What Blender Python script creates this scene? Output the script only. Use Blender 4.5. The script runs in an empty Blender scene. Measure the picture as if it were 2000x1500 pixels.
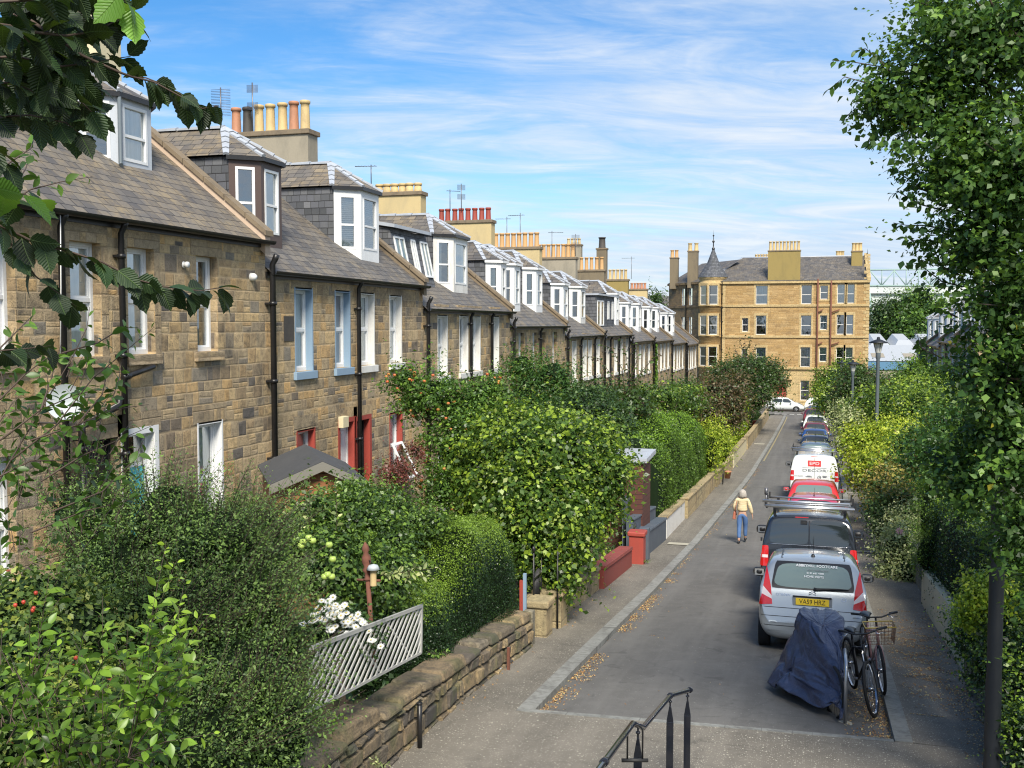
import bpy, bmesh, math, random, mathutils
import numpy as np
from mathutils import Vector, Matrix
from mathutils.bvhtree import BVHTree
R = math.radians
sc = bpy.context.scene
col = sc.collection

# ------------------------------------------------------------------ camera, sky, sun, exposure
CZ = 4.4
cd_ = bpy.data.cameras.new('camera'); cam = bpy.data.objects.new('camera', cd_); col.objects.link(cam)
cam.location = (0, 0, CZ); cam.rotation_euler = (R(90-3.377), 0, R(16.5))
cd_.sensor_width = 36; cd_.lens = 36; cd_.clip_end = 3000; cd_.clip_start = 0.05
sc.camera = cam
sc.cycles.filter_width = 1.15
sc.view_settings.view_transform = 'Standard'; sc.view_settings.look = 'None'
sc.view_settings.exposure = 1.0; sc.view_settings.gamma = 1
SUN_EL, SUN_AZ = 46, 157            # azimuth clockwise from +Y
sun_d = bpy.data.lights.new('sun', 'SUN'); sun_d.energy = 3.1; sun_d.angle = R(18); sun_d.color = (1, .93, .82)
sun = bpy.data.objects.new('sun', sun_d); col.objects.link(sun)
_v = Vector((math.sin(R(SUN_AZ))*math.cos(R(SUN_EL)), math.cos(R(SUN_AZ))*math.cos(R(SUN_EL)), math.sin(R(SUN_EL))))
sun.rotation_euler = _v.to_track_quat('Z', 'Y').to_euler(); sun.location = _v*30+Vector((0, 20, 0))

# ------------------------------------------------------------------ node helpers
class G:
    def __init__(s, tree): s.t = tree; s.n = tree.nodes; s.l = tree.links
    def N(s, typ, **k):
        n = s.n.new(typ)
        for a, b in k.items(): setattr(n, a, b)
        return n
    def put(s, sock, v):
        if isinstance(v, bpy.types.NodeSocket): s.l.new(v, sock)
        elif v is not None:
            if hasattr(sock.default_value, '__len__') and not hasattr(v, '__len__'): v = (v, v, v)
            if hasattr(sock.default_value, '__len__') and len(sock.default_value) == 4 and len(v) == 3: v = (*v, 1)
            sock.default_value = v
    def m(s, op, a, b=None, c=None, clamp=False):
        n = s.N('ShaderNodeMath', operation=op, use_clamp=clamp)
        for i, v in enumerate((a, b, c)):
            if v is not None: s.put(n.inputs[i], v)
        return n.outputs[0]
    def vm(s, op, a, b=None):
        n = s.N('ShaderNodeVectorMath', operation=op)
        s.put(n.inputs[0], a)
        if b is not None: s.put(n.inputs[1], b)
        return n.outputs[0]
    def mix(s, f, a, b, mode='MIX'):
        n = s.N('ShaderNodeMix', data_type='RGBA', blend_type=mode, clamp_factor=True)
        s.put(n.inputs[0], f); s.put(n.inputs[6], a); s.put(n.inputs[7], b)
        return n.outputs[2]
    def xyz(s, v):
        n = s.N('ShaderNodeSeparateXYZ'); s.put(n.inputs[0], v); return n.outputs
    def comb(s, x=0, y=0, z=0):
        n = s.N('ShaderNodeCombineXYZ')
        for i, v in enumerate((x, y, z)): s.put(n.inputs[i], v)
        return n.outputs[0]
    def noise(s, v, scale=5, det=4, rough=.55, dist=0, dim='3D', out=0):
        n = s.N('ShaderNodeTexNoise', noise_dimensions=dim)
        if v is not None:
            s.put(n.inputs['W' if dim == '1D' else 'Vector'], v)
        s.put(n.inputs['Scale'], scale); s.put(n.inputs['Detail'], det); s.put(n.inputs['Roughness'], rough); s.put(n.inputs['Distortion'], dist)
        return n.outputs[out]
    def vor(s, v, scale=5, feature='F1', out='Distance', rnd=1):
        n = s.N('ShaderNodeTexVoronoi', feature=feature)
        s.put(n.inputs['Vector'], v); s.put(n.inputs['Scale'], scale); s.put(n.inputs['Randomness'], rnd)
        return n.outputs[out]
    def white(s, v, out='Value'):
        n = s.N('ShaderNodeTexWhiteNoise', noise_dimensions='3D'); s.put(n.inputs[0], v); return n.outputs[out]
    def ramp(s, f, stops, interp='LINEAR'):
        n = s.N('ShaderNodeValToRGB'); r = n.color_ramp; r.interpolation = interp
        while len(r.elements) < len(stops): r.elements.new(.5)
        for e, (p, c) in zip(r.elements, stops):
            e.position = p; e.color = (*c, 1) if hasattr(c, '__len__') else (c, c, c, 1)
        s.put(n.inputs[0], f); return n.outputs[0]
    def rng(s, v, a, b, c=0, d=1, smooth=False):
        n = s.N('ShaderNodeMapRange', clamp=True)
        if smooth: n.interpolation_type = 'SMOOTHSTEP'
        for i, x in enumerate((v, a, b, c, d)): s.put(n.inputs[i], x)
        return n.outputs[0]
    def bump(s, h, strength=.5, dist=.02):
        n = s.N('ShaderNodeBump'); s.put(n.inputs['Height'], h); n.inputs['Strength'].default_value = strength; n.inputs['Distance'].default_value = dist
        return n.outputs[0]
    def obj(s): return s.N('ShaderNodeTexCoord').outputs['Object']
    def pos(s): return s.N('ShaderNodeNewGeometry').outputs['Position']
    def orand(s): return s.N('ShaderNodeObjectInfo').outputs['Random']
    def attr(s, name, out='Fac'): return s.N('ShaderNodeAttribute', attribute_name=name).outputs[out]

M = {}
def mat(name, base=None, rough=.6, metal=0, fn=None, spec=.5, coat=0, trans=None):
    m = bpy.data.materials.new(name); m.use_nodes = True
    g = G(m.node_tree); p = m.node_tree.nodes['Principled BSDF']
    p.inputs['Roughness'].default_value = rough; p.inputs['Metallic'].default_value = metal
    p.inputs['Specular IOR Level'].default_value = spec
    if coat: p.inputs['Coat Weight'].default_value = coat; p.inputs['Coat Roughness'].default_value = .05
    if base is not None: p.inputs['Base Color'].default_value = (*base, 1)
    if fn:
        r = fn(g, p)
        if r is not None:
            if not isinstance(r, tuple): r = (r,)
            g.put(p.inputs['Base Color'], r[0])
            if len(r) > 1 and r[1] is not None: g.put(p.inputs['Normal'], r[1])
            if len(r) > 2 and r[2] is not None: g.put(p.inputs['Roughness'], r[2])
    M[name] = m
    return m

# ------------------------------------------------------------------ world
w = bpy.data.worlds.new('World'); sc.world = w; w.use_nodes = True
g = G(w.node_tree); bg = w.node_tree.nodes['Background']
sky = g.N('ShaderNodeTexSky', sky_type='NISHITA'); sky.sun_disc = False
sky.sun_elevation = R(SUN_EL); sky.sun_rotation = R(SUN_AZ)
sky.air_density = 1.0; sky.dust_density = .6; sky.ozone_density = 2.5
d = g.N('ShaderNodeTexCoord').outputs['Generated']
x, y, z = g.xyz(d)
zz = g.m('MAXIMUM', g.m('ADD', z, .12), .02)
pv = g.comb(g.m('DIVIDE', x, zz), g.m('DIVIDE', y, zz), 0)
rot = g.N('ShaderNodeVectorRotate', rotation_type='Z_AXIS'); g.put(rot.inputs[0], pv); rot.inputs['Angle'].default_value = R(-24)
pv2 = g.vm('MULTIPLY', rot.outputs[0], (1, 1.6, 1))
big = g.noise(g.vm('ADD', pv2, (3.1, .4, 0)), .55, 5, .55, .3)
wisp = g.noise(g.vm('MULTIPLY', pv2, (1, 1.35, 1)), 1.5, 10, .60, 1.1)
fine = g.noise(g.vm('MULTIPLY', pv2, (1.2, 2.0, 1)), 5.5, 8, .62, .8)
# clear patch towards the upper left, cloud bank towards the right
clear = g.m('ADD', g.m('MULTIPLY', g.rng(x, -.62, .05, -.20, .07, True), 1), g.rng(z, .05, .33, .12, -.02))
v = g.m('ADD', g.m('ADD', g.m('MULTIPLY', big, .55), g.m('MULTIPLY', wisp, .42)), g.m('ADD', g.m('MULTIPLY', fine, .17), clear))
cl = g.rng(v, .36, .76, 0, 1, True)
hz = g.rng(z, -.02, .20, .40, 0, True)
cf = g.m('MAXIMUM', g.m('MULTIPLY', cl, .93), hz)
hs = g.N('ShaderNodeHueSaturation'); hs.inputs['Saturation'].default_value = 1.38; hs.inputs['Value'].default_value = 1.02; hs.inputs['Hue'].default_value = .503
g.put(hs.inputs['Color'], sky.outputs[0])
cc = g.mix(g.rng(wisp, .35, .7, 0, 1), (3.3, 4.2, 5.5), (5.2, 5.5, 5.85))
g.put(bg.inputs[0], g.mix(cf, hs.outputs[0], cc)); bg.inputs[1].default_value = .085

# ------------------------------------------------------------------ view maths used to read positions off the photograph's perspective
_TH, _PH = R(16.5), R(3.377)
_c, _s, _cp, _sp = math.cos(_TH), math.sin(_TH), math.cos(_PH), math.sin(_PH)
_R = (_c, _s, 0); _F = (-_s*_cp, _c*_cp, -_sp); _U = (-_s*_sp, _c*_sp, _cp)
def _ray(px, py): return [_F[i]+(px-1000)/2000*_R[i]+(750-py)/2000*_U[i] for i in range(3)]
def atX(px, py, X): r = _ray(px, py); t = X/r[0]; return Vector((X, r[1]*t, CZ+r[2]*t))
def atY(px, py, Y): r = _ray(px, py); t = Y/r[1]; return Vector((r[0]*t, Y, CZ+r[2]*t))
def atD(px, py, D): r = _ray(px, py); return Vector((r[0]*D, r[1]*D, CZ+r[2]*D))
PRO = [(-60, 0.1), (4, -.2), (9, -.32), (12.5, -.52), (17, -.95), (22.5, -1.5), (31.2, -2.25), (43, -2.85), (55.7, -3.45), (75, -4.05), (95, -4.5), (115, -4.75), (400, -4.75)]
_PY, _PZ = zip(*PRO)
def gz(Y): return float(np.interp(Y, _PY, _PZ))

# ------------------------------------------------------------------ mesh helpers
class MB:
    def __init__(s): s.v = []; s.f = []; s.mi = []; s.cur = 0; s.sm = []; s.smooth = False
    def face(s, pts):
        b = len(s.v); s.v += [tuple(p) for p in pts]; s.f.append(tuple(range(b, b+len(pts)))); s.mi.append(s.cur); s.sm.append(s.smooth)
    def box(s, a, b):
        x0, x1 = sorted((a[0], b[0])); y0, y1 = sorted((a[1], b[1])); z0, z1 = sorted((a[2], b[2]))
        s.hexa([(x0, y0, z0), (x1, y0, z0), (x1, y1, z0), (x0, y1, z0)], [(x0, y0, z1), (x1, y0, z1), (x1, y1, z1), (x0, y1, z1)])
    def hexa(s, lo, hi):
        b = len(s.v); n = len(lo); s.v += [tuple(p) for p in lo]+[tuple(p) for p in hi]
        fs = [tuple(range(b+n-1, b-1, -1)), tuple(range(b+n, b+2*n))]+[(b+i, b+(i+1) % n, b+n+(i+1) % n, b+n+i) for i in range(n)]
        s.f += fs; s.mi += [s.cur]*len(fs); s.sm += [s.smooth]*len(fs)
    def grid(s, P):
        h, w = len(P), len(P[0]); b = len(s.v)
        for r in P: s.v += [tuple(p) for p in r]
        for i in range(h-1):
            for j in range(w-1):
                s.f.append((b+i*w+j, b+i*w+j+1, b+(i+1)*w+j+1, b+(i+1)*w+j)); s.mi.append(s.cur); s.sm.append(s.smooth)
    def tube(s, pts, r, n=8, cap=True):
        pts = [Vector(p) for p in pts]; rs = r if hasattr(r, '__len__') else [r]*len(pts)
        b = len(s.v); up = Vector((0, 0, 1)); pn = None
        for i, p in enumerate(pts):
            t = (pts[min(i+1, len(pts)-1)]-pts[max(i-1, 0)]).normalized()
            if pn is None:
                a = t.cross(up)
                if a.length < .05: a = t.cross(Vector((1, 0, 0)))
            else: a = pn-t*pn.dot(t)
            a.normalize(); pn = a; c = t.cross(a)
            for k in range(n):
                an = 2*math.pi*k/n; s.v.append(tuple(p+(a*math.cos(an)+c*math.sin(an))*rs[i]))
        for i in range(len(pts)-1):
            for k in range(n):
                s.f.append((b+i*n+k, b+i*n+(k+1) % n, b+(i+1)*n+(k+1) % n, b+(i+1)*n+k)); s.mi.append(s.cur); s.sm.append(True)
        if cap:
            s.f.append(tuple(b+k for k in range(n-1, -1, -1))); s.f.append(tuple(b+(len(pts)-1)*n+k for k in range(n)))
            s.mi += [s.cur]*2; s.sm += [False]*2
    def lathe(s, prof, c=(0, 0, 0), n=16, axis='z', a0=0, a1=2*math.pi):
        P = []
        for r, h in prof:
            row = []
            for k in range(n+1):
                an = a0+(a1-a0)*k/n; ca, sa = r*math.cos(an), r*math.sin(an)
                q = (ca, sa, h) if axis == 'z' else ((h, ca, sa) if axis == 'x' else (sa, h, ca))
                row.append((c[0]+q[0], c[1]+q[1], c[2]+q[2]))
            P.append(row)
        o = s.smooth; s.smooth = True; s.grid(P); s.smooth = o
    def disc(s, c, r, axis='x', n=20, z=0):
        pts = []
        for k in range(n):
            an = 2*math.pi*k/n; a, b = r*math.cos(an), r*math.sin(an)
            pts.append((c[0]+0, c[1]+a, c[2]+b) if axis == 'x' else ((c[0]+a, c[1], c[2]+b) if axis == 'y' else (c[0]+a, c[1]+b, c[2])))
        s.face(pts)
    def build(s, name, mats, parent=None, world=True, bevel=0):
        me = bpy.data.meshes.new(name); me.from_pydata(s.v, [], s.f)
        if not isinstance(mats, (list, tuple)): mats = [mats]
        for m in mats: me.materials.append(M[m] if isinstance(m, str) else m)
        me.polygons.foreach_set('material_index', s.mi); me.polygons.foreach_set('use_smooth', s.sm)
        me.update()
        return link(name, me, parent, world, bevel)
def link(name, me, parent=None, world=True, bevel=0):
    o = bpy.data.objects.new(name, me); col.objects.link(o)
    if parent is not None:
        o.parent = parent
        if world:
            r = parent
            while r.parent is not None: r = r.parent
            if r.location.length > 0: me.transform(Matrix.Translation(-r.location))
    if bevel:
        b = o.modifiers.new('b', 'BEVEL'); b.width = bevel; b.segments = 2; b.limit_method = 'ANGLE'
    return o
def tag(o, label=None, cat=None, group=None, kind=None):
    if label: o['label'] = label
    if cat: o['category'] = cat
    if group: o['group'] = group
    if kind: o['kind'] = kind
    return o
def thing(name, label, cat, loc=(0, 0, 0), group=None, rz=0):
    o = bpy.data.objects.new(name, None); col.objects.link(o); o.location = loc; o.rotation_euler = (0, 0, rz); o.empty_display_size = .1
    return tag(o, label, cat, group)
def struct(name, mb, m): return tag(mb.build(name, m), kind='structure')
kids = {}
def copy_tree(o, parent=None):
    c = o.copy(); col.objects.link(c); c.parent = parent
    for ch in list(o.children): copy_tree(ch, c)
    return c
def npmesh(name, V, quads, mats, rnd=None, tip=None, parent=None, mi=None, smooth=False):
    me = bpy.data.meshes.new(name); n = len(V); k = quads.shape[1]; nf = len(quads)
    me.vertices.add(n); me.vertices.foreach_set('co', np.ascontiguousarray(V, dtype=np.float32).ravel())
    me.loops.add(nf*k); me.loops.foreach_set('vertex_index', np.ascontiguousarray(quads, dtype=np.int32).ravel())
    me.polygons.add(nf); me.polygons.foreach_set('loop_start', np.arange(0, nf*k, k, dtype=np.int32))
    if smooth: me.polygons.foreach_set('use_smooth', np.ones(nf, bool))
    for m in (mats if isinstance(mats, (list, tuple)) else [mats]): me.materials.append(M[m])
    if mi is not None: me.polygons.foreach_set('material_index', mi.astype(np.int32))
    if rnd is not None:
        a = me.attributes.new('rnd', 'FLOAT', 'FACE'); a.data.foreach_set('value', rnd.astype(np.float32))
    if tip is not None:
        a = me.attributes.new('tip', 'FLOAT', 'FACE'); a.data.foreach_set('value', tip.astype(np.float32))
    me.update(calc_edges=True)
    return link(name, me, parent)
# ------------------------------------------------------------------ materials
def masonry(g, p, h, wd, pal, mort=(.30, .23, .15), mw=.012, grime=.5, split=.62, pit=.5, seedoff=0., warp=.45, bumpd=.03):
    P = g.pos(); x, y, z = g.xyz(P); nx, ny, nz = g.xyz(g.N('ShaderNodeNewGeometry').outputs['True Normal'])
    isx = g.m('GREATER_THAN', g.m('ABSOLUTE', nx), g.m('ABSOLUTE', ny))
    a = g.m('ADD', g.m('ADD', g.m('MULTIPLY', isx, y), g.m('MULTIPLY', g.m('SUBTRACT', 1, isx), x)), seedoff)
    zw = g.m('ADD', g.m('ADD', z, 40), g.m('MULTIPLY', g.noise(z, 1.3, 1, .5, 0, '1D'), warp*1.6))
    wob = g.noise(P, 3.5, 2); zw = g.m('ADD', zw, g.m('MULTIPLY', wob, .035))
    rz = g.m('DIVIDE', zw, h); row = g.m('FLOOR', rz); fz = g.m('FRACT', rz)
    rr = g.white(g.comb(row, 3.3, 1.7))
    aw = g.m('ADD', g.m('ADD', a, 200), g.m('MULTIPLY', rr, wd*5))
    aw = g.m('ADD', aw, g.m('MULTIPLY', g.noise(g.m('ADD', a, g.m('MULTIPLY', row, 7.3)), 1.7, 1, .5, 0, '1D'), wd*1.5))
    aw = g.m('ADD', aw, g.m('MULTIPLY', wob, .03))
    ra = g.m('DIVIDE', aw, wd); cl = g.m('FLOOR', ra); fa = g.m('FRACT', ra)
    r1 = g.white(g.comb(row, cl, 9.1)); sp = g.m('GREATER_THAN', r1, split)
    fz2 = g.m('FRACT', g.m('MULTIPLY', fz, 2)); half = g.m('GREATER_THAN', fz, .5)
    fzz = g.m('ADD', g.m('MULTIPLY', sp, fz2), g.m('MULTIPLY', g.m('SUBTRACT', 1, sp), fz))
    hh = g.m('MULTIPLY', h, g.m('SUBTRACT', 1, g.m('MULTIPLY', sp, .5)))
    dz = g.m('MULTIPLY', g.m('MINIMUM', fzz, g.m('SUBTRACT', 1, fzz)), hh)
    da = g.m('MULTIPLY', g.m('MINIMUM', fa, g.m('SUBTRACT', 1, fa)), wd)
    e = g.m('MINIMUM', dz, da)
    rid = g.white(g.comb(row, cl, g.m('MULTIPLY', g.m('MULTIPLY', half, sp), 4.3)))
    rid2 = g.white(g.comb(cl, row, g.m('ADD', 2.2, g.m('MULTIPLY', g.m('MULTIPLY', half, sp), 4.3))))
    base = g.ramp(rid, pal)
    n1 = g.noise(P, 9, 6, .7, .4); n2 = g.noise(P, 38, 4, .7); n3 = g.noise(P, .9, 4, .6)
    base = g.mix(g.rng(n1, .44, .66, 0, .8), base, g.mix(.55, base, (.05, .042, .033)), 'MIX')
    base = g.mix(g.m('MULTIPLY', g.rng(n2, .54, .66, 0, pit), g.rng(rid2, .2, .9, .25, 1)), base, (.035, .028, .022))
    base = g.mix(g.m('MULTIPLY', g.rng(n3, .5, .72, 0, 1), grime), base, g.mix(.62, base, (.035, .033, .03)))
    base = g.mix(g.m('MULTIPLY', g.rng(g.noise(P, .55, 5, .7, 1.), .53, .64, 0, 1), grime*.75), base, g.mix(g.rng(n1, .3, .6, .35, .9), base, (.045, .042, .038)))
    base = g.mix(g.rng(e, mw*.5, mw*1.3, .62, 0), base, mort)
    n5 = g.noise(P, 95, 3, .7); hgt = g.m('ADD', g.m('ADD', g.rng(e, 0, mw*2.2, 0, .55), g.m('ADD', g.m('MULTIPLY', n2, .9), g.m('MULTIPLY', n5, .35))), g.m('MULTIPLY', rid2, .45))
    return base, g.bump(hgt, .8, bumpd), g.rng(n1, 0, 1, .8, .95)

TAN = [(0, (.66, .47, .235)), (.14, (.54, .40, .22)), (.28, (.44, .34, .205)), (.42, (.66, .42, .175)), (.52, (.33, .27, .185)), (.64, (.58, .43, .24)), (.74, (.25, .225, .18)), (.84, (.54, .37, .175)), (.94, (.13, .12, .11)), (1, (.66, .49, .27))]
mat('stone_house', fn=lambda g, p: masonry(g, p, .235, .29, TAN, mort=(.43, .33, .20), split=.80, warp=.33, grime=.85, bumpd=.022, pit=.75))
mat('stone_dressed', fn=lambda g, p: masonry(g, p, .34, .9, [(0, (.50, .38, .23)), (.5, (.38, .30, .19)), (1, (.56, .40, .21))], mort=(.28, .21, .13), split=2, grime=.8))
mat('stone_tenement', fn=lambda g, p: masonry(g, p, .24, .72, [(0, (.50, .32, .125)), (.3, (.43, .27, .10)), (.6, (.54, .36, .155)), (.8, (.38, .235, .09)), (1, (.58, .40, .18))], mort=(.34, .22, .10), split=.45, grime=.35, pit=.15, warp=.2))
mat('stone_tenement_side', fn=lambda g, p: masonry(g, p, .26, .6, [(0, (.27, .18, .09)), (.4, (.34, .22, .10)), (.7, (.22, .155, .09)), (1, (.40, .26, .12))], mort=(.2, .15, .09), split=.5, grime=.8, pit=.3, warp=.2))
mat('stone_dressed_tenement', fn=lambda g, p: masonry(g, p, .42, 1.1, [(0, (.55, .40, .18)), (1, (.60, .45, .22))], mort=(.42, .31, .15), split=2, grime=.3, pit=.1))
RUB = [(0, (.36, .28, .17)), (.2, (.28, .23, .16)), (.38, (.40, .32, .20)), (.52, (.13, .125, .12)), (.62, (.32, .25, .16)), (.78, (.42, .33, .19)), (.9, (.19, .17, .15)), (1, (.38, .33, .24))]
mat('rubble', fn=lambda g, p: masonry(g, p, .21, .30, RUB, mort=(.13, .11, .08), mw=.016, grime=.8, warp=.5, split=.85, bumpd=.05))
mat('coping', fn=lambda g, p: masonry(g, p, 1.5, .62, [(0, (.26, .235, .17)), (.3, (.36, .32, .22)), (.6, (.10, .10, .095)), (.8, (.30, .28, .20)), (1, (.40, .36, .25))], mort=(.06, .055, .05), mw=.02, split=2, grime=.9, bumpd=.05))
mat('sandstone', fn=lambda g, p: masonry(g, p, .5, .9, [(0, (.44, .36, .20)), (1, (.48, .36, .19))], mort=(.2, .16, .1), split=2, grime=.9))

def slate(pal, h=.20, wd=.26, moss=.35, vert=False, lich=(.34, .25, .12)):
    def f(g, p):
        P = g.pos(); x, y, z = g.xyz(P); nx, ny, nz = g.xyz(g.N('ShaderNodeNewGeometry').outputs['True Normal'])
        isx = g.m('GREATER_THAN', g.m('ABSOLUTE', nx), g.m('ABSOLUTE', ny))
        a = g.m('ADD', g.m('MULTIPLY', isx, y), g.m('MULTIPLY', g.m('SUBTRACT', 1, isx), x))
        k = 1.0 if vert else .63
        rz = g.m('DIVIDE', g.m('ADD', g.m('ADD', z, 60), g.m('MULTIPLY', g.noise(P, 2.2, 2), .03)), h*k)
        row = g.m('FLOOR', rz); fz = g.m('FRACT', rz)
        aw = g.m('ADD', g.m('ADD', g.m('ADD', a, 100), g.m('MULTIPLY', g.white(g.comb(row, 5.1, 0)), wd*4)), g.m('MULTIPLY', g.noise(g.m('ADD', a, g.m('MULTIPLY', row, 5.7)), 3.1, 1, .5, 0, '1D'), wd*.9))
        ra = g.m('DIVIDE', aw, wd); cl = g.m('FLOOR', ra); fa = g.m('FRACT', ra)
        rid = g.white(g.comb(row, cl, 1.1))
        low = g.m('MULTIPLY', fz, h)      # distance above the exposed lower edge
        da = g.m('MULTIPLY', g.m('MINIMUM', fa, g.m('SUBTRACT', 1, fa)), wd)
        base = g.ramp(rid, pal)
        n1 = g.noise(P, 7, 5, .65, .3); n2 = g.noise(P, 1.4, 4, .65); n3 = g.noise(P, 45, 3, .7)
        base = g.mix(g.rng(n3, .35, .7, 0, .4), base, g.mix(.5, base, (.03, .03, .032)))
        base = g.mix(g.m('MULTIPLY', g.rng(n2, .42, .62, 0, 1), g.m('MULTIPLY', g.rng(n1, .38, .62, .2, 1), moss)), base, lich)
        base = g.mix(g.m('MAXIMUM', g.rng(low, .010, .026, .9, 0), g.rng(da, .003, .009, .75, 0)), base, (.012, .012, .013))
        hg = g.m('ADD', g.m('ADD', g.m('MULTIPLY', g.m('SUBTRACT', 1, fz), .8), g.m('MULTIPLY', rid, .4)), g.m('ADD', g.rng(da, 0, .01, -.3, 0), g.m('MULTIPLY', n3, .15)))
        return base, g.bump(hg, .9, .022), g.rng(rid, 0, 1, .55, .8)
    return f
mat('slate', fn=slate([(0, (.085, .08, .078)), (.3, (.135, .125, .115)), (.6, (.07, .07, .073)), (.8, (.17, .155, .135)), (1, (.10, .095, .092))], moss=.3))
mat('slate_brown', fn=slate([(0, (.11, .10, .088)), (.3, (.17, .15, .125)), (.6, (.085, .08, .078)), (.8, (.21, .18, .14)), (1, (.13, .12, .105))], moss=.5))
mat('slate_hung', fn=slate([(0, (.07, .075, .085)), (.4, (.115, .12, .135)), (.7, (.05, .055, .06)), (1, (.16, .165, .175))], h=.17, wd=.2, moss=.15, vert=True, lich=(.22, .22, .2)))
def grubby(c, amt=.35, sc=3, dark=(.12, .11, .1), rough=.55, strk=True):
    def f(g, p):
        P = g.pos(); n = g.noise(g.vm('MULTIPLY', P, (1, 1, .35)) if strk else P, sc, 6, .7, .4); n2 = g.noise(P, 30, 3, .7)
        b = g.mix(g.m('MULTIPLY', g.rng(n, .48, .75, 0, 1), amt), c, dark)
        b = g.mix(g.rng(n2, .4, .7, 0, .12), b, dark)
        return b, g.bump(n2, .15, .01), rough
    return f
mat('white_paint', fn=grubby((.78, .79, .78), .22, 2.5, (.33, .31, .27), .45))
mat('old_white_paint', fn=grubby((.74, .73, .68), .45, 4, (.30, .26, .21), .6))
mat('grey_paint', fn=grubby((.50, .54, .58), .2, 3, (.3, .3, .3), .5))
mat('blue_paint', fn=grubby((.25, .36, .47), .15, 3, (.2, .22, .25), .5))
mat('red_paint', fn=grubby((.36, .06, .042), .4, 3, (.20, .06, .045), .6))
mat('red_wall_paint', fn=grubby((.25, .055, .042), .5, 4, (.17, .06, .05), .75))
mat('navy_paint', fn=grubby((.075, .095, .12), .35, 4, (.16, .17, .18), .6))
mat('brown_paint', fn=grubby((.085, .055, .045), .3, 3, (.05, .04, .035), .5))
mat('turquoise_paint', fn=grubby((.05, .50, .56), .1, 3, (.1, .3, .3), .4))
mat('dark_door', fn=grubby((.02, .02, .022), .3, 3, (.05, .05, .05), .4))
mat('cast_iron', fn=grubby((.012, .012, .013), .3, 5, (.05, .045, .04), .38))
mat('rail_paint', (.012, .014, .02), .22, coat=.5)
mat('lead', fn=grubby((.42, .45, .49), .45, 3, (.22, .23, .24), .42))
mat('render_yellow', fn=grubby((.55, .43, .215), .5, 1.2, (.30, .26, .17), .85))
mat('render_grey', fn=grubby((.33, .29, .215), .6, 1.3, (.15, .14, .11), .88))
mat('render_ochre', fn=grubby((.30, .225, .075), .5, 1.5, (.18, .145, .06), .88))
mat('render_cream', fn=grubby((.66, .58, .37), .35, 1.2, (.36, .33, .25), .85))
mat('render_brown', fn=grubby((.20, .16, .10), .6, 1.3, (.08, .07, .06), .88))
mat('skew_render', fn=grubby((.55, .42, .31), .4, 5, (.36, .28, .21), .85, False))
mat('skew_stone', fn=grubby((.22, .17, .11), .7, 3, (.07, .06, .05), .88, False))
mat('pot_cream', fn=grubby((.58, .43, .20), .5, 3, (.12, .09, .06), .7))
mat('pot_orange', fn=grubby((.55, .33, .14), .3, 3, (.25, .15, .09), .7))
mat('pot_terracotta', fn=grubby((.47, .22, .12), .5, 3, (.1, .07, .06), .7))
mat('pot_red', fn=grubby((.30, .055, .035), .4, 3, (.12, .04, .03), .65))
mat('pot_black', fn=grubby((.05, .045, .04), .3, 3, (.15, .12, .08), .7))
mat('aerial_metal', (.16, .16, .17), .4, .6)
mat('dish', fn=grubby((.42, .46, .47), .2, 6, (.3, .3, .28), .5))
mat('alarm_white', (.75, .75, .72), .4)
mat('interior', (.025, .024, .023), .9)
def curt(g, p):
    P = g.pos(); x, y, z = g.xyz(P)
    n = g.noise(g.m('ADD', x, y), 9, 2, .5, 0, '1D')
    return g.mix(g.rng(n, .3, .7, 0, 1), (.60, .62, .60), (.80, .82, .80)), g.bump(n, .5, .03), .85
mat('curtain', fn=curt)
def curt2(g, p):
    n = g.noise(g.pos(), 7, 2); return g.mix(n, (.45, .36, .33), (.62, .52, .48)), None, .85
mat('curtain_warm', fn=curt2)
mat('blind_slats', (.62, .61, .58), .6)
# window glass: reflects the sky and the trees, lets the room show through
def glassmat(name, tint=(.75, .85, .83), fac=.28, rough=.03):
    m = bpy.data.materials.new(name); m.use_nodes = True; g = G(m.node_tree); m.node_tree.nodes.remove(m.node_tree.nodes['Principled BSDF'])
    gl = g.N('ShaderNodeBsdfGlossy'); gl.inputs['Roughness'].default_value = rough; gl.inputs['Color'].default_value = (.92, .97, 1, 1)
    tr = g.N('ShaderNodeBsdfTransparent'); tr.inputs['Color'].default_value = (*tint, 1)
    fr = g.N('ShaderNodeFresnel'); fr.inputs['IOR'].default_value = 1.5
    nb = g.bump(g.noise(g.pos(), 1.1, 2), .12, .05); g.put(gl.inputs['Normal'], nb)
    mx = g.N('ShaderNodeMixShader'); g.put(mx.inputs[0], g.m('ADD', fac, g.m('MULTIPLY', fr.outputs[0], .8), clamp=True))
    g.l.new(tr.outputs[0], mx.inputs[1]); g.l.new(gl.outputs[0], mx.inputs[2]); g.l.new(mx.outputs[0], g.n['Material Output'].inputs[0])
    M[name] = m
glassmat('pane', (.95, .98, .97), .26); glassmat('pane_far', (.6, .66, .66), .22)
mat('car_glass', (.018, .024, .026), .04, spec=.9, coat=.6)
mat('car_glass_green', (.13, .18, .165), .05, spec=.9, coat=.5)

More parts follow.
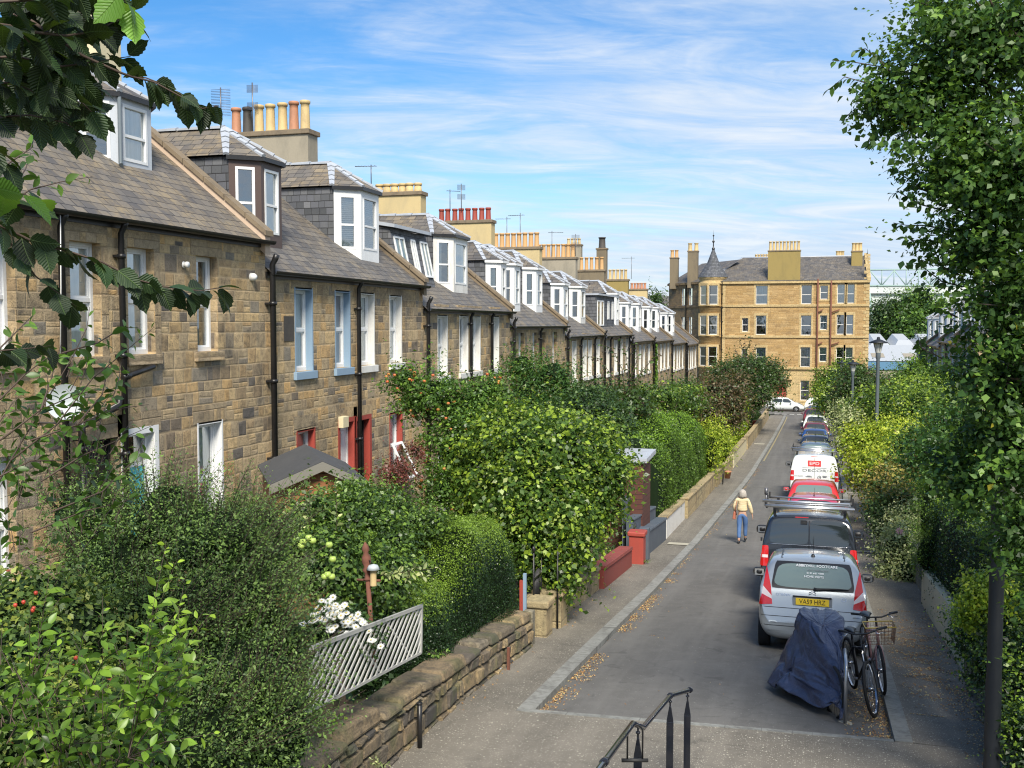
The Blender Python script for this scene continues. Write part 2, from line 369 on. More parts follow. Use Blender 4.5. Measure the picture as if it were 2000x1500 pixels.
# ground
def asphalt(base, chip, chipc=(.5, .48, .42), patch=.3):
    def f(g, p):
        P = g.pos(); n1 = g.noise(P, .55, 5, .6, .5); n2 = g.noise(P, 70, 3, .7); n3 = g.noise(P, 3.2, 4, .7)
        v = g.vor(P, 24, out='Distance'); vc = g.vor(P, 24, out='Color'); sel = g.xyz(vc)[0]
        b = g.mix(g.rng(n1, .35, .68, 0, patch), base, tuple(c*.45 for c in base))
        b = g.mix(g.rng(n3, .45, .75, 0, .35), b, tuple(min(1, c*1.6) for c in base))
        b = g.mix(g.rng(n2, .3, .7, 0, .4), b, tuple(c*.4 for c in base))
        n4 = g.noise(g.vm('MULTIPLY', P, (1.5, .05, 1)), 1.6, 3, .6); b = g.mix(g.rng(n4, .45, .65, 0, .22), b, tuple(c*1.7 for c in base)); n6 = g.noise(P, 1.1, 3, .7, 1.5); b = g.mix(g.rng(n6, .62, .68, 0, .45), b, tuple(c*.42 for c in base))
        ch = g.m('MULTIPLY', g.m('MULTIPLY', g.rng(g.m('ADD', v, g.m('MULTIPLY', g.xyz(vc)[1], .16)), .22, .32, 1, 0), g.rng(sel, 1-chip, 1-chip+.02, 0, 1)), g.rng(n1, .3, .6, .35, 1))
        b = g.mix(g.m('MULTIPLY', ch, .9), b, chipc)
        v9 = g.vor(P, 52, out='Distance'); vc9 = g.xyz(g.vor(P, 52, out='Color'))[0]; b = g.mix(g.m('MULTIPLY', g.m('MULTIPLY', g.rng(v9, .2, .34, 1, 0), g.rng(vc9, 1-chip*.9, 1-chip*.9+.02, 0, 1)), .6), b, chipc)
        crack = g.vor(g.vm('ADD', P, g.vm('MULTIPLY', g.noise(P, 1.5, 4, out=1), (.8, .8, .8))), .35, 'DISTANCE_TO_EDGE')
        b = g.mix(g.rng(crack, .003, .009, .16, 0), b, (.04, .04, .036))
        return b, g.bump(g.m('ADD', n2, ch), .5, .006), .88
    return f
mat('road', fn=asphalt((.142, .136, .124), .06, (.3, .29, .26), .35))
mat('pavement', fn=asphalt((.175, .158, .128), .40, (.56, .52, .42), .6))
mat('landing', fn=asphalt((.185, .166, .134), .40, (.56, .52, .42), .4))
mat('kerbstone', fn=lambda g, p: masonry(g, p, 3, .92, [(0, (.22, .225, .205)), (.5, (.27, .27, .245)), (1, (.24, .245, .225))], mort=(.09, .09, .08), split=2, grime=.5, pit=.2, mw=.008, warp=0, bumpd=.008))
mat('road_paint', fn=grubby((.70, .69, .63), .5, 8, (.2, .2, .19), .7, False))
mat('yellow_road_paint', fn=grubby((.30, .25, .12), .5, 6, (.15, .14, .12), .7, False))
mat('cover_plate', fn=grubby((.42, .39, .30), .4, 8, (.2, .19, .16), .8, False))
def soil(g, p):
    n = g.noise(g.pos(), 6, 6, .7); n2 = g.noise(g.pos(), .8, 3)
    b = g.mix(n, (.045, .032, .02), (.10, .075, .045)); return g.mix(g.rng(n2, .4, .6), b, (.045, .07, .02)), g.bump(n, .8, .06), .95
mat('soil', fn=soil)
def farland(g, p):
    n = g.noise(g.pos(), .05, 5, .6); return g.mix(n, (.05, .075, .03), (.11, .10, .08)), None, .95
mat('far_ground', fn=farland)

# foliage: colour varies leaf by leaf; 'tip' marks fresh growth at the shoot ends, and painted toplight on hedges
def leaf(name, dark, mid, light, tipc=None, rough=.42, trans=.35, accent=None, acc=.04, spec=.5):
    if 'petal' not in name and 'litter' not in name: q_ = lambda c: tuple(min(.6, a*b) for a, b in zip(c, (1.38, 1.32, 1.05))) if c else None; dark, mid, light, tipc = q_(dark), q_(mid), q_(light), q_(tipc); rough = max(.38, rough); dark = tuple(c*.6 for c in dark)
    m = bpy.data.materials.new(name); m.use_nodes = True; g = G(m.node_tree); p = m.node_tree.nodes['Principled BSDF']
    r = g.attr('rnd'); t = g.attr('tip')
    c = g.ramp(r, [(0, dark), (.45, mid), (.85, light), (1, tuple(min(1, q*1.35) for q in light))])
    if tipc: c = g.mix(t, c, tipc)
    if accent: c = g.mix(g.m('GREATER_THAN', g.white(g.comb(r, 1.3, 2.2)), 1-acc), c, accent)
    n = g.noise(g.pos(), 1.3, 3); c = g.mix(g.rng(n, .35, .65, 0, .3), c, g.mix(.5, c, dark))
    g.put(p.inputs['Base Color'], c); p.inputs['Roughness'].default_value = rough; p.inputs['Specular IOR Level'].default_value = spec
    if trans:
        tb = g.N('ShaderNodeBsdfTranslucent'); g.put(tb.inputs[0], g.mix(.5, c, (.22, .38, .03), 'MIX'))
        ad = g.N('ShaderNodeMixShader'); ad.inputs[0].default_value = trans
        g.l.new(p.outputs[0], ad.inputs[1]); g.l.new(tb.outputs[0], ad.inputs[2]); g.l.new(ad.outputs[0], g.n['Material Output'].inputs[0])
    M[name] = m
def stn(g, p):
    r = g.N('ShaderNodeNewGeometry').outputs['Random Per Island']; P = g.pos(); n1 = g.noise(P, 8, 6, .7, .4); n2 = g.noise(P, 40, 4, .7); n3 = g.noise(P, 2.5, 4)
    b = g.ramp(r, [(0, (.40, .29, .15)), (.16, (.20, .17, .12)), (.32, (.46, .34, .18)), (.46, (.07, .068, .065)), (.58, (.34, .25, .14)), (.70, (.11, .10, .09)), (.84, (.48, .36, .19)), (1, (.24, .21, .16))])
    b = g.mix(g.rng(n1, .42, .66, 0, .8), b, (.07, .062, .05)); b = g.mix(g.rng(n3, .5, .62, 0, .45), b, (.10, .12, .04)); b = g.mix(g.rng(n2, .5, .7, 0, .5), b, (.05, .045, .04))
    return b, g.bump(g.m('ADD', g.m('MULTIPLY', n1, 1.2), n2), .9, .03), .92
mat('wall_stone', fn=stn); mat('mortar', fn=grubby((.30, .25, .17), .6, 8, (.10, .09, .07), .95, False))
leaf('leaf_elm', (.004, .010, .004), (.007, .019, .006), (.012, .032, .009), (.03, .08, .012), .6, .12)
leaf('leaf_apple', (.035, .085, .014), (.07, .15, .02), (.13, .24, .03), (.30, .46, .05), .40, .3)
leaf('leaf_apple_mid', (.022, .055, .014), (.045, .10, .02), (.085, .17, .03), (.16, .28, .04), .42, .25)
leaf('leaf_coton', (.018, .042, .014), (.040, .085, .024), (.085, .155, .04), (.15, .25, .06), .55, .15)
leaf('leaf_rose', (.03, .06, .018), (.06, .11, .025), (.12, .19, .05), (.25, .30, .06), .5, .2, (.4, .08, .04), .008)
leaf('leaf_privet', (.007, .02, .009), (.013, .036, .013), (.026, .060, .018), (.17, .28, .03), .40, .2)
leaf('leaf_hazel', (.020, .050, .011), (.042, .092, .017), (.085, .155, .024), (.25, .36, .04), .40, .3, (.30, .36, .08), .05)
leaf('leaf_bright', (.035, .075, .014), (.06, .12, .022), (.10, .185, .03), (.20, .36, .03), .45, .3)
leaf('leaf_yellow', (.10, .16, .015), (.18, .28, .02), (.28, .38, .03), (.38, .44, .05), .45, .3)
leaf('leaf_ash', (.015, .05, .015), (.03, .085, .02), (.055, .125, .025), (.10, .18, .03), .45, .25, (.16, .13, .03), .05)
leaf('leaf_plum', (.015, .042, .014), (.034, .07, .02), (.06, .105, .028), None, .45, .25, (.09, .05, .03), .1)
leaf('leaf_copper', (.035, .028, .016), (.07, .048, .026), (.12, .085, .05), (.16, .14, .06), .5, .2, (.06, .10, .03), .25)
leaf('leaf_dark', (.012, .032, .012), (.022, .052, .018), (.036, .078, .022), (.07, .13, .03), .5, .2)
leaf('leaf_tree', (.016, .044, .014), (.036, .088, .020), (.070, .15, .028), (.13, .24, .035), .5, .28, (.42, .36, .03), .004)
leaf('leaf_variegated', (.10, .15, .06), (.20, .26, .12), (.38, .42, .22), (.5, .5, .32), .5, .25)
leaf('leaf_autumn', (.10, .08, .03), (.19, .16, .04), (.30, .22, .06), (.34, .33, .08), .5, .25, (.07, .14, .03), .4)
leaf('leaf_berberis', (.06, .02, .02), (.11, .03, .03), (.16, .05, .045), None, .5, .2)
leaf('leaf_grass', (.03, .08, .012), (.06, .14, .02), (.12, .20, .04), None, .6, .2)
leaf('leaf_litter', (.22, .10, .035), (.36, .19, .06), (.50, .31, .12), None, .7, 0, (.55, .45, .20), .2)
leaf('leaf_fruit', (.016, .042, .012), (.036, .078, .018), (.075, .14, .028), (.15, .25, .04), .42, .2)
leaf('petal_white', (.70, .70, .66), (.80, .80, .76), (.85, .85, .8), None, .6, .2)
leaf('petal_pink', (.6, .3, .34), (.7, .42, .46), (.8, .6, .6), None, .6, .2)
mat('shade_core', (.009, .018, .007), .95, spec=.1)  # near-black filling inside crowns and hedges, deep shade put into the colour
mat('bark', fn=lambda g, p: (g.mix(g.noise(g.pos(), 14, 5, .7), (.045, .032, .022), (.13, .10, .07)), g.bump(g.noise(g.pos(), 22, 5, .7), .7, .02), .9))
mat('twig', (.075, .05, .035), .7)
mat('apple_red', fn=lambda g, p: (g.mix(g.rng(g.noise(g.pos(), 12, 2), .4, .6), (.45, .22, .05), (.50, .12, .04)), None, .4))
mat('apple_green', (.36, .48, .10), .4)
mat('hip_red', (.50, .06, .03), .4)
mat('shed_timber', fn=lambda g, p: (lambda z, n: (g.mix(g.rng(g.m('FRACT', g.m('DIVIDE', g.m('ADD', z, 20), .115)), .86, .93, 0, .85), g.mix(n, (.22, .085, .035), (.36, .16, .06)), (.04, .02, .012)), g.bump(g.m('FRACT', g.m('DIVIDE', g.m('ADD', z, 20), .115)), .6, .015), .75))(g.xyz(g.pos())[2], g.noise(g.vm('MULTIPLY', g.pos(), (2, 2, 16)), 3, 4)))
mat('dark_timber', fn=lambda g, p: (lambda z, n: (g.mix(g.rng(g.m('FRACT', g.m('DIVIDE', g.m('ADD', z, 20), .14)), .86, .93, 0, .85), g.mix(n, (.075, .025, .018), (.12, .045, .03)), (.02, .01, .01)), None, .7))(g.xyz(g.pos())[2], g.noise(g.vm('MULTIPLY', g.pos(), (2, 2, 16)), 3, 4)))
mat('roof_felt', fn=grubby((.055, .056, .058), .4, 3, (.10, .10, .095), .9, False))
mat('weathered_wood', fn=grubby((.19, .18, .15), .5, 5, (.18, .17, .14), .85))
mat('lattice_white', fn=grubby((.42, .415, .38), .5, 6, (.27, .26, .23), .7))
mat('rust', fn=grubby((.17, .065, .04), .5, 9, (.08, .04, .03), .85))
mat('lamp_column', fn=grubby((.115, .14, .155), .25, 5, (.07, .08, .09), .5))
mat('lamp_dark', fn=grubby((.010, .013, .017), .2, 5, (.03, .03, .03), .5))
mat('lamp_lens', (.5, .5, .46), .2)
mat('tyre', (.012, .012, .012), .8); mat('rubber', (.015, .015, .015), .6)
mat('chrome', (.6, .6, .62), .18, 1); mat('alloy', (.45, .46, .48), .3, .8); mat('aluminium', (.62, .63, .64), .32, .85)
mat('plastic_black', (.015, .015, .016), .4)
mat('lamp_red', (.50, .012, .012), .12, coat=.8); mat('lamp_clear', (.62, .55, .55), .12, coat=.8); mat('lamp_orange', (.6, .2, .04), .15, coat=.6)
mat('mirror', (.75, .8, .85), .04, 1)
mat('plate_yellow', (.80, .56, .04), .4); mat('plate_white', (.75, .75, .73), .4); mat('plate_black', (.012, .012, .012), .5)
mat('sign_red', (.62, .06, .06), .4); mat('sign_white', (.8, .8, .8), .5); mat('sign_grey', (.18, .19, .2), .5)
def paint(name, c, metal=0., rough=.28): mat(name, c, rough, metal, coat=1)
paint('paint_silver', (.38, .415, .435), .5); paint('paint_black', (.010, .012, .016), 0, .2); paint('paint_red', (.50, .022, .022)); paint('paint_magenta', (.46, .04, .09), .2)
paint('paint_white', (.70, .73, .70), 0, .35); paint('paint_blue', (.018, .065, .22), .2); paint('paint_greyblue', (.10, .15, .21), .4); paint('paint_maroon', (.14, .012, .022), .2); paint('paint_navy', (.02, .035, .075), .3)
def fabric(g, p):
    n = g.noise(g.obj(), 7, 5, .6, .6); return g.mix(g.rng(n, .35, .7), (.030, .040, .080), (.050, .066, .125)), g.bump(n, .55, .05), .36
mat('cover_fabric', fn=fabric)
mat('skin', (.50, .30, .21), .55); mat('hair', fn=lambda g, p: (g.mix(g.noise(g.vm('MULTIPLY', g.obj(), (60, 60, 6)), 2, 3), (.20, .17, .14), (.58, .54, .48)), None, .6))
mat('cardigan', fn=lambda g, p: (g.mix(g.rng(g.noise(g.vm('MULTIPLY', g.obj(), (3, 3, 26)), 1.6, 3), .45, .7), (.66, .55, .34), (.50, .40, .22)), g.bump(g.noise(g.vm('MULTIPLY', g.obj(), (3, 3, 12)), 1.8, 3), .5, .03), .85))
mat('denim', fn=lambda g, p: (g.mix(g.noise(g.obj(), 9, 4), (.045, .10, .24), (.11, .21, .42)), None, .85))
mat('bag_leather', (.36, .12, .07), .5); mat('shoe', (.02, .02, .022), .5)
mat('bike_pink', (.50, .28, .27), .35, .3, coat=.5); mat('basket_wire', fn=grubby((.16, .07, .04), .4, 9, (.3, .2, .1), .6)); mat('basket_rim', (.50, .36, .08), .5)
mat('stadium_green', fn=grubby((.30, .42, .38), .2, .2, (.25, .3, .3), .6)); mat('stadium_wall', fn=grubby((.56, .60, .57), .15, .1, (.4, .43, .42), .7))
mat('shed_roof_white', fn=grubby((.42, .44, .45), .3, .4, (.4, .42, .42), .6)); mat('fascia_blue', (.10, .22, .34), .5)
# ------------------------------------------------------------------ the ground and the street
def strip(x0, x1, y0, y1, dz, mb=None, step=2.0, skirt=0, nx=1):
    mb = mb or MB(); n = max(1, int((y1-y0)/step))
    ys = sorted(set([y0+(y1-y0)*i/n for i in range(n+1)]+[q for q in _PY if y0 < q < y1]))
    xs = [x0+(x1-x0)*i/nx for i in range(nx+1)]
    f = dz if callable(dz) else (lambda x, y: gz(y)+dz)
    mb.grid([[(x, y, f(x, y)) for x in xs] for y in ys])
    if skirt:
        for x in (x0, x1): mb.grid([[(x, y, f(x, y)-skirt), (x, y, f(x, y))] for y in ys])
        for y in (y0, y1): mb.face([(x0, y, f(x0, y)-skirt), (x1, y, f(x1, y)-skirt), (x1, y, f(x1, y)), (x0, y, f(x0, y))])
    return mb
mb = MB(); xs = [-900, -300, -120, -60, -30, -14, -4, 3, 12, 30, 60, 120, 300, 900]; ys = [-80, -30, 0, 6, 12.5, 17, 22.5, 31, 43, 56, 75, 95, 115, 160, 300, 700, 1800]
mb.grid([[(x, y, gz(y)-.35) for x in xs] for y in ys]); struct('ground', mb, 'far_ground')
XL0, XL1, XR1, XR0 = -3.58, -3.36, .97, 1.17
def kx(y): return float(np.interp(y, (0, 31, 50, 101), (0, .03, .33, .70)))
def strip2(x0, x1, y0, y1, dz, skirt=0, ye=None):
    ys = sorted(set(list(np.linspace(y0, y1, max(2, int((y1-y0)/2))))+[q for q in _PY if y0 < q < y1])); mb = MB(); P = []
    for k, y in enumerate(ys):
        r = []
        for j, x in enumerate([x0+(x1-x0)*q/8 for q in range(9)]):
            yy = y+(ye(x) if ye and k == 0 else 0); r.append((x+kx(yy), yy, gz(yy)+(dz(x) if callable(dz) else dz)))
        P.append(r)
    mb.grid(P)
    if skirt:
        for j in (0, 8): mb.grid([[(p[j][0], p[j][1], p[j][2]-skirt), p[j]] for p in P])
        for k in (0, -1): mb.grid([[(q[0], q[1], q[2]-skirt) for q in P[k]], P[k]])
    return mb
def yend(x): return (x-XL0)/(XR0-XL0)*.42
struct('road', strip2(XL1-.02, XR1+.02, 12.3, 105.5, lambda x: -.09+.085*(1-((x+1.2)/2.2)**2), ye=yend), 'road')
mb = strip(-70, 70, 105.5, 115.4, lambda x, y: gz(y)-.05); struct('cross_street', mb, 'road')
struct('pavement', strip2(-5.2, XL0+.01, 12.23, 104, -.012), 'pavement')
struct('pavement', strip2(XR0-.01, 3.2, 12.7, 104, -.012), 'pavement')
struct('pavement', strip(-70, 70, 115.3, 119, lambda x, y: gz(y)+.03, skirt=.1), 'pavement')
mb = MB(); P = []
for t in (0, .33, .66, .98, 1):
    P.append([(x, 9.2+(12.24+max(0, min(.46, yend(x)))-9.2)*t, gz(9.2+(12.24+max(0, min(.46, yend(x)))-9.2)*t)-.006) for x in (-5.2, XL0, -2.4, -1.2, 0, XR0, 3.2)])
mb.grid(P); struct('landing', mb, 'landing')
struct('kerb', strip2(XL0, XL1, 12.22, 104, .004, skirt=.16), 'kerbstone')
struct('kerb', strip2(XR1, XR0, 12.66, 104, .004, skirt=.16), 'kerbstone')
mb = MB(); P = []
for k in range(7): x = XL1+.003+(XR1-XL1-.006)*k/6; P.append([(x, 12.22+yend(x)+d_, gz(12.22+yend(x)+d_)+.001) for d_ in (0, .11)])
mb.grid(P); mb.grid([[p[1] for p in P], [(p[1][0], p[1][1], p[1][2]-.16) for p in P]]); mb.grid([[p[0] for p in P], [(p[0][0], p[0][1], p[0][2]-.1) for p in P]])
struct('kerb', mb, 'kerbstone')
struct('garden_soil', strip(-10.7, -4.72, 2, 101, lambda x, y: gz(y)+.06+.08*math.sin(x*2+y*.7), nx=5), 'soil')
struct('garden_soil', strip(2.75, 8.2, 3, 101, lambda x, y: gz(y)+.15+.08*math.sin(x*2+y*.7), nx=5), 'soil')
# worn road markings at the junction
mb = MB()
for i in range(9): mb.face([(-3.8+i*.72, 105.1, gz(105)+.01), (-3.35+i*.72, 105.1, gz(105)+.01), (-3.35+i*.72, 105.45, gz(105)+.01), (-3.8+i*.72, 105.45, gz(105)+.01)])
tag(mb.build('give_way_line', 'road_paint'), kind='structure')
mb = MB(); mb = strip2(-3.28, -3.2, 62, 103, -.074); tag(mb.build('yellow_line', 'yellow_road_paint'), kind='structure')
def plate(px, py, w, l, lab):
    p = None
    for i in range(60):                      # find the ground under the pixel
        pass
    r = _ray(px, py); lo, hi = 2, 300
    for i in range(50):
        m_ = (lo+hi)/2
        if CZ+r[2]*m_ > gz(r[1]*m_): lo = m_
        else: hi = m_
    x, y = r[0]*lo, r[1]*lo
    mb = MB(); n = 4
    mb.grid([[(x-w/2+w*i, y-l/2+l*j/n, gz(y-l/2+l*j/n)+.004) for i in (0, 1)] for j in range(n+1)])
    tag(mb.build('cover_plate', 'cover_plate'), lab, 'access cover')
def atG(px, py, off=0):
    r = _ray(px, py); lo, hi = 2, 300
    for i in range(50):
        m_ = (lo+hi)/2
        if CZ+r[2]*m_ > gz(r[1]*m_)+off: lo = m_
        else: hi = m_
    return Vector((r[0]*lo, r[1]*lo, CZ+r[2]*lo))
plate(1325, 1062, .62, .5, 'pale access cover in the pavement beside the dark blue wall')
plate(1483, 867, .7, .8, 'small pale cover in the far part of the left pavement')
mb = MB(); mb.grid([[(XR0+.02+i*.95, 31.2+j*.22, gz(31.2+j*.22)+.002) for i in (0, 1)] for j in (0, 1)]); tag(mb.build('stone_strip', 'cover_plate'), kind='structure')
mb = MB(); mb.grid([[(XR0+.02+i*.75, 47.2+j*.3, gz(47.2+j*.3)+.002) for i in (0, 1)] for j in (0, 1)]); tag(mb.build('stone_strip', 'cover_plate'), kind='structure')
# steps that the photographer stands on
mb = MB()
yz = [(9.3, -.33)]
z_ = -.33; y_ = 9.3
while z_ < 2.75:
    z_ += .13; yn = y_-(.46 if z_ < .6 else .34); mb.box((-1.6, y_, z_-.5), (1.9, yn, z_)); y_ = yn
mb.box((-2.5, y_, z_-.6), (2.5, y_-5, z_)); struct('steps', mb, 'landing')

# ------------------------------------------------------------------ the terrace
class Pl:      # maps (along, up, out) of a wall plane into the world
    def __init__(s, o, a, n): s.o = Vector(o); s.a = Vector(a); s.n = Vector(n)
    def __call__(s, a, b, d=0): return s.o+s.a*a+Vector((0, 0, b))+s.n*d
def pbox(mb, P, a0, a1, b0, b1, d0, d1):
    a0, a1 = sorted((a0, a1)); b0, b1 = sorted((b0, b1)); d0, d1 = sorted((d0, d1))
    lo = [P(a0, b0, d0), P(a1, b0, d0), P(a1, b0, d1), P(a0, b0, d1)]; hi = [P(a0, b1, d0), P(a1, b1, d0), P(a1, b1, d1), P(a0, b1, d1)]
    mb.hexa(lo, hi)
def wall_open(mb, P, a0, a1, b0, b1, ops, depth=.2, cell=4):
    A = sorted({a0, a1, *[o[0] for o in ops], *[o[1] for o in ops]}); B = sorted({b0, b1, *[o[2] for o in ops], *[o[3] for o in ops]})
    for i in range(len(A)-1):
        for j in range(len(B)-1):
            ca, cb = (A[i]+A[i+1])/2, (B[j]+B[j+1])/2
            if any(o[0] < ca < o[1] and o[2] < cb < o[3] for o in ops): continue
            mb.face([P(A[i], B[j]), P(A[i+1], B[j]), P(A[i+1], B[j+1]), P(A[i], B[j+1])])
    for o in ops:
        q = [(o[0], o[2]), (o[1], o[2]), (o[1], o[3]), (o[0], o[3])]; c = mb.cur
        if len(o) > 4: mb.cur = o[4]
        for k in range(4):
            (x0, z0), (x1, z1) = q[k], q[(k+1) % 4]
            mb.face([P(x0, z0), P(x1, z1), P(x1, z1, -depth), P(x0, z0, -depth)])
        mb.cur = c
rw = random.Random(5)
def window(root, P, a0, a1, b0, b1, depth=.17, paint='white_paint', sill='stone_dressed', style='sash', far=False, inner='curtain', surround=None, sillw=.1, name='window'):
    """sash window in an opening; P plane; the frame sits back from the wall face"""
    fw = .055; m = MB(); d = -depth
    pbox(m, P, a0, a1, b0, b0+fw*1.4, d-.05, d+.02); pbox(m, P, a0, a1, b1-fw, b1, d-.05, d+.02)
    pbox(m, P, a0, a0+fw, b0+fw*1.4, b1-fw, d-.05, d+.02); pbox(m, P, a1-fw, a1, b0+fw*1.4, b1-fw, d-.05, d+.02)
    mid = (b0+b1)/2+(0 if style == 'sash' else .3)
    if style in ('sash', 'top'):
        pbox(m, P, a0+fw, a1-fw, mid-.03, mid+.03, d-.045, d+.012)
        if not far:
            for (c0, c1, dd) in ((b0+fw*1.4, mid-.03, d-.03), (mid+.03, b1-fw, d-.012)):
                s_ = .032
                pbox(m, P, a0+fw, a0+fw+s_, c0, c1, dd-.02, dd+.008); pbox(m, P, a1-fw-s_, a1-fw, c0, c1, dd-.02, dd+.008)
                pbox(m, P, a0+fw+s_, a1-fw-s_, c0, c0+s_, dd-.02, dd+.008); pbox(m, P, a0+fw+s_, a1-fw-s_, c1-s_, c1, dd-.02, dd+.008)
    if style == 'cross': pbox(m, P, (a0+a1)/2-.02, (a0+a1)/2+.02, b0+fw*1.4, b1-fw, d-.045, d+.012)
    o = m.build(name, paint, root)
    g_ = MB(); g_.face([P(a0+fw, b0+fw, d-.028), P(a1-fw, b0+fw, d-.028), P(a1-fw, b1-fw, d-.028), P(a0+fw, b1-fw, d-.028)]); g_.build('pane', 'pane_far' if far else 'pane', o)
    # the dark room behind
    k = MB(); pts = [(a0-.3, b0-.2), (a1+.3, b0-.2), (a1+.3, b1+.2), (a0-.3, b1+.2)]
    k.face([P(a, b, d-.75) for a, b in pts])
    for i in range(4):
        (p0, q0), (p1, q1) = pts[i], pts[(i+1) % 4]; k.face([P(p0, q0, d-.06), P(p1, q1, d-.06), P(p1, q1, d-.75), P(p0, q0, d-.75)])
    k.build('room', 'interior', o)
    if inner:
        c = MB(); full = rw.random() < .88; n = 14 if not far else 6; gap = 0 if full else rw.uniform(.12, .3)
        def folds(x0, x1):
            c.grid([[P(x0+(x1-x0)*i/n, b, d-.055+.018*math.sin(i*2.4+x0*9)) for b in (b0+.03, b1-.03)] for i in range(n+1)])
        w_ = a1-a0
        if full: folds(a0+.04, a1-.04)
        elif inner == 'blind': c.face([P(a0+.04, b1-(b1-b0)*rw.uniform(.3, .6), d-.08), P(a1-.04, b1-(b1-b0)*.5, d-.08), P(a1-.04, b1-.03, d-.08), P(a0+.04, b1-.03, d-.08)])
        else: folds(a0+.04, a0+w_*(.5-gap)); folds(a0+w_*(.5+gap), a1-.04)
        c.build('curtain', 'curtain' if inner in ('curtain', 'blind') else inner, o)
    if sill:
        s_ = MB(); pbox(s_, P, a0-sillw, a1+sillw, b0-.17, b0-.004, -.003-depth+.06, .075); s_.build('sill', sill, o, bevel=.008)
    if surround:          # painted reveals: thin boards lining the opening
        s_ = MB(); t = .012
        pbox(s_, P, a1-t, a1-.002, b0, b1, -depth, .006); pbox(s_, P, a0+.002, a0+t, b0, b1, -depth, .006); pbox(s_, P, a0+t, a1-t, b1-t, b1-.002, -depth, .006)
        pbox(s_, P, a0-.035, a0+.002, b0, b1+.035, -.01, .007); pbox(s_, P, a1-.002, a1+.035, b0, b1+.035, -.01, .007); pbox(s_, P, a0, a1, b1-.002, b1+.035, -.01, .006)
        s_.build('surround', surround, o)
    return o
def chimney(root, x0, x1, y, zb, zt, pots, mat_='render_grey', wy=.55, cap='skew_stone', potm='pot_cream', ph=.75, pr=.13, vary=None, label=None, missing=()):
    m = MB(); yy0, yy1 = y-wy/2, y+wy/2
    m.box((x0, yy0, zb), (x1, yy1, zt-.14)); o = m.build('chimney', mat_, root, bevel=.01)
    m = MB(); m.box((x0-.06, yy0-.06, zt-.138), (x1+.06, yy1+.06, zt)); m.build('coping', cap, o, bevel=.015)
    for i in range(pots):
        if i in missing: continue
        cx = x0+.22+(x1-x0-.44)*(i/(pots-1) if pots > 1 else .5); m = MB(); hh = ph*(1 if vary is None else vary[i % len(vary)][1])
        prof = [(pr*1.05, 0), (pr*1.05, .05), (pr*.98, .08), (pr*.88, hh*.75), (pr*.86, hh-.1), (pr*1.05, hh-.09), (pr*1.08, hh-.02), (pr*.95, hh), (pr*.72, hh), (pr*.7, hh-.3)]
        m.lathe(prof, (cx, y+rw.uniform(-.03, .03), zt), 14); m.build('chimney_pot', potm if vary is None else vary[i % len(vary)][0], o)
    return o
def aerial(root, base, h, kind='yagi', ang=0.3, scale=1., twin=False):
    m = MB(); b = Vector(base); m.tube([b, b+Vector((0, 0, h))], .018, 6)
    ca, sa = math.cos(ang), math.sin(ang)
    dr = Vector((ca, sa, 0)); nr = Vector((-sa, ca, 0))
    if kind == 'yagi':
        t = b+Vector((0, 0, h*.93)); L = .9*scale
        m.tube([t-dr*L*.25, t+dr*L*.75], .012, 5)
        for i in range(7): c = t+dr*(L*(-.2+.15*i)); m.tube([c-nr*.15*scale, c+nr*.15*scale], .007, 4)
    else:
        for q in range(2):
            t = b+Vector((0, 0, h*(.95-.34*q)))
            for i in range(9): c = t+Vector((0, 0, -.045*i*scale)); m.tube([c-dr*.3*scale, c+dr*.3*scale], .006, 4)
    return m.build('aerial', 'aerial_metal', root)

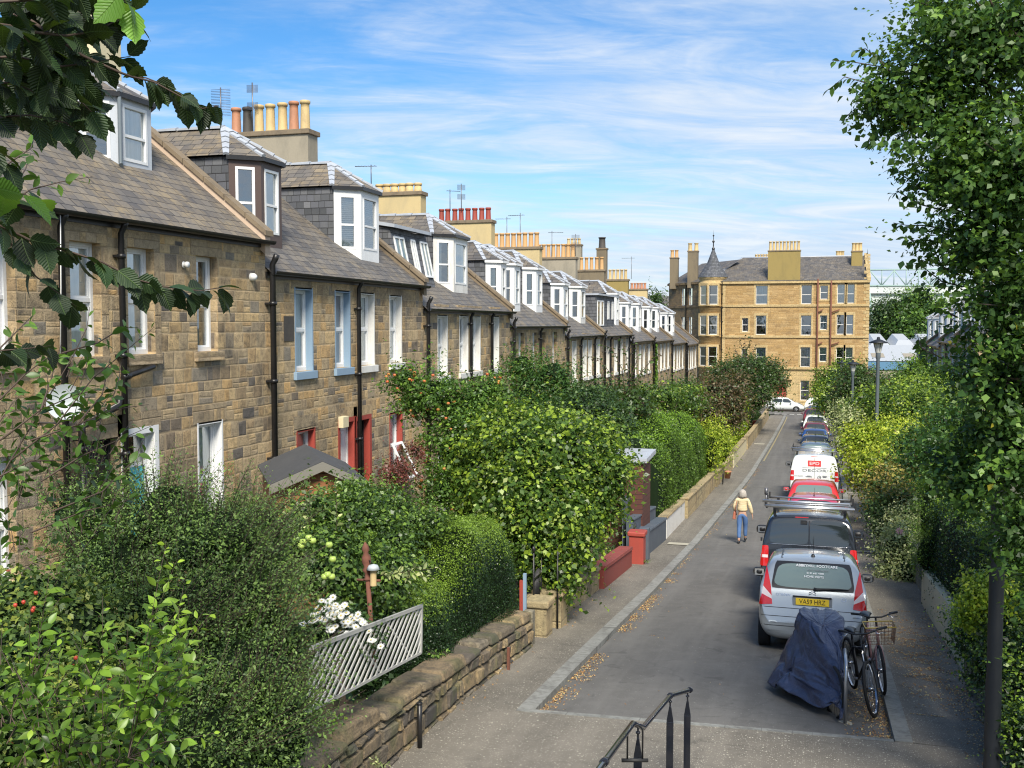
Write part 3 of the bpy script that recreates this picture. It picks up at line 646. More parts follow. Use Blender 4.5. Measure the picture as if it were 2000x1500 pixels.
def dormer(root, P, E, yc, hf=.55, cl=.42, du=.48, top=2.36, uf=-.6, wbo=.34, wto=.20, apex=-1.7, rid=3.12, face='white_paint', cheek='slate_hung', roof='slate', near=True, frame='white_paint', inner='curtain', back=-4., slat=False):
    """canted bay dormer with a piended slate roof; P plane at eaves height zero"""
    sl = .8; z0 = lambda u: E-u*(-sl) if False else E+(-u)*sl
    q = [(yc-hf-cl, uf-du), (yc-hf, uf), (yc+hf, uf), (yc+hf+cl, uf-du)]
    m = MB()
    T = E+top
    for i in range(3):
        (a0, u0), (a1, u1) = q[i], q[i+1]
        L = math.hypot(a1-a0, u1-u0); dv = Vector((0, (a1-a0)/L, 0)); 
        ax = (P(a1, 0, u1)-P(a0, 0, u0)).normalized(); nn = Vector((-ax.y, ax.x, 0))
        mid = P((a0+a1)/2, 0, (u0+u1)/2)
        if nn.dot(P.n) < 0: nn = -nn
        Q = Pl(P(a0, 0, u0), ax, nn)
        zb = E+(-u0)*sl-.15 if i == 0 else (E+(-u1)*sl-.15 if i == 2 else E-uf*sl-.12)
        zb0, zb1 = E-u0*sl-.1, E-u1*sl-.1
        wz0, wz1 = E-uf*sl+wbo, T-wto
        # wall panel round the opening
        s0, s1 = .13, L-.13
        for (c0, c1) in ((0, s0), (s1, L)): pbox(m, Q, c0, c1, min(zb0, zb1), T, -.06, 0)
        pbox(m, Q, s0, s1, wz1, T, -.06, 0); pbox(m, Q, s0, s1, min(zb0, zb1), wz0, -.06, 0)
        q_ = (s0, s1, wz0, wz1, Q); 
        dormer.w.append(q_)
    body = m.build('dormer', face, root)
    for (s0, s1, wz0, wz1, Q) in dormer.w:
        fw = .055; f = MB()
        pbox(f, Q, s0, s1, wz0, wz0+fw, -.07, .012); pbox(f, Q, s0, s1, wz1-fw, wz1, -.07, .012); pbox(f, Q, s0, s0+fw, wz0+fw, wz1-fw, -.07, .012); pbox(f, Q, s1-fw, s1, wz0+fw, wz1-fw, -.07, .012)
        mz = (wz0*.55+wz1*.45); pbox(f, Q, s0+fw, s1-fw, mz-.025, mz+.025, -.06, .004)
        f.build('window_frame', frame, body)
        g_ = MB(); g_.face([Q(s0+fw, wz0+fw, -.04), Q(s1-fw, wz0+fw, -.04), Q(s1-fw, wz1-fw, -.04), Q(s0+fw, wz1-fw, -.04)]); g_.build('pane', 'pane' if near else 'pane_far', body)
        if inner:
            k = MB()
            if slat:
                for j in range(24): zz = wz0+.08+(wz1-wz0-.16)*j/24; k.face([Q(s0+.03, zz, -.09), Q(s1-.03, zz, -.09), Q(s1-.03, zz+.04, -.115), Q(s0+.03, zz+.04, -.115)])
                k.build('blind', 'blind_slats', body)
            elif rw.random() < .8:
                part_ = rw.choice([1, 1, .4]); k.grid([[Q(s0+.03+(s1-s0-.06)*part_*i/10, b, -.075+.02*math.sin(i*2.6)) for b in (wz0, wz1)] for i in range(11)])
                k.build('curtain', inner, body)
    k = MB(); zf = E-uf*sl                # inside of the bay
    ins = [(yc-hf-cl+.02, uf-du-.02), (yc-hf+.05, uf-.12), (yc+hf-.05, uf-.12), (yc+hf+cl-.02, uf-du-.02)]
    # cheeks
    for s_ in (-1, 1):
        m = MB(); a = yc+s_*(hf+cl); ub = -top/sl-.12
        m.hexa([P(a, E+top, uf-du), P(a, E+top, ub), P(a, E-(uf-du)*sl-.12, uf-du)], [P(a-s_*.08, E+top, uf-du), P(a-s_*.08, E+top, ub), P(a-s_*.08, E-(uf-du)*sl-.12, uf-du)])
        m.build('cheek', cheek, body)
    k = MB(); pbox(k, P, yc-hf-cl+.09, yc+hf+cl-.09, zf, T-.05, uf-du-.75, uf-du-.6); k.build('room', 'interior', body)
    # roof
    o = .09; qe = [(yc-hf-cl-o, uf-du), (yc-hf-o*.5, uf+o), (yc+hf+o*.5, uf+o), (yc+hf+cl+o, uf-du)]
    AP = P(yc, E+rid, apex); RB = P(yc, E+rid+.02, back)
    Z = T+.02; e = [P(a, Z, u) for a, u in qe]; eb = [P(qe[0][0], Z, back), P(qe[3][0], Z, back)]
    m = MB()
    for i in range(3): m.face([e[i], e[i+1], AP])
    m.face([eb[0], e[0], AP, RB]); m.face([e[3], eb[1], RB, AP])
    m.face([e[3], e[2], e[1], e[0]])
    m.build('dormer_roof', roof, body)
    # lead hips and ridge, eaves board
    m = MB()
    def leadstrip(a, b, w0, w1, n=5):
        a, b = Vector(a), Vector(b); t = (b-a).normalized(); s2 = t.cross(Vector((0, 0, 1))).normalized(); up = s2.cross(t).normalized()
        if up.z < 0: up = -up
        for i in range(n):
            p0, p1 = a+(b-a)*(i/n), a+(b-a)*((i+1)/n-.01); w_0, w_1 = w0+(w1-w0)*i/n, w0+(w1-w0)*(i+1)/n; lift = .035
            for sg in (-1, 1):
                m.hexa([p0+up*.0, p1+up*.0, p1+s2*sg*w_1-up*w_1*.34, p0+s2*sg*w_0-up*w_0*.34], [p0+up*(lift+.02), p1+up*lift, p1+s2*sg*w_1-up*(w_1*.34-lift), p0+s2*sg*w_0-up*(w_0*.34-lift-.02)])
    for i in range(4): leadstrip(e[i], AP, .05 if 0 < i < 3 else .06, .10)
    leadstrip(AP, RB, .10, .10, 4)
    m.build('lead_flashing', 'lead', body)
    m = MB()
    for i in range(3):
        a, b = e[i], e[i+1]; dn = Vector((0, 0, -.09)); m.hexa([a+dn, b+dn, b+dn*1.0+(AP-b).normalized()*.05, a+dn+(AP-a).normalized()*.05], [a-Vector((0, 0, .005)), b-Vector((0, 0, .005)), b+(AP-b).normalized()*.05, a+(AP-a).normalized()*.05])
    m.build('gutter', 'cast_iron' if near else 'white_paint', body)
    # lead apron on the roof below the bay
    m = MB(); ap = []
    for (a, u) in [(q[0][0]-.12, q[0][1]), (q[1][0]-.05, q[1][1]+.22), (q[2][0]+.05, q[2][1]+.22), (q[3][0]+.12, q[3][1])]: ap.append(P(a, E-u*sl+.03, u))
    inn = [P(a, E-u*sl+.05, u-.02) for a, u in q]
    for i in range(3): m.face([ap[i], ap[i+1], inn[i+1], inn[i]])
    m.build('lead_apron', 'lead', body)
    dormer.w.clear()
    return body
dormer.w = []

def pipe(root, P, a, b0, b1, d=.09, r=.05, name='drainpipe', top=True, m_='cast_iron'):
    m = MB(); m.tube([P(a, b0, d), P(a, b1, d)]+([P(a, b1+.12, d+.07), P(a, b1+.2, d+.1)] if top else []), r, 10)
    z_ = b0+.4
    while z_ < b1: m.tube([P(a, z_-.035, d), P(a, z_+.035, d)], r*1.35, 10); pbox(m, P, a-r*1.9, a+r*1.9, z_-.02, z_+.02, 0, d); z_ += 1.55
    return m.build(name, m_, root)
def vine(*a): pass
FL = {}
def house(name, label, P, y0, y1, E, base, wins, lows, dorms, pipes=(), skew=True, slatem='slate', near=True, group='stone terraced houses', xs=1, wallmat='stone_house', loc=None, extra=None, gablewall=False, depth=8.0):
    root = thing(name, label, 'house', P((y0+y1)/2, base, 0), group)
    FL[label] = root
    m = MB(); ops = []
    for w_ in wins: ops.append((w_['a'][0], w_['a'][1], w_['b'][0], w_['b'][1], 0))
    for w_ in lows: ops.append((w_['a'][0], w_['a'][1], w_['b'][0], w_['b'][1], 0))
    wall_open(m, P, y0+.002, y1-.002, base, E+.02, ops, .2)
    # back and ends
    m.face([P(y0+.002, base, -depth), P(y1-.002, base, -depth), P(y1-.002, E, -depth), P(y0+.002, E, -depth)])
    rz = E+depth/2*.8
    for yy in (y0+.002, y1-.002):
        m.face([P(yy, base, 0), P(yy, base, -depth), P(yy, E, -depth), P(yy, rz-.05, -depth/2), P(yy, E, 0)])
    wl = m.build('wall', wallmat, root)
    # dressed lintels over the openings
    for w_ in wins+lows:
        m = MB()
        (a0, a1), (b0, b1) = w_['a'], w_['b']
        pbox(m, P, a0-.17, a1+.17, b1+.004, b1+.34, -.12, .006)
        if w_.get('margin'): pbox(m, P, a0-.16, a0-.003, b0, b1, -.1, .005); pbox(m, P, a1+.003, a1+.16, b0, b1, -.1, .005)
        m.build('lintel', 'stone_dressed', root)
    # roof: front slope as a subdivided, very slightly uneven sheet
    m = MB(); m.smooth = False; r0, r1 = y0+.0, y1-.0
    rr = random.Random(int(y0*10)); NY, NU = 10, 6
    def rs(y, u): return E+(-u)*.8+.055+.012*math.sin(y*1.7+u*2)+rr.uniform(-.004, .004)
    m.grid([[P(r0+(r1-r0)*i/NY, rs(r0+(r1-r0)*i/NY, u) if 0 < i < NY else E-u*.8+.055, u) for u in [.13-(depth/2+.13)*j/NU for j in range(NU+1)]] for i in range(NY+1)])
    m.face([P(r0, rz+.05, -depth/2), P(r1, rz+.05, -depth/2), P(r1, E, -depth-.1), P(r0, E, -depth-.1)])
    m.face([P(r0, E-.05, .13), P(r1, E-.05, .13), P(r1, E-.05, -.02), P(r0, E-.05, -.02)]); m.face([P(r0, E-.05, .13), P(r1, E-.05, .13), P(r1, E-.05+.005, .13), P(r0, E-.05+.005, .13)])
    rf = m.build('roof', slatem, root)
    m = MB(); pbox(m, P, r0, r1, rz+.03, rz+.12, -depth/2-.1, -depth/2+.1); m.build('ridge', 'lead', rf, bevel=.02)
    m = MB()       # gutter: half-round along the eaves
    n = 8; m.smooth = True
    m.grid([[P(y, E-.03+.075*math.sin(-math.pi*k/n), .13+.06+.07*math.cos(math.pi*k/n)) for k in range(n+1)] for y in (r0, r1)]); m.smooth = False
    pbox(m, P, r0, r1, E-.16, E-.04, -.005, .03)
    m.build('gutter', 'cast_iron', root)
    if skew:
        m = MB(); a = y1-.14
        m.cur = 0; N = 9
        for i in range(N):
            u0, u1 = .16-(depth/2+.16)*i/N, .16-(depth/2+.16)*(i+1)/N+.015
            m.hexa([P(a-.1, E-u0*.8+.2, u0), P(a+.2, E-u0*.8+.2, u0), P(a+.2, E-u1*.8+.2, u1), P(a-.1, E-u1*.8+.2, u1)], [P(a-.1, E-u0*.8+.30, u0), P(a+.2, E-u0*.8+.30, u0), P(a+.2, E-u1*.8+.30, u1), P(a-.1, E-u1*.8+.30, u1)])
        m.cur = 1; u0, u1 = .12, -depth/2
        m.hexa([P(a-.06, E-u0*.8-.2, u0), P(a+.14, E-u0*.8-.2, u0), P(a+.14, E-u1*.8-.2, u1), P(a-.06, E-u1*.8-.2, u1)], [P(a-.06, E-u0*.8+.2, u0), P(a+.14, E-u0*.8+.2, u0), P(a+.14, E-u1*.8+.2, u1), P(a-.06, E-u1*.8+.2, u1)])
        m.build('skew', ['skew_stone', 'skew_render' if y1 < 20 else 'skew_stone'], rf)
    for w_ in wins+lows:
        k = {q: w_[q] for q in w_ if q not in ('a', 'b', 'margin', 'door')}
        if 'door' in w_: continue
        window(root, P, *w_['a'], *w_['b'], far=not near, **k)
    for dd in dorms: dormer(root, P, E, near=near, **dd)
    for p_ in pipes: pipe(root, P, p_, base+.05, E-.25)
    return root
XW = -10.5
PLL = Pl((XW, 0, 0), (0, 1, 0), (1, 0, 0))
def W(a0, a1, b0, b1, **k): return dict(a=(a0, a1), b=(b0, b1), **k)

# house nearest the camera
E0 = 6.05
h0 = house('terraced_house', 'nearest sandstone house, with pale grey dormer and turquoise door behind the bushes', PLL, 9.7, 18.2, E0, -1.2,
    [W(10.55, 11.55, 3.9, 5.62, sill='stone_dressed', inner='curtain'), W(12.62, 13.30, 3.9, 5.62, margin=1), W(13.93, 14.62, 3.9, 5.62, margin=1), W(15.83, 16.48, 3.9, 5.6, style='sash')],
    [W(10.45, 11.45, .6, 2.6), W(12.9, 13.62, -.6, 2.62, door=1), W(13.78, 14.55, -.6, 2.62, door=1), W(15.8, 16.55, .52, 2.6, surround='white_paint', sill='white_paint')],
    [dict(yc=16.12, hf=.48, cl=.5, du=.5, uf=-1.42, top=2.42, wbo=.13, wto=.15, face='grey_paint', rid=3.17, apex=-2.6), dict(yc=12.3, hf=.48, cl=.5, du=.5, uf=-1.42, top=2.42, wbo=.13, wto=.15, face='grey_paint', rid=3.17, apex=-2.6)], pipes=[12.35, 13.68], slatem='slate_brown')
def door(root, P, a0, a1, b0, b1, m_, depth=.17, fan=True, frame='white_paint', surround=None):
    f = MB(); fw = .06; d = -depth
    pbox(f, P, a0, a0+fw, b0, b1, d-.06, d+.02); pbox(f, P, a1-fw, a1, b0, b1, d-.06, d+.02); pbox(f, P, a0+fw, a1-fw, b1-fw, b1, d-.06, d+.02)
    t = b1-fw-(.45 if fan else 0)
    if fan: pbox(f, P, a0+fw, a1-fw, t-.05, t, d-.05, d+.01)
    o = MB(); pbox(o, P, a0+fw+.003, a1-fw-.003, b0, t-.053, d-.05, d-.01)
    w_ = (a1-a0-2*fw)
    for (x0, x1) in ((.12, .46), (.54, .88)):
        for (z0, z1) in ((.08, .42), (.5, .94)):
            pbox(o, P, a0+fw+w_*x0, a0+fw+w_*x1, b0+(t-b0)*z0, b0+(t-b0)*z1, d-.012, d+.004)
    dd = o.build('door', m_, root, bevel=.006); f.build('frame', frame, dd)
    h = MB(); c = P(a0+fw+.09, b0+1.0, d+.04); h.tube([c-P.n*.04, c], .012, 8); h.tube([c, c+P.a*.1], .012, 8); h.build('handle', 'chrome', dd)
    if fan: g_ = MB(); g_.face([P(a0+fw, t, d-.03), P(a1-fw, t, d-.03), P(a1-fw, b1-fw, d-.03), P(a0+fw, b1-fw, d-.03)]); g_.build('pane', 'pane', dd); k = MB(); k.face([P(a0, t-.1, d-.2), P(a1, t-.1, d-.2), P(a1, b1, d-.2), P(a0, b1, d-.2)]); k.build('room', 'interior', dd)
    if surround:
        s_ = MB(); tt = .012
        pbox(s_, P, a1-tt, a1-.002, b0, b1, -depth, .008); pbox(s_, P, a0+.002, a0+tt, b0, b1, -depth, .008); pbox(s_, P, a0+tt, a1-tt, b1-tt, b1-.002, -depth, .008)
        for (x0, x1) in ((a0-.10, a0+.002), (a1-.002, a1+.10)): pbox(s_, P, x0, x1, b0, b1+.1, -.01, .009)
        pbox(s_, P, a0, a1, b1-.002, b1+.1, -.01, .0085); s_.build('surround', surround, dd)
    return dd
door(h0, PLL, 12.9, 13.62, -.6, 2.62, 'dark_door', fan=False, frame='dark_door')
door(h0, PLL, 13.78, 14.55, -.6, 2.62, 'turquoise_paint', surround='white_paint')
chimney(h0, -15.6, -13.86, 18.0, 7.2, 11.1, 4, 'render_cream', potm='pot_cream', wy=.7)
dc = atX(131, 787, XW+.55); dn = Vector((.45, -.86, .22)).normalized(); du_ = dn.cross(Vector((0, 0, 1))).normalized(); dw_ = du_.cross(dn)
m = MB(); m.smooth = True; m.grid([[dc+dn*(.11*r_*r_)+du_*(.25*r_*math.cos(t_))+dw_*(.25*r_*math.sin(t_)) for r_ in (0, .25, .5, .75, 1)] for t_ in [2*math.pi*i/24 for i in range(25)]])
m.smooth = False; dsh = m.build('satellite_dish', 'dish', h0)
m = MB(); m.tube([(XW, dc.y+.1, dc.z-.3), (XW+.3, dc.y+.1, dc.z-.3), tuple(dc-dn*.01)], .018, 6); m.tube([dc-dw_*.24, dc+dn*.3-dw_*.18], .010, 5); m.tube([dc+dn*.27-dw_*.19, dc+dn*.33-dw_*.16], .025, 8); m.build('dish_arm', 'aerial_metal', dsh)
m = MB(); c = atX(364, 517, XW+.07); m.lathe([(0, .04), (.05, .04), (.055, .0), (.03, -.03), (.06, -.05)], (XW+.07, c.y, c.z), 12, 'x'); m.build('vent_cowl', 'alarm_white', h0)
m = MB(); c = atX(495, 541, XW+.05); m.lathe([(0, .07), (.045, .06), (.075, .02), (.08, -.05)], (XW+.05, c.y, c.z), 14, 'x'); m.build('alarm_box', 'alarm_white', h0)
m = MB(); c = atX(171, 895, XW+.25); m.tube([(XW, c.y, c.z+.25), (XW+.25, c.y, c.z+.28), (XW+.25, c.y, c.z+.16)], .012, 6)
for (r0_, z0_, r1_, z1_) in ((.03, .17, .10, .12), (.085, .11, .06, -.14), (.02, -.14, .065, -.14)): m.lathe([(r0_, z0_), (r1_, z1_)], (XW+.25, c.y, c.z), 6)
m.build('lantern', 'cast_iron', h0)
m = MB(); p1 = atX(300, 716, XW+.1); p0 = atX(240, 738, XW+.1); m.tube([p0, p1], .045, 8); m.tube([p0+(p1-p0)*.1, p0+(p1-p0)*.2], .06, 8); p2 = atX(232, 792, XW+.1); p3 = atX(160, 832, XW+.12); m.tube([p2+Vector((0, 0, .15)), p2, p3, p3-Vector((0, 0, .3))], .06, 8); m.tube([p3-Vector((0, 0, .3)), (XW+.12, p3.y, -.8)], .06, 8); m.build('waste_pipe', 'cast_iron', h0)
m = MB(); p_ = PLL(15.62, 0, -1.36); m.tube([(p_.x, p_.y, 8.4), (p_.x, p_.y, 7.25), (p_.x+.05, p_.y-.05, 7.2)], .035, 8); m.build('downpipe', 'lamp_column', h0)
m = MB(); m.tube([atX(118, 420, XW+.16), atX(119, 560, XW+.16), atX(118, 690, XW+.16)], .008, 5); m.build('cable', 'alarm_white', h0)

# second house: blue and red painted openings
E1 = 5.47
h1 = house('terraced_house', 'second stone house, with pale blue upper window surrounds and red doorways below', PLL, 18.2, 26.7, E1, -1.9,
    [W(19.40, 20.15, 3.38, 5.13, surround='blue_paint', sill='blue_paint'), W(21.28, 22.02, 3.38, 5.13, surround='blue_paint', sill='blue_paint', inner='curtain_warm'), W(22.62, 23.4, 3.38, 5.12, surround='old_white_paint', sill='old_white_paint'), W(24.4, 25.15, 3.38, 5.1, surround='old_white_paint', sill='old_white_paint')],
    [W(19.42, 20.2, .3, 2.1, surround='red_paint', sill='red_paint', inner='curtain_warm'), W(21.45, 22.2, -1.2, 2.1, door=1), W(22.35, 23.1, -1.2, 2.08, door=1), W(24.35, 25.15, .3, 2.06, surround='red_paint', sill='red_paint')],
    [dict(yc=19.54, hf=.42, cl=.42, du=.5, face='brown_paint', roof='slate_brown'), dict(yc=24.55, hf=.55, cl=.42, du=.55, roof='slate_brown', slat=True)], pipes=[22.34])
pipe(h1, PLL, 18.27, -1.8, E1+.1, .12, .06)
door(h1, PLL, 21.45, 22.2, -1.2, 2.1, 'white_paint', surround='red_paint', fan=False); door(h1, PLL, 22.35, 23.1, -1.2, 2.08, 'dark_door', surround='red_paint', fan=False, frame='dark_door')
m = MB(); c = atX(566, 642, XW+.02); pbox(m, PLL, c.y-.22, c.y+.2, c.z-.26, c.z+.26, .0, .012); m.build('blackened_block', 'pot_black', h1)
m = MB(); c = atX(666, 824, XW); pbox(m, PLL, c.y-.15, c.y+.15, c.z-.13, c.z+.13, 0, .13); m.build('meter_box', 'render_cream', h1, bevel=.01)
m = MB(); c = atX(780, 858, XW+.3); m.cur = 0      # lower sash swung outwards
Qs = Pl(PLL(24.42, .42, .0), (0, 1, 0), (math.cos(.35), 0, -math.sin(.35)))
def tilt(a, b, d): t = .48; return PLL(24.42+a, .40+b*math.cos(t), .0+(1.0-b)*math.sin(t)+d)
for (a0, a1, b0, b1) in ((0, .66, 0, .06), (0, .66, .94, 1.0), (0, .06, .06, .94), (.6, .66, .06, .94)): m.hexa([tilt(a0, b0, 0), tilt(a1, b0, 0), tilt(a1, b1, 0), tilt(a0, b1, 0)], [tilt(a0, b0, .04), tilt(a1, b0, .04), tilt(a1, b1, .04), tilt(a0, b1, .04)])
ow = m.build('window', 'white_paint', h1)
m = MB(); m.face([tilt(.06, .06, .02), tilt(.6, .06, .02), tilt(.6, .94, .02), tilt(.06, .94, .02)]); m.build('pane', 'pane', ow)
vr = [('pot_terracotta', .95), ('pot_black', .95), ('pot_cream', 1.), ('pot_cream', 1), ('pot_cream', 1.03), ('pot_terracotta', 1.05), ('pot_cream', 1.05)]
chimney(h1, -16.4, -13.75, 26.55, 7.8, 9.86, 7, 'render_grey', vary=vr, ph=.80, pr=.14, wy=.6)
aerial(h1, atY(494, 262, 26.3)-Vector((0, 0, 0)), 1.45, 'grid', .2, .55); aerial(h1, atY(432, 250, 26.3), 1.15, 'grid', .1, 1.)

# the rest of the row
grp = [
 ('third stone house, with slate-hung box dormer beside a tall white bay and short yellow pots', 26.7, 35.2, 4.85, 4.62,
  [27.88, 29.78, 31.0, 33.05], [dict(yc=31.6, hf=.68, cl=.5, du=.5, roof='slate_brown', face='old_white_paint')], [30.62, 32.8], ('render_yellow', 6, 'pot_cream', 9.18, .33, -15.7, .14)),
 ('fourth stone house, with three white bay dormers and red chimney pots', 35.2, 43.6, 4.33, 4.05, [36.3, 38.25, 39.45, 41.4], [dict(yc=36.4, hf=.35, cl=.35), dict(yc=38.2, hf=.42, cl=.4), dict(yc=41.5, hf=.5, cl=.4)], [39.15], ('render_yellow', 8, 'pot_red', 8.97, .55, -16.4, .12)),
 ('fifth stone house, with two white bay dormers and tall yellow chimney pots', 43.6, 51.8, 3.86, 3.6, [45.0, 47.2, 48.4, 50.3], [dict(yc=46.2, hf=.5, cl=.42), dict(yc=49.9, hf=.55, cl=.45, face='old_white_paint')], [46.5, 49.6], ('render_yellow', 8, 'pot_orange', 8.38, .75, -16.4, .13)),
 ('sixth stone house, with long slate-hung box dormer and a drainpipe on its front', 51.8, 60.1, 3.78, 3.5, [52.9, 55.1, 56.8, 58.6], [dict(yc=59.1, hf=.45, cl=.35)], [53.6, 56.1, 59.3], ('render_grey', 8, 'pot_orange', 8.36, .8, -16.3, .13)),
 ('seventh stone house, with ivy climbing beyond its paired white dormers', 60.1, 68.7, 3.34, 3.05, [61.4, 63.2, 64.7, 66.8], [dict(yc=63.2, hf=.5, cl=.4), dict(yc=67.0, hf=.5, cl=.4)], [61.0], ('render_brown', 5, 'pot_orange', 8.05, .85, -15.6, .13)),
 ('eighth stone house, with grey stack of thin pots above two white bays', 68.7, 77.8, 3.22, 2.95, [70.3, 72.3, 74.0, 76.0], [dict(yc=71.6, hf=.5, cl=.4), dict(yc=75.3, hf=.5, cl=.4)], [69.3], ('render_ochre', 5, 'pot_cream', 7.78, .75, -15.4, .12)),
 ('ninth stone house, second from the far end of the left row', 77.8, 87.0, 2.88, 2.6, [79.3, 81.2, 82.6, 84.6], [dict(yc=80.3, hf=.5, cl=.4), dict(yc=83.7, hf=.55, cl=.4)], [78.1, 86.6], ('render_yellow', 5, 'pot_terracotta', 7.35, .5, -15.3, .12)),
 ('last house of the left row, plain slate roof without dormers', 87.0, 95.9, 2.62, 2.3, [88.4, 90.4, 91.8, 93.9], [], [87.8], None)]
for hi_, (lab, y0, y1, E, hd, ws, dm, pp, ch) in enumerate(grp):
    surr = 'old_white_paint' if hi_ != 1 else None
    wl = [W(a, a+.78, hd-1.75, hd, surround=surr, sill=surr or 'stone_dressed', inner=rw.choice(['curtain', 'curtain', 'blind', 'curtain_warm', None])) for a in ws]
    base = gz(y0)-.4; g0 = base+.9
    ll = [W(a, a+.78, g0+.4, g0+1.9, surround=surr, sill=surr or 'stone_dressed') for a in (ws[0], ws[3])]
    h = house('terraced_house', lab, PLL, y0, y1, E, base, wl, ll, dm, pipes=pp, near=hi_ < 1, skew=True, slatem='slate')
    pipe(h, PLL, y0+.12, base, E+.1, .12, .055)
    if ch: chimney(h, ch[5], -13.75, y1-.12, E+2.2, ch[3], ch[1], ch[0], potm=ch[2], ph=ch[4], pr=ch[6], cap='skew_stone')
    FL[hi_] = h
    if hi_ == 0:    # slate-hung mansard dormer to the left of the bay
        m = MB(); P = PLL; a0, a1 = 26.95, 29.75; u0, u1 = -.75, -1.1; T = E+2.25
        m.hexa([P(a0, E-u0*.8-.1, u0), P(a1, E-u0*.8-.1, u0), P(a1, E+1, -2.6), P(a0, E+1, -2.6)], [P(a0, T, u1), P(a1, T, u1), P(a1, T, -2.9), P(a0, T, -2.9)])
        bd = m.build('dormer', 'slate_hung', h)
        m = MB(); m.hexa([P(a0-.1, T+.003, u1+.2), P(a1, T+.003, u1+.2), P(a1, T+.35, -3), P(a0-.1, T+.35, -3)], [P(a0-.1, T+.1, u1+.2), P(a1, T+.1, u1+.2), P(a1, T+.45, -3), P(a0-.1, T+.45, -3)]); m.build('dormer_roof', 'lead', bd)
        for (c0, c1) in ((27.1, 27.85), (28.35, 28.7), (29.1, 29.7)):
            def sl_(a, b, d): t = b; return P(a, E-u0*.8+.1+b*(T-E+u0*.8-.25), u0+(u1-u0)*(.1+b*.85)+d)
            m = MB(); f_ = .055/1.3
            for (x0, x1, z0, z1) in ((c0, c1, .18, .18+f_), (c0, c1, .96-f_, .96), (c0, c0+.055, .18+f_, .96-f_), (c1-.055, c1, .18+f_, .96-f_), ((c0+c1)/2-.02, (c0+c1)/2+.02, .18+f_, .96-f_)): m.hexa([sl_(x0, z0, -.02), sl_(x1, z0, -.02), sl_(x1, z1, -.02), sl_(x0, z1, -.02)], [sl_(x0, z0, .05), sl_(x1, z0, .05), sl_(x1, z1, .05), sl_(x0, z1, .05)])
            m.build('window_frame', 'white_paint', bd)
            m = MB(); m.face([sl_(c0+.04, .2, .02), sl_(c1-.04, .2, .02), sl_(c1-.04, .94, .02), sl_(c0+.04, .94, .02)]); m.build('pane', 'car_glass_green', bd)
    if hi_ == 3:
        m = MB(); P = PLL; a0, a1 = 52.6, 57.6; T = E+2.1
        pbox(m, P, a0, a1, E+.3, T, -3, -.5); bd = m.build('dormer', 'slate_hung', h)
        m = MB(); pbox(m, P, a0-.1, a1+.1, T+.003, T+.1, -3, -.35); m.build('dormer_roof', 'lead', bd)
        for c0, c1 in ((52.8, 53.6), (53.75, 54.5), (55.6, 56.0), (56.8, 57.2)):
            m = MB(); z0, z1 = E+.85, T-.25
            if c1-c0 > .5: z0 = E+.5
            for (x0, x1, q0, q1) in ((c0, c1, z0, z0+.07), (c0, c1, z1-.07, z1), (c0, c0+.07, z0+.07, z1-.07), (c1-.07, c1, z0+.07, z1-.07)): pbox(m, P, x0, x1, q0, q1, -.5, -.46)
            m.build('window_frame', 'white_paint', bd)
            m = MB(); pbox(m, P, c0+.07, c1-.07, z0+.07, z1-.07, -.499, -.485); m.build('pane', 'car_glass_green', bd)
aerial(FL[0], atY(725, 362, 34.9), .75, 'yagi', 3.3, .9)
aerial(FL[1], atY(879, 410, 43.3), .9, 'yagi', .6, .7); aerial(FL[1], atY(901, 412, 43.3), 1.2, 'grid', .5, .6)
aerial(FL[2], atY(990, 480, 51.6), 1.5, 'yagi', 3.3, .9); aerial(FL[2], atY(1016, 480, 51.6), 1.7, 'yagi', 3.0, 1)
aerial(FL[3], atY(1078, 500, 59.8), 1.5, 'yagi', .3, 1); aerial(FL[3], atY(1124, 500, 59.8), 1.3, 'grid', .3, .8)
aerial(FL[5], atY(1233, 545, 77.5), 1.7, 'yagi', 3.2, 1.1)
# two stacks of the street behind, standing above the ridge
hb = thing('back_house', 'stone house behind the terrace, only its two chimney stacks showing above the ridge', 'house', (-19, 84, gz(84)-.4))
m = MB(); m.box((-23, 82, gz(84)-.4), (-16.9, 88, 5.0)); m.build('wall', 'stone_house', hb)
m = MB(); m.hexa([(-23.2, 81.9, 5.003), (-16.7, 81.9, 5.003), (-16.7, 88.1, 5.003), (-23.2, 88.1, 5.003)], [(-20.1, 81.9, 7.2), (-19.9, 81.9, 7.2), (-19.9, 88.1, 7.2), (-20.1, 88.1, 7.2)]); m.build('roof', 'slate', hb)
p = atY(1176, 480, 84.5); chimney(hb, p.x-.42, p.x+.42, 84.5, 4, p.z-.2, 1, 'render_brown', potm='pot_black', ph=.9, pr=.3)
p = atY(1126, 475, 83.5); chimney(hb, p.x-.9, p.x+.45, 83.5, 4, p.z-.1, 4, 'render_grey', potm='pot_cream', ph=.5, pr=.12)

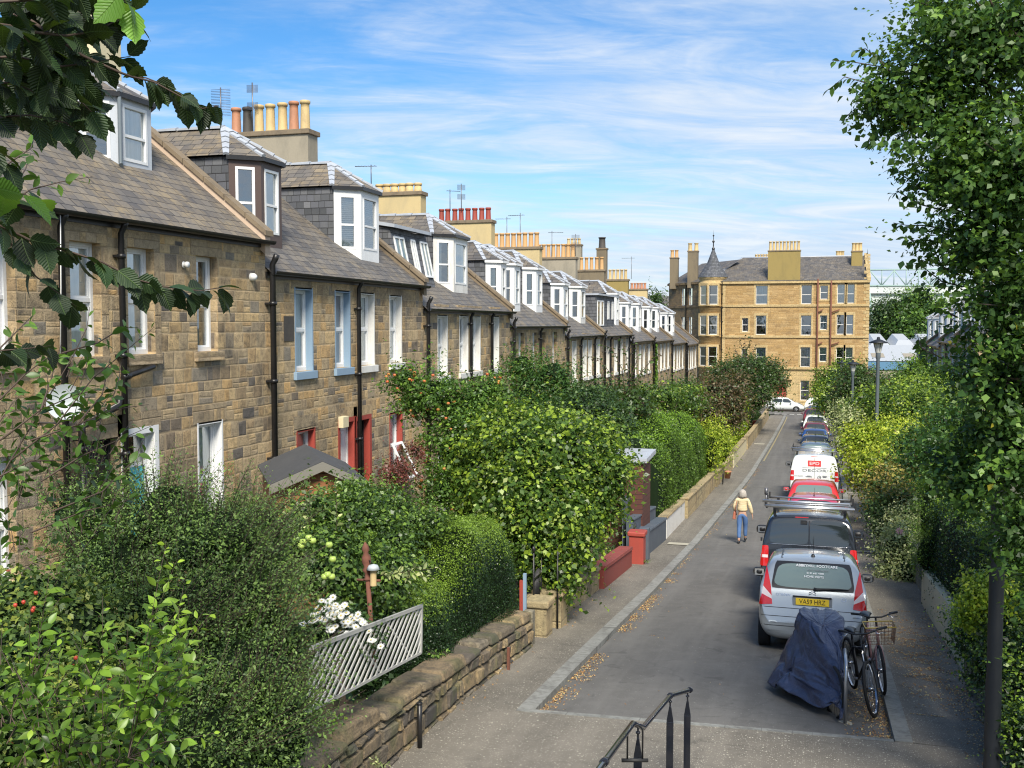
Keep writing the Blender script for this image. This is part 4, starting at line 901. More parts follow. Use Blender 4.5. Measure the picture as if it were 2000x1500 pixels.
# the facing row on the other side of the street, seen at its far end
PRR = Pl((8.2, 0, 0), (0, 1, 0), (-1, 0, 0))
rr_ = [('far end house of the right-hand row, with gable end and white dormer', 84.0, 92.4, 2.5), ('second house from the far end of the right-hand row, half behind the big tree', 75.6, 84.0, 2.85), ('third house from the far end of the right-hand row', 67.2, 75.6, 3.2), ('fourth house from the far end of the right-hand row, hidden mostly by leaves', 58.8, 67.2, 3.6)]
for i, (lab, y0, y1, E) in enumerate(rr_):
    ws = [y0+1.2, y0+3.1, y0+4.6, y0+6.6]; base = gz(y1)-.4
    wl = [W(a, a+.78, E-2.05, E-.3, surround='old_white_paint', sill='old_white_paint') for a in ws]
    h = house('terraced_house', lab, PRR, y0, y1, E, base, wl, [], [dict(yc=y0+2.6, hf=.5, cl=.42), dict(yc=y0+6.3, hf=.55, cl=.42)], pipes=[y0+4.3], near=False, group='stone terraced houses on the right')
    chimney(h, 11.4, 13.6, y0+.12, E+2.2, E+4.4, 6, 'render_yellow', potm='pot_cream', ph=.6)
# ------------------------------------------------------------------ the tenement closing the view
YT = 117.0
tb = thing('tenement', 'four-storey sandstone tenement across the end of the street, with corner turret and red door', 'tenement', (-3, YT, gz(YT)))
PT = Pl((0, YT, 0), (1, 0, 0), (0, -1, 0))
def tx(px): return atY(px, 650, YT).x
def tz(py): return atY(1560, py, YT).z
xl, xr = tx(1408), tx(1696)
base = gz(YT)-.3; ze = tz(549)
S = [tz(596.5), tz(657.5), tz(719)]
wins = []
for (a, b, t, u, kind) in [(1475, 1498, 557, 594, 'curtain'), (1564, 1584, 557, 594, None), (1600.5, 1615.5, 558, 585, None), (1634, 1650, 556, 593, 'blind'), (1652, 1667.5, 556, 593, 'blind'),
    (1449, 1461, 621, 648, None), (1476, 1496, 616, 654, 'blind'), (1564, 1584, 616, 655, None), (1601, 1615, 616, 644, 'curtain'), (1634, 1648.5, 615, 653, None), (1652, 1666, 615, 653, 'curtain'),
    (1449, 1460, 682, 712, 'curtain'), (1477, 1496, 679, 716, 'curtain'), (1564, 1583, 678, 717, 'curtain'), (1601, 1615, 678, 706, 'curtain'), (1634, 1648, 678, 717, None), (1652, 1666, 678, 717, 'curtain'), (1565, 1582, 743, 782, 'curtain'), (1612, 1628, 743, 782, None)]:
    wins.append((tx(a), tx(b), tz(u), tz(t), kind))
dr = (tx(1519), tx(1538), base+.3, tz(748))
m = MB(); wall_open(m, PT, xl, xr, S[2], ze, [w_[:4]+(0,) for w_ in wins if w_[2] > S[2]], .22)
m.face([PT(xr, base, 0), PT(xr, base, -11), PT(xr, ze, -11), PT(xr, ze+3.8, -5.5), PT(xr, ze, 0)])
m.face([PT(xl, base, -11), PT(xr, base, -11), PT(xr, ze, -11), PT(xl, ze, -11)])
m.build('wall', 'stone_tenement', tb)
m = MB(); wall_open(m, PT, xl, xr, base, S[2], [w_[:4]+(0,) for w_ in wins if w_[2] < S[2]]+[dr+(0,)], .3); m.build('ground_storey', 'stone_dressed_tenement', tb)
m = MB()
for i, s_ in enumerate(S): pbox(m, PT, xl, xr+.03, s_-.13, s_+.13, -.05, .12 if i < 2 else .2)
pbox(m, PT, xl, xr+.1, ze-.22, ze+.02, -.05, .22)
pbox(m, PT, xl-.02, xl+.45, S[2]+.13, ze-.22, -.05, .03)
for i in range(34): pbox(m, PT, xr-(.3 if i % 2 else .55), xr+.05, S[2]+.2+i*.36, S[2]+.2+i*.36+.3, -.05, .035)
for a0, a1, b0, b1, k in wins:
    for q in ((a0-.2, a0-.002, b0-.2, b1+.28), (a1+.002, a1+.2, b0-.2, b1+.28), (a0, a1, b1+.002, b1+.28), (a0, a1, b0-.2, b0-.002)): pbox(m, PT, *q, -.05, .025)
# pediment over the door
cx = (dr[0]+dr[1])/2; m.hexa([PT(cx-1.1, dr[3]+.35, .02), PT(cx+1.1, dr[3]+.35, .02), PT(cx, dr[3]+1.15, .02)], [PT(cx-1.1, dr[3]+.35, .3), PT(cx+1.1, dr[3]+.35, .3), PT(cx, dr[3]+1.15, .3)])
m.build('stone_trim', 'stone_dressed_tenement', tb)
for i, (a0, a1, b0, b1, k) in enumerate(wins): window(tb, PT, a0, a1, b0, b1, .2, 'old_white_paint', None, far=True, inner=k)
m = MB(); pbox(m, PT, *dr, -.25, -.2); dd = m.build('door', 'red_paint', tb); m = MB(); cxx = cx; pbox(m, PT, cxx-.02, cxx+.02, dr[2], dr[3], -.2, -.18); m.build('door_post', 'red_wall_paint', dd)
# roof
m = MB(); zr = tz(502)+.35; ra, rb = tx(1436)+.3, tx(1664)
f0, f1 = PT(xl-1.6, ze+.05, .25), PT(xr+.02, ze+.05, .25); r0_, r1_ = PT(ra, zr, -5.5), PT(xr-.1, zr, -5.5); b0_, b1_ = PT(xl-1.6, ze, -11.2), PT(xr+.02, ze, -11.2)
m.face([f0, f1, r1_, r0_]); m.face([b1_, b0_, r0_, r1_]); m.face([b0_, f0, r0_])
rf = m.build('roof', 'slate', tb)
m = MB(); m.tube([r0_, r1_], .1, 6); m.tube([f0, r0_], .1, 6); m.build('ridge', 'lead', rf)
m = MB(); N = 6
for i in range(N): 
    p0 = f1+(r1_-f1)*i/N; p1 = f1+(r1_-f1)*(i+1)/N; m.hexa([p0+Vector((-.25, 0, -.1)), p0+Vector((.12, 0, -.1)), p1+Vector((.12, 0, -.1)), p1+Vector((-.25, 0, -.1))], [p0+Vector((-.25, 0, .3)), p0+Vector((.12, 0, .3)), p1+Vector((.12, 0, .3)), p1+Vector((-.25, 0, .3))])
m.build('skew', 'stone_dressed_tenement', rf)
chimney(tb, tx(1498), tx(1561), YT+.28, ze-.2, tz(488), 9, 'render_ochre', wy=.7, ph=1.0, pr=.15, potm='pot_cream')
chimney(tb, tx(1662), tx(1684), YT+3.6, ze, tz(488), 3, 'render_ochre', wy=1.1, ph=.9, pr=.2, potm='pot_cream')
chimney(tb, tx(1632), tx(1650), YT+8, ze, tz(500)+.2, 3, 'render_yellow', wy=1, ph=.8, pr=.22, potm='pot_cream')
chimney(tb, tx(1463), tx(1500), YT+8, ze, tz(504)+.3, 6, 'render_yellow', wy=1, ph=.7, pr=.15, potm='pot_cream')
# rust-streaked soil pipes
for px, top in ((1596, 545), (1622, 549)):
    m = MB(); a = tx(px); m.tube([PT(a, base+.2, .2), PT(a, tz(top), .2)], .09, 8)
    for q in (605, 668):
        m.tube([PT(a, tz(q+6), .2), PT(a+(.55 if px == 1596 else .9), tz(q), .2)], .07, 6)
    m.build('drainpipe', 'rust', tb)
pipe(tb, PT, xl+.08, base, ze-.2, .2, .07)
# corner turret
tcx = (tx(1364)+tx(1416))/2; tr_ = (tx(1416)-tx(1364))/2; tcy = YT+.9
m = MB(); m.lathe([(tr_, base), (tr_, S[2]-.15), (tr_+.12, S[2]-.12), (tr_+.12, S[2]+.12), (tr_, S[2]+.15), (tr_, S[1]-.13), (tr_+.1, S[1]-.1), (tr_+.1, S[1]+.1), (tr_, S[1]+.13), (tr_, S[0]-.13), (tr_+.1, S[0]-.1), (tr_+.1, S[0]+.1), (tr_, S[0]+.13), (tr_, ze-.3)], (tcx, tcy, 0), 36)
tt = m.build('turret', 'stone_tenement', tb)
m = MB(); zt = tz(539); m.lathe([(tr_, ze-.3), (tr_+.12, ze-.25), (tr_+.12, ze-.05), (tr_, ze), (tr_, zt-.25), (tr_+.14, zt-.15), (tr_+.14, zt)], (tcx, tcy, 0), 36); m.build('turret_band', 'stone_dressed_tenement', tt)
za = tz(482); m = MB(); m.lathe([(tr_+.24, zt), (tr_+.02, zt+.35), (tr_*.47, zt+(za-zt)*.5), (.16, za-.15), (.1, za)], (tcx, tcy, 0), 12); m.build('spire', 'slate_hung', tt)
m = MB(); m.lathe([(.16, za-.1), (.17, za+.1), (.07, za+.2), (.05, za+.7), (.14, za+.78), (.14, za+.9), (.04, za+1.0), (.03, za+1.4), (.12, za+1.5), (.02, za+1.62), (.0, za+2.2)], (tcx, tcy, 0), 10); m.build('finial', 'cast_iron', tt)
for (t, u) in ((556, 594), (616, 654), (678, 716)):
    for an in (-.62, .12):
        n_ = Vector((math.sin(an), -math.cos(an), 0)); ax = Vector((math.cos(an), math.sin(an), 0)); o_ = Vector((tcx, tcy, 0))+n_*(tr_+.03); Q = Pl(o_+n_*.015, ax, n_); hw = .48
        window(tt, Q, -hw, hw, tz(u), tz(t), .0, 'old_white_paint', None, far=True, inner=None, name='turret_window')
        m = MB(); 
        for q in ((-hw-.2, -hw, tz(u)-.15, tz(t)+.25), (hw, hw+.2, tz(u)-.15, tz(t)+.25), (-hw, hw, tz(t), tz(t)+.25), (-hw, hw, tz(u)-.15, tz(u))): pbox(m, Q, *q, -.15, .09)
        m.build('margin', 'stone_dressed_tenement', tt)
# side wing running back to the left
wa = Vector((tcx-tr_*.5, YT+1.0, 0)); wb = Vector((tx(1366)-4.6, YT+8.2, 0)); L = (wb-wa).length; ax = (wb-wa).normalized(); nn = Vector((ax.y, -ax.x, 0))
if nn.y > 0: nn = -nn
PW = Pl(wa, ax, nn); m = MB(); wz = ze+.1
wl = [(L*.36, L*.46, tz(594), tz(558)), (L*.56, L*.66, tz(594), tz(558)), (L*.36, L*.46, tz(654), tz(618)), (L*.56, L*.66, tz(654), tz(618)), (L*.36, L*.46, tz(716), tz(680))]
wall_open(m, PW, 0, L, base, wz, [q+(0,) for q in wl], .2)
m.face([PW(L, base, 0), PW(L, base, -9), PW(L, wz, -9), PW(L, wz, 0)])
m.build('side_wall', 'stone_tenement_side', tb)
m = MB()
for s_ in S: pbox(m, PW, 0, L, s_-.12, s_+.12, -.05, .1)
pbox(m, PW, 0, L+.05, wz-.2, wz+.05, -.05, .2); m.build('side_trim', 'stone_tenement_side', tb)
for q in wl: window(tb, PW, *q, .15, 'old_white_paint', None, far=True, inner=None)
m = MB(); m.face([PW(0, wz+.05, .2), PW(L, wz+.05, .2), PW(L, wz+2.6, -4.5), PW(0, wz+2.6, -4.5)]); m.build('side_roof', 'slate', tb)
for px in (1345, 1361): pipe(tb, PW, L*(.1 if px == 1361 else .5), base, wz-.2, .12, .06)
chimney(tb, atY(1349, 0, YT+4).x, atY(1369, 0, YT+4).x, YT+4, wz-.6, atY(1350, 490, YT+4).z, 2, 'render_brown', wy=1., ph=.9, pr=.24, potm='pot_cream')
chimney(tb, atY(1314, 0, YT+7).x, atY(1330, 0, YT+7).x, YT+7, wz-.6, atY(1320, 503, YT+7).z, 2, 'render_brown', wy=1., ph=.9, pr=.22, potm='pot_orange')

# ------------------------------------------------------------------ warehouse and football stand beyond
def along(px, py, D): v_ = _ray(px, py); return Vector((v_[0]*D, v_[1]*D, CZ+v_[2]*D))
wh = thing('warehouse', 'low industrial shed with pale multi-pitched roof and blue fascia, right of the tenement', 'warehouse', along(1740, 740, 170))
m = MB(); a, b = along(1680, 706, 165), along(1800, 706, 165); g0 = -5.1; dpt = 45
z1 = a.z; m.box((a.x, a.y, g0), (b.x+6, a.y+dpt, z1-1.3)); m.build('wall', 'render_grey', wh)
m = MB(); m.box((a.x-.2, a.y-.2, z1-1.3), (b.x+6.2, a.y+dpt, z1)); m.build('fascia', 'fascia_blue', wh)
m = MB(); n = 4; wx = (b.x+6-a.x)
z2 = z1+.1
m.face([(a.x, a.y, z2), (b.x+6, a.y, z2), (b.x+6, a.y+20, z2+2.2), (a.x, a.y+20, z2+2.2)])
for i in range(5):
    x0 = a.x-2+i*4.2; m.hexa([(x0, a.y+20, z2+1.6), (x0+4, a.y+20, z2+1.6), (x0+4, a.y+40, z2+2.6), (x0, a.y+40, z2+2.6)], [(x0+1, a.y+24, z2+3.0), (x0+3, a.y+24, z2+3.0), (x0+3, a.y+40, z2+4.0), (x0+1, a.y+40, z2+4.0)])
m.build('roof', 'shed_roof_white', wh)
m = MB()
for x0 in (a.x+2, a.x+7): m.face([(x0, a.y+4, z2+.48), (x0+2, a.y+4, z2+.48), (x0+2, a.y+9, z2+1.03), (x0, a.y+9, z2+1.03)])
m.build('rooflight', 'render_grey', wh)
D = 330
st = thing('stadium_stand', 'pale football stand with long green lattice roof truss, far behind the trees', 'stadium', along(1790, 640, D))
m = MB(); lft, rgt = along(1650, 575, D), along(1960, 575, D); ax = (rgt-lft); ax.z = 0; L = ax.length; ax.normalize(); nb = Vector((ax.y, -ax.x, 0)); nb = nb if nb.y < 0 else -nb
PS = Pl(Vector((lft.x, lft.y, 0)), ax, nb); zt_ = along(1700, 556, D).z; zm = along(1700, 573, D).z
pbox(m, PS, 0, L, -5, zm-.2, -30, -1); m.build('wall', 'stadium_wall', st)
m = MB(); pbox(m, PS, -1, L+1, zm, zt_-.5, -30, 0); m.build('roof', 'stadium_wall', st)
m = MB(); ztop = along(1750, 528, D).z; pbox(m, PS, -1, L+1, zt_-.5, zt_-.1, -.5, .3); n = 13
m.tube([PS(0, ztop, 0), PS(L, ztop+.6, 0)], .28, 6)
for i in range(n+1):
    a0 = L*i/n; m.tube([PS(a0, zt_-.3, 0), PS(a0, ztop, 0)], .16, 5)
    if i < n: m.tube([PS(a0, zt_-.3 if i % 2 else ztop, 0), PS(a0+L/n, ztop if i % 2 else zt_-.3, 0)], .2, 5)
for i in range(2, n, 3): m.tube([PS(L*i/n, zm, .4), PS(L*(i+.5)/n, -4, .4)], .3, 5)
m.tube([PS(L*.66, zt_, 0), PS(L*.66, ztop+4, 0)], .25, 5)
m.build('truss', 'stadium_green', st)

# ------------------------------------------------------------------ street lamps
def lamp(label, X, Y, H, big=False):
    z0 = gz(Y); root = thing('street_lamp', label, 'street lamp', (X, Y, z0), 'street lamps along the right pavement')
    m = MB()
    if big: m.lathe([(.076, 0), (.076, 1.3), (.070, 1.36), (.070, H)], (0, 0, 0), 20)
    else: m.lathe([(.1, 0), (.1, 1.2), (.07, 1.28), (.065, H-.55), (.09, H-.5), (.09, H-.3)], (0, 0, 0), 14)
    m.build('column', 'lamp_column' if not big else 'lamp_dark', root, False)
    m = MB(); m.lathe([(.1, H-.3), (.17, H+.05), (.17, H+.09)], (0, 0, 0), 16); m.build('lens', 'lamp_lens', root, False)
    m = MB(); m.lathe([(0, H+.30), (.05, H+.29), (.07, H+.2), (.12, H+.19), (.33, H+.10), (.335, H+.06), (.1, H+.10)], (0, 0, 0), 20)
    for k in range(4): an = k*math.pi/2+.4; m.tube([(.085*math.cos(an), .085*math.sin(an), H-.3), (.2*math.cos(an), .2*math.sin(an), H+.09)], .012, 5)
    m.build('hood', 'lamp_dark', root, False)
    return root
lamp('tall slim grey street lamp with flat hood, nearest and largest of the hooded lamps', atD(1708, 700, 41).x, 41, 6.35)
lamp('street lamp with flat hood just above the tree tops, between its two like ones', atY(1666, 712, 57).x, 57, atY(1666, 714, 57).z-gz(57))
lamp('farthest and smallest street lamp hood above the green treetops', atY(1644, 709, 80).x, 80, atY(1644, 711, 80).z-gz(80))
L4 = lamp('thick dark lamp column at the right edge, wrapped in leaves with a small pale sticker', 1.75, 10.9, 6.2, True)
m = MB(); m.lathe([(.073, 2.62), (.073, 2.76)], (0, 0, 0), 20, a0=-2.2, a1=-1.1); m.build('sticker', 'sign_white', L4, False)

# ------------------------------------------------------------------ garden walls, gates and fences
def gwall(name, label, x, w_, y0, y1, h, mt, cop=None, ch=.1, cat='garden wall', n=None, hv=None, rough=.0, co=.03, group=None):
    x += kx((y0+y1)/2) if x < 0 else 0
    root = thing(name, label, cat, (x, (y0+y1)/2, gz((y0+y1)/2)), group)
    m = MB(); n = n or max(2, int((y1-y0)/1.2)); r = random.Random(int(y0*7)); ys = [y0+(y1-y0)*i/n for i in range(n+1)]; hh = hv or (lambda y: h)
    fx = [x+r.uniform(-rough, rough) for _ in ys]; zt = [gz(y)+hh(y)+r.uniform(-rough, rough)*.8 for y in ys]
    for i in range(n):
        y, y2 = ys[i], ys[i+1]; zb = min(gz(y), gz(y2))-.4
        m.hexa([(fx[i], y, zb), (fx[i]-w_, y, zb), (x-w_, y2, zb), (fx[i+1], y2, zb)], [(fx[i], y, zt[i]), (fx[i]-w_, y, zt[i]), (x-w_, y2, zt[i+1]), (fx[i+1], y2, zt[i+1])])
    m.build('wall', mt, root)
    if cop:
        m = MB(); y = y0
        while y < y1-.05:
            l = min(r.uniform(.5, 1.1), y1-y); t = ch*(1+r.uniform(-rough, rough)*3); za, zb_ = gz(y)+hh(y)+.004, gz(y+l)+hh(y+l)+.004; o = co+r.uniform(0, rough)
            m.hexa([(x+o, y+.006, za), (x-w_-o, y+.006, za), (x-w_-o, y+l-.006, zb_), (x+o, y+l-.006, zb_)], [(x+o-.01, y+.006, za+t), (x-w_-o, y+.006, za+t*.9), (x-w_-o, y+l-.006, zb_+t*.9), (x+o-.01, y+l-.006, zb_+t)]); y += l
        m.build('coping', cop, root, bevel=.02 if rough else .008)
    return root
def stonewall(label, x, w_, y0, y1, hv, cop=True, sg=1):
    # rough rubble: each stone is its own lump bedded in mortar, with uneven cope stones on top
    root = thing('garden_wall', label, 'garden wall', (x, (y0+y1)/2, gz((y0+y1)/2))); r = random.Random(int(y1*3))
    m = MB(); n = 12
    for i in range(n):
        a, b = y0+(y1-y0)*i/n, y0+(y1-y0)*(i+1)/n; m.hexa([(x-sg*.03, a, gz(a)-.4), (x-sg*w_, a, gz(a)-.4), (x-sg*w_, b, gz(b)-.4), (x-sg*.03, b, gz(b)-.4)], [(x-sg*.03, a, gz(a)+hv(a)-.02), (x-sg*w_, a, gz(a)+hv(a)-.02), (x-sg*w_, b, gz(b)+hv(b)-.02), (x-sg*.03, b, gz(b)+hv(b)-.02)])
    m.build('mortar', 'mortar', root)
    def stone(m, a, b, z0, z1, d0, d1, g0, g1):
        j = lambda q=.016: r.uniform(-q, q); s_ = .02
        P = lambda d, y, z: (x+sg*d, y, z+g0+(g1-g0)*(y-a)/(b-a))
        m.hexa([P(d0, a, z0), P(d0, b, z0), P(d0, b, z1), P(d0, a, z1)], [P(d1+j(), a+s_+j(.012), z0+s_+j(.01)), P(d1+j(), b-s_+j(.012), z0+s_+j(.01)), P(d1+j(), b-s_+j(.012), z1-s_+j(.01)), P(d1+j(), a+s_+j(.012), z1-s_+j(.01))])
    m = MB(); z = -.12
    while z < .9:
        h = r.uniform(.13, .24); y = y0+r.uniform(0, .1)
        while y < y1-.08:
            l = min(r.choice([.14, .2, .26, .34, .42])*r.uniform(.8, 1.2), y1-y); t = min(z+h, hv(y+l/2)-.01)
            if t-z > .05: stone(m, y+.008, y+l-.008, z+.006, t-.006, -.06, r.uniform(.0, .045), gz(y), gz(y+l))
            y += l
        z += h
    m.build('rubble', 'wall_stone', root, bevel=.012)
    if cop:
        m = MB(); y = y0
        while y < y1-.1:
            l = min(r.uniform(.35, .95), y1-y); t = r.uniform(.07, .17); a, b = y+.01, y+l-.01; za, zb = gz(a)+hv(a), gz(b)+hv(b); o = r.uniform(-.01, .06); J = lambda: r.uniform(-.025, .025)
            m.hexa([(x+sg*o, a, za), (x-sg*(w_+.02), a, za), (x-sg*(w_+.02), b, zb), (x+sg*o, b, zb)], [(x+sg*(o-.03)+J(), a+.02, za+t+J()), (x-sg*w_+J(), a+.02, za+t+J()), (x-sg*w_+J(), b-.02, zb+t+J()), (x+sg*(o-.03)+J(), b-.02, zb+t+J())]); y += l
        m.build('coping', 'wall_stone', root, bevel=.03)
    return root
def pier(label, x, y, w_, h, mt, cap=None, name='gate_pier'):
    root = thing(name, label, 'gate pier', (x, y, gz(y))); m = MB(); m.box((x-w_/2, y-w_/2, gz(y)-.3), (x+w_/2, y+w_/2, gz(y)+h)); m.build('shaft', mt, root, bevel=.015)
    if cap: m = MB(); z0 = gz(y)+h+.003; e = .04; m.hexa([(x-w_/2-e, y-w_/2-e, z0), (x+w_/2+e, y-w_/2-e, z0), (x+w_/2+e, y+w_/2+e, z0), (x-w_/2-e, y+w_/2+e, z0)], [(x-w_/2-e, y-w_/2-e, z0+.12), (x+w_/2+e, y-w_/2-e, z0+.12), (x+w_/2+e, y+w_/2+e, z0+.12), (x-w_/2-e, y+w_/2+e, z0+.12)]); m.build('cap', cap, root, bevel=.03)
    return root
stonewall('rubble stone garden wall below the white lattice panel, nearest on the left', -4.36, .42, 6.5, 15.85, lambda y: .58-.022*(y-8)-(.05 if 11.6 < y < 12.8 else 0))
pier('blackened stone end post of the rubble wall beside the red and grey gatepost', -4.44, 15.98, .16, .55, 'coping')
gwall('garden_wall', 'sandstone garden wall under the big hazel bush', -4.5, .3, 17.9, 21.9, .42, 'sandstone', 'sandstone', .1, rough=.01)
pier('low square sandstone gate pier next to the iron gate, nearer of the pair', -4.5, 16.75, .42, .5, 'sandstone', 'sandstone')
pier('broad sandstone gate pier with rounded cap on the far side of the iron gate', -4.5, 17.65, .5, .56, 'sandstone', 'sandstone')
gwall('garden_wall', 'low brick-red painted garden wall half under the hazel bush', -4.42, .3, 22.0, 25.6, .42, 'red_wall_paint', 'red_wall_paint', .08)
pier('square orange-red painted gate pier beside the dark blue wall', -4.36, 26.2, .38, .72, 'red_paint', 'red_paint')
gwall('garden_wall', 'dark blue painted garden wall with a stepped ledge', -4.36, .28, 27.2, 31.4, .62, 'navy_paint', 'navy_paint', .06)
gwall('garden_wall', 'upper dark blue painted wall set back behind the stepped ledge', -4.66, .2, 27.2, 31.2, 1.0, 'navy_paint', 'navy_paint', .05)
pier('slim dark blue gatepost at the near end of the dark blue wall', -4.3, 27.0, .26, .85, 'navy_paint')
gwall('garden_wall', 'off-white rendered garden wall beyond the dark blue one', -4.42, .25, 31.6, 36.2, .62, 'old_white_paint', 'sandstone', .06)
gwall('garden_wall', 'pale sandstone garden wall below the long bright hedge', -4.45, .25, 36.4, 46.5, .65, 'sandstone', 'sandstone', .08, rough=.01)
pier('dark weathered gatepost between the two sandstone walls', -4.5, 46.9, .3, .75, 'coping')
gwall('garden_wall', 'sandstone garden wall with a hoop leaning against it', -4.55, .25, 47.3, 56.5, .6, 'sandstone', 'sandstone', .08, rough=.01)
gwall('garden_wall', 'creamy garden wall past the terracotta pot', -4.62, .25, 57, 68, .75, 'render_cream', 'sandstone', .08)
gwall('garden_wall', 'farthest left garden wall running down to the junction', -4.72, .25, 68.5, 100, .8, 'sandstone', 'sandstone', .08)
pier('small red painted gatepost far along the left pavement', -4.6, 84.2, .3, .9, 'red_paint')
gwall('garden_wall', 'rendered yellow-grey retaining wall below the clipped right-hand hedge', 2.26, -.3, 15.9, 23.2, .72, 'render_cream', None)
stonewall('crumbling rubble wall beside the right pavement, nearest the lamp column', 2.16, .4, 8.5, 15.88, lambda y: .60+.04*math.sin(y*3), True, -1)
gwall('garden_wall', 'dark brick garden wall half buried in the variegated bush', 2.40, -.3, 23.4, 27.5, .75, 'coping', 'coping', .07)
gwall('garden_wall', 'long low garden wall hidden beneath the right-hand bushes', 2.65, -.3, 28.2, 100, .6, 'sandstone', None)
# short posts by the wall
m = MB(); p = Vector((-4.24, 10.62, gz(10.62))); m.tube([p, p+Vector((0, 0, .5))], .028, 10); m.tube([p+Vector((0, 0, .5)), p+Vector((0, 0, .52))], .034, 10); tag(m.build('bollard_post', 'cast_iron'), 'short black iron post standing by the near rubble wall', 'post')
m = MB(); p = Vector((-4.26, 14.2, gz(14.2))); m.box((p.x-.02, p.y-.02, p.z-.1), (p.x+.02, p.y+.02, p.z+.32)); tag(m.build('stub_post', 'rust'), 'rusty brown stub post at the foot of the rubble wall', 'post')
m = MB(); c = atG(966, 1308); m.hexa([c+Vector(q) for q in ((-.09, -.06, .008), (.1, -.04, .008), (.09, .06, .008), (-.1, .03, .008))], [c+Vector(q) for q in ((-.09, -.06, .02), (.1, -.04, .02), (.09, .06, .02), (-.1, .03, .02))]); tag(m.build('card_scrap', 'plate_white'), 'scrap of pale card lying on the pavement by the wall', 'litter')
# diamond lattice panel, leaning a little out over the wall
lt = thing('lattice_panel', 'weathered white lattice panel of slanting slats standing on the rubble wall', 'fence', (-4.7, 10.5, .3))
c00, c01 = atD(590, 1396, 9.25), atD(818, 1276, 11.75); c10, c11 = atD(606, 1266, 9.25), atD(820, 1184, 11.75)
def Lp(u, v, d=0): b = c00+(c01-c00)*u; t = c10+(c11-c10)*u; return b+(t-b)*v+Vector((1, .35, .1)).normalized()*d
m = MB()
def bar(u0, v0, u1, v1, wd=.012, d0=0, d1=.012):
    a, b = Vector((u0*2.6, v0*.6)), Vector((u1*2.6, v1*.6)); t = (b-a).normalized(); n = Vector((-t.y, t.x))*wd
    q = [a-n, a+n, b+n, b-n]; m.hexa([Lp(p.x/2.6, p.y/.6, d0) for p in q], [Lp(p.x/2.6, p.y/.6, d1) for p in q])
k = -.35
while k < 1:
    u0, u1 = k, k+.22; v0, v1 = 0, 1
    if u0 < 0: v0 = -u0/.22; u0 = 0
    if u1 > 1: v1 = 1-(u1-1)/.22; u1 = 1
    if v0 < .97 and v1 > .03: bar(u0, v0, u1, v1, .0135, .013, .026)
    k += .050
m.build('slats', 'lattice_white', lt)
m = MB(); k = 0.02
while k < 1.3:
    u0, u1 = k, k-.3; v0, v1 = 0, 1
    if u0 > 1: v0 = (u0-1)/.3; u0 = 1
    if u1 < 0: v1 = k/.3; u1 = 0
    if v0 < .97 and v1 > .03: bar(u0, v0, u1, v1, .008, -.002, .011)
    k += .3
m.build('back_slats', 'lattice_white', lt)
m = MB(); bar(0, 1, 1, 1, .02, -.01, .035); bar(0, 0, 1, 0, .014, -.01, .032); bar(1, 0, 1, 1, .016, -.008, .033); m.build('frame', 'lattice_white', lt)
# red iron ornament post with a bird feeder
rp = thing('ornamental_post', 'rusty red cast-iron post with spear finial in the near garden', 'post', atD(722, 1200, 11.2))
b_, t_ = atD(724, 1210, 11.2), atD(713, 1058, 11.2); ax = (t_-b_); m = MB(); m.tube([b_-ax*.6, b_+ax*.50], .026, 8)
for f, r_ in ((.50, .045), (.53, .05), (.55, .03), (.60, .03), (.64, .055), (.68, .03), (.74, .055), (.82, .05), (.86, .025), (.9, .045), (.95, .035), (1.0, .0)): pass
m.tube([b_+ax*f for f in (.5, .52, .54, .6, .64, .68, .74, .8, .86, .9, .95, 1)], [.03, .05, .03, .032, .055, .03, .052, .05, .025, .045, .03, .003], 10)
m.tube([b_+ax*.5-Vector((.13, 0, 0)), b_+ax*.5+Vector((.15, 0, .01))], .015, 6); m.build('shaft', 'rust', rp)
bf = thing('bird_feeder', 'tubular bird feeder with pale domed lid hanging from the red post', 'bird feeder', atD(729, 1125, 11.15)); c = atD(729, 1112, 11.15)
m = MB(); m.lathe([(0, .06), (.05, .045), (.075, 0), (.03, -.0)], tuple(c), 14); m.build('lid', 'dish', bf)
m = MB(); m.lathe([(.035, 0), (.035, -.17), (.04, -.18), (0, -.18)], tuple(c), 12); m.build('seed_tube', 'pot_cream', bf)
m = MB(); m.tube([c+Vector((0, 0, .06)), c+Vector((-.05, 0, .10)), b_+ax*.52+Vector((.08, 0, 0))], .004, 4); m.build('hook', 'cast_iron', bf)
# gate group
gp = thing('gatepost', 'timber gatepost painted half red, half blue-grey beside the clipped hedge', 'gatepost', (-4.58, 16.35, gz(16.3)))
b0 = atG(1016, 1276); m = MB(); X = -4.6; Y = 16.2; m.box((X-.06, Y-.03, gz(Y)-.1), (X-.002, Y+.03, gz(Y)+1.0)); m.build('red_post', 'red_paint', gp); m = MB(); m.box((X, Y-.03, gz(Y)-.1), (X+.05, Y+.03, gz(Y)+1.12)); m.build('grey_post', 'blue_paint', gp)
gt = thing('iron_gate', 'black wrought-iron garden gate between sandstone piers', 'gate', (-4.6, 17.2, gz(17.2)))
m = MB()
for i in range(9): x_ = -4.75-.0*i; y_ = 16.95+i*.055; m.tube([(-4.62, y_, gz(17)+.12), (-4.62, y_, gz(17)+.98+.07*math.sin(i/8*math.pi))], .009, 5)
for z_ in (.15, .5, .9): m.box((-4.635, 16.93, gz(17)+z_), (-4.605, 17.42, gz(17)+z_+.03))
m.build('bars', 'cast_iron', gt)
m = MB()
for (x_, y_, h_) in ((-4.62, 16.92, 1.45), (-4.30, 17.35, 1.45), (-4.62, 17.44, 1.25)): m.tube([(x_, y_, gz(y_)-.05), (x_, y_, gz(y_)+h_)], .018, 6)
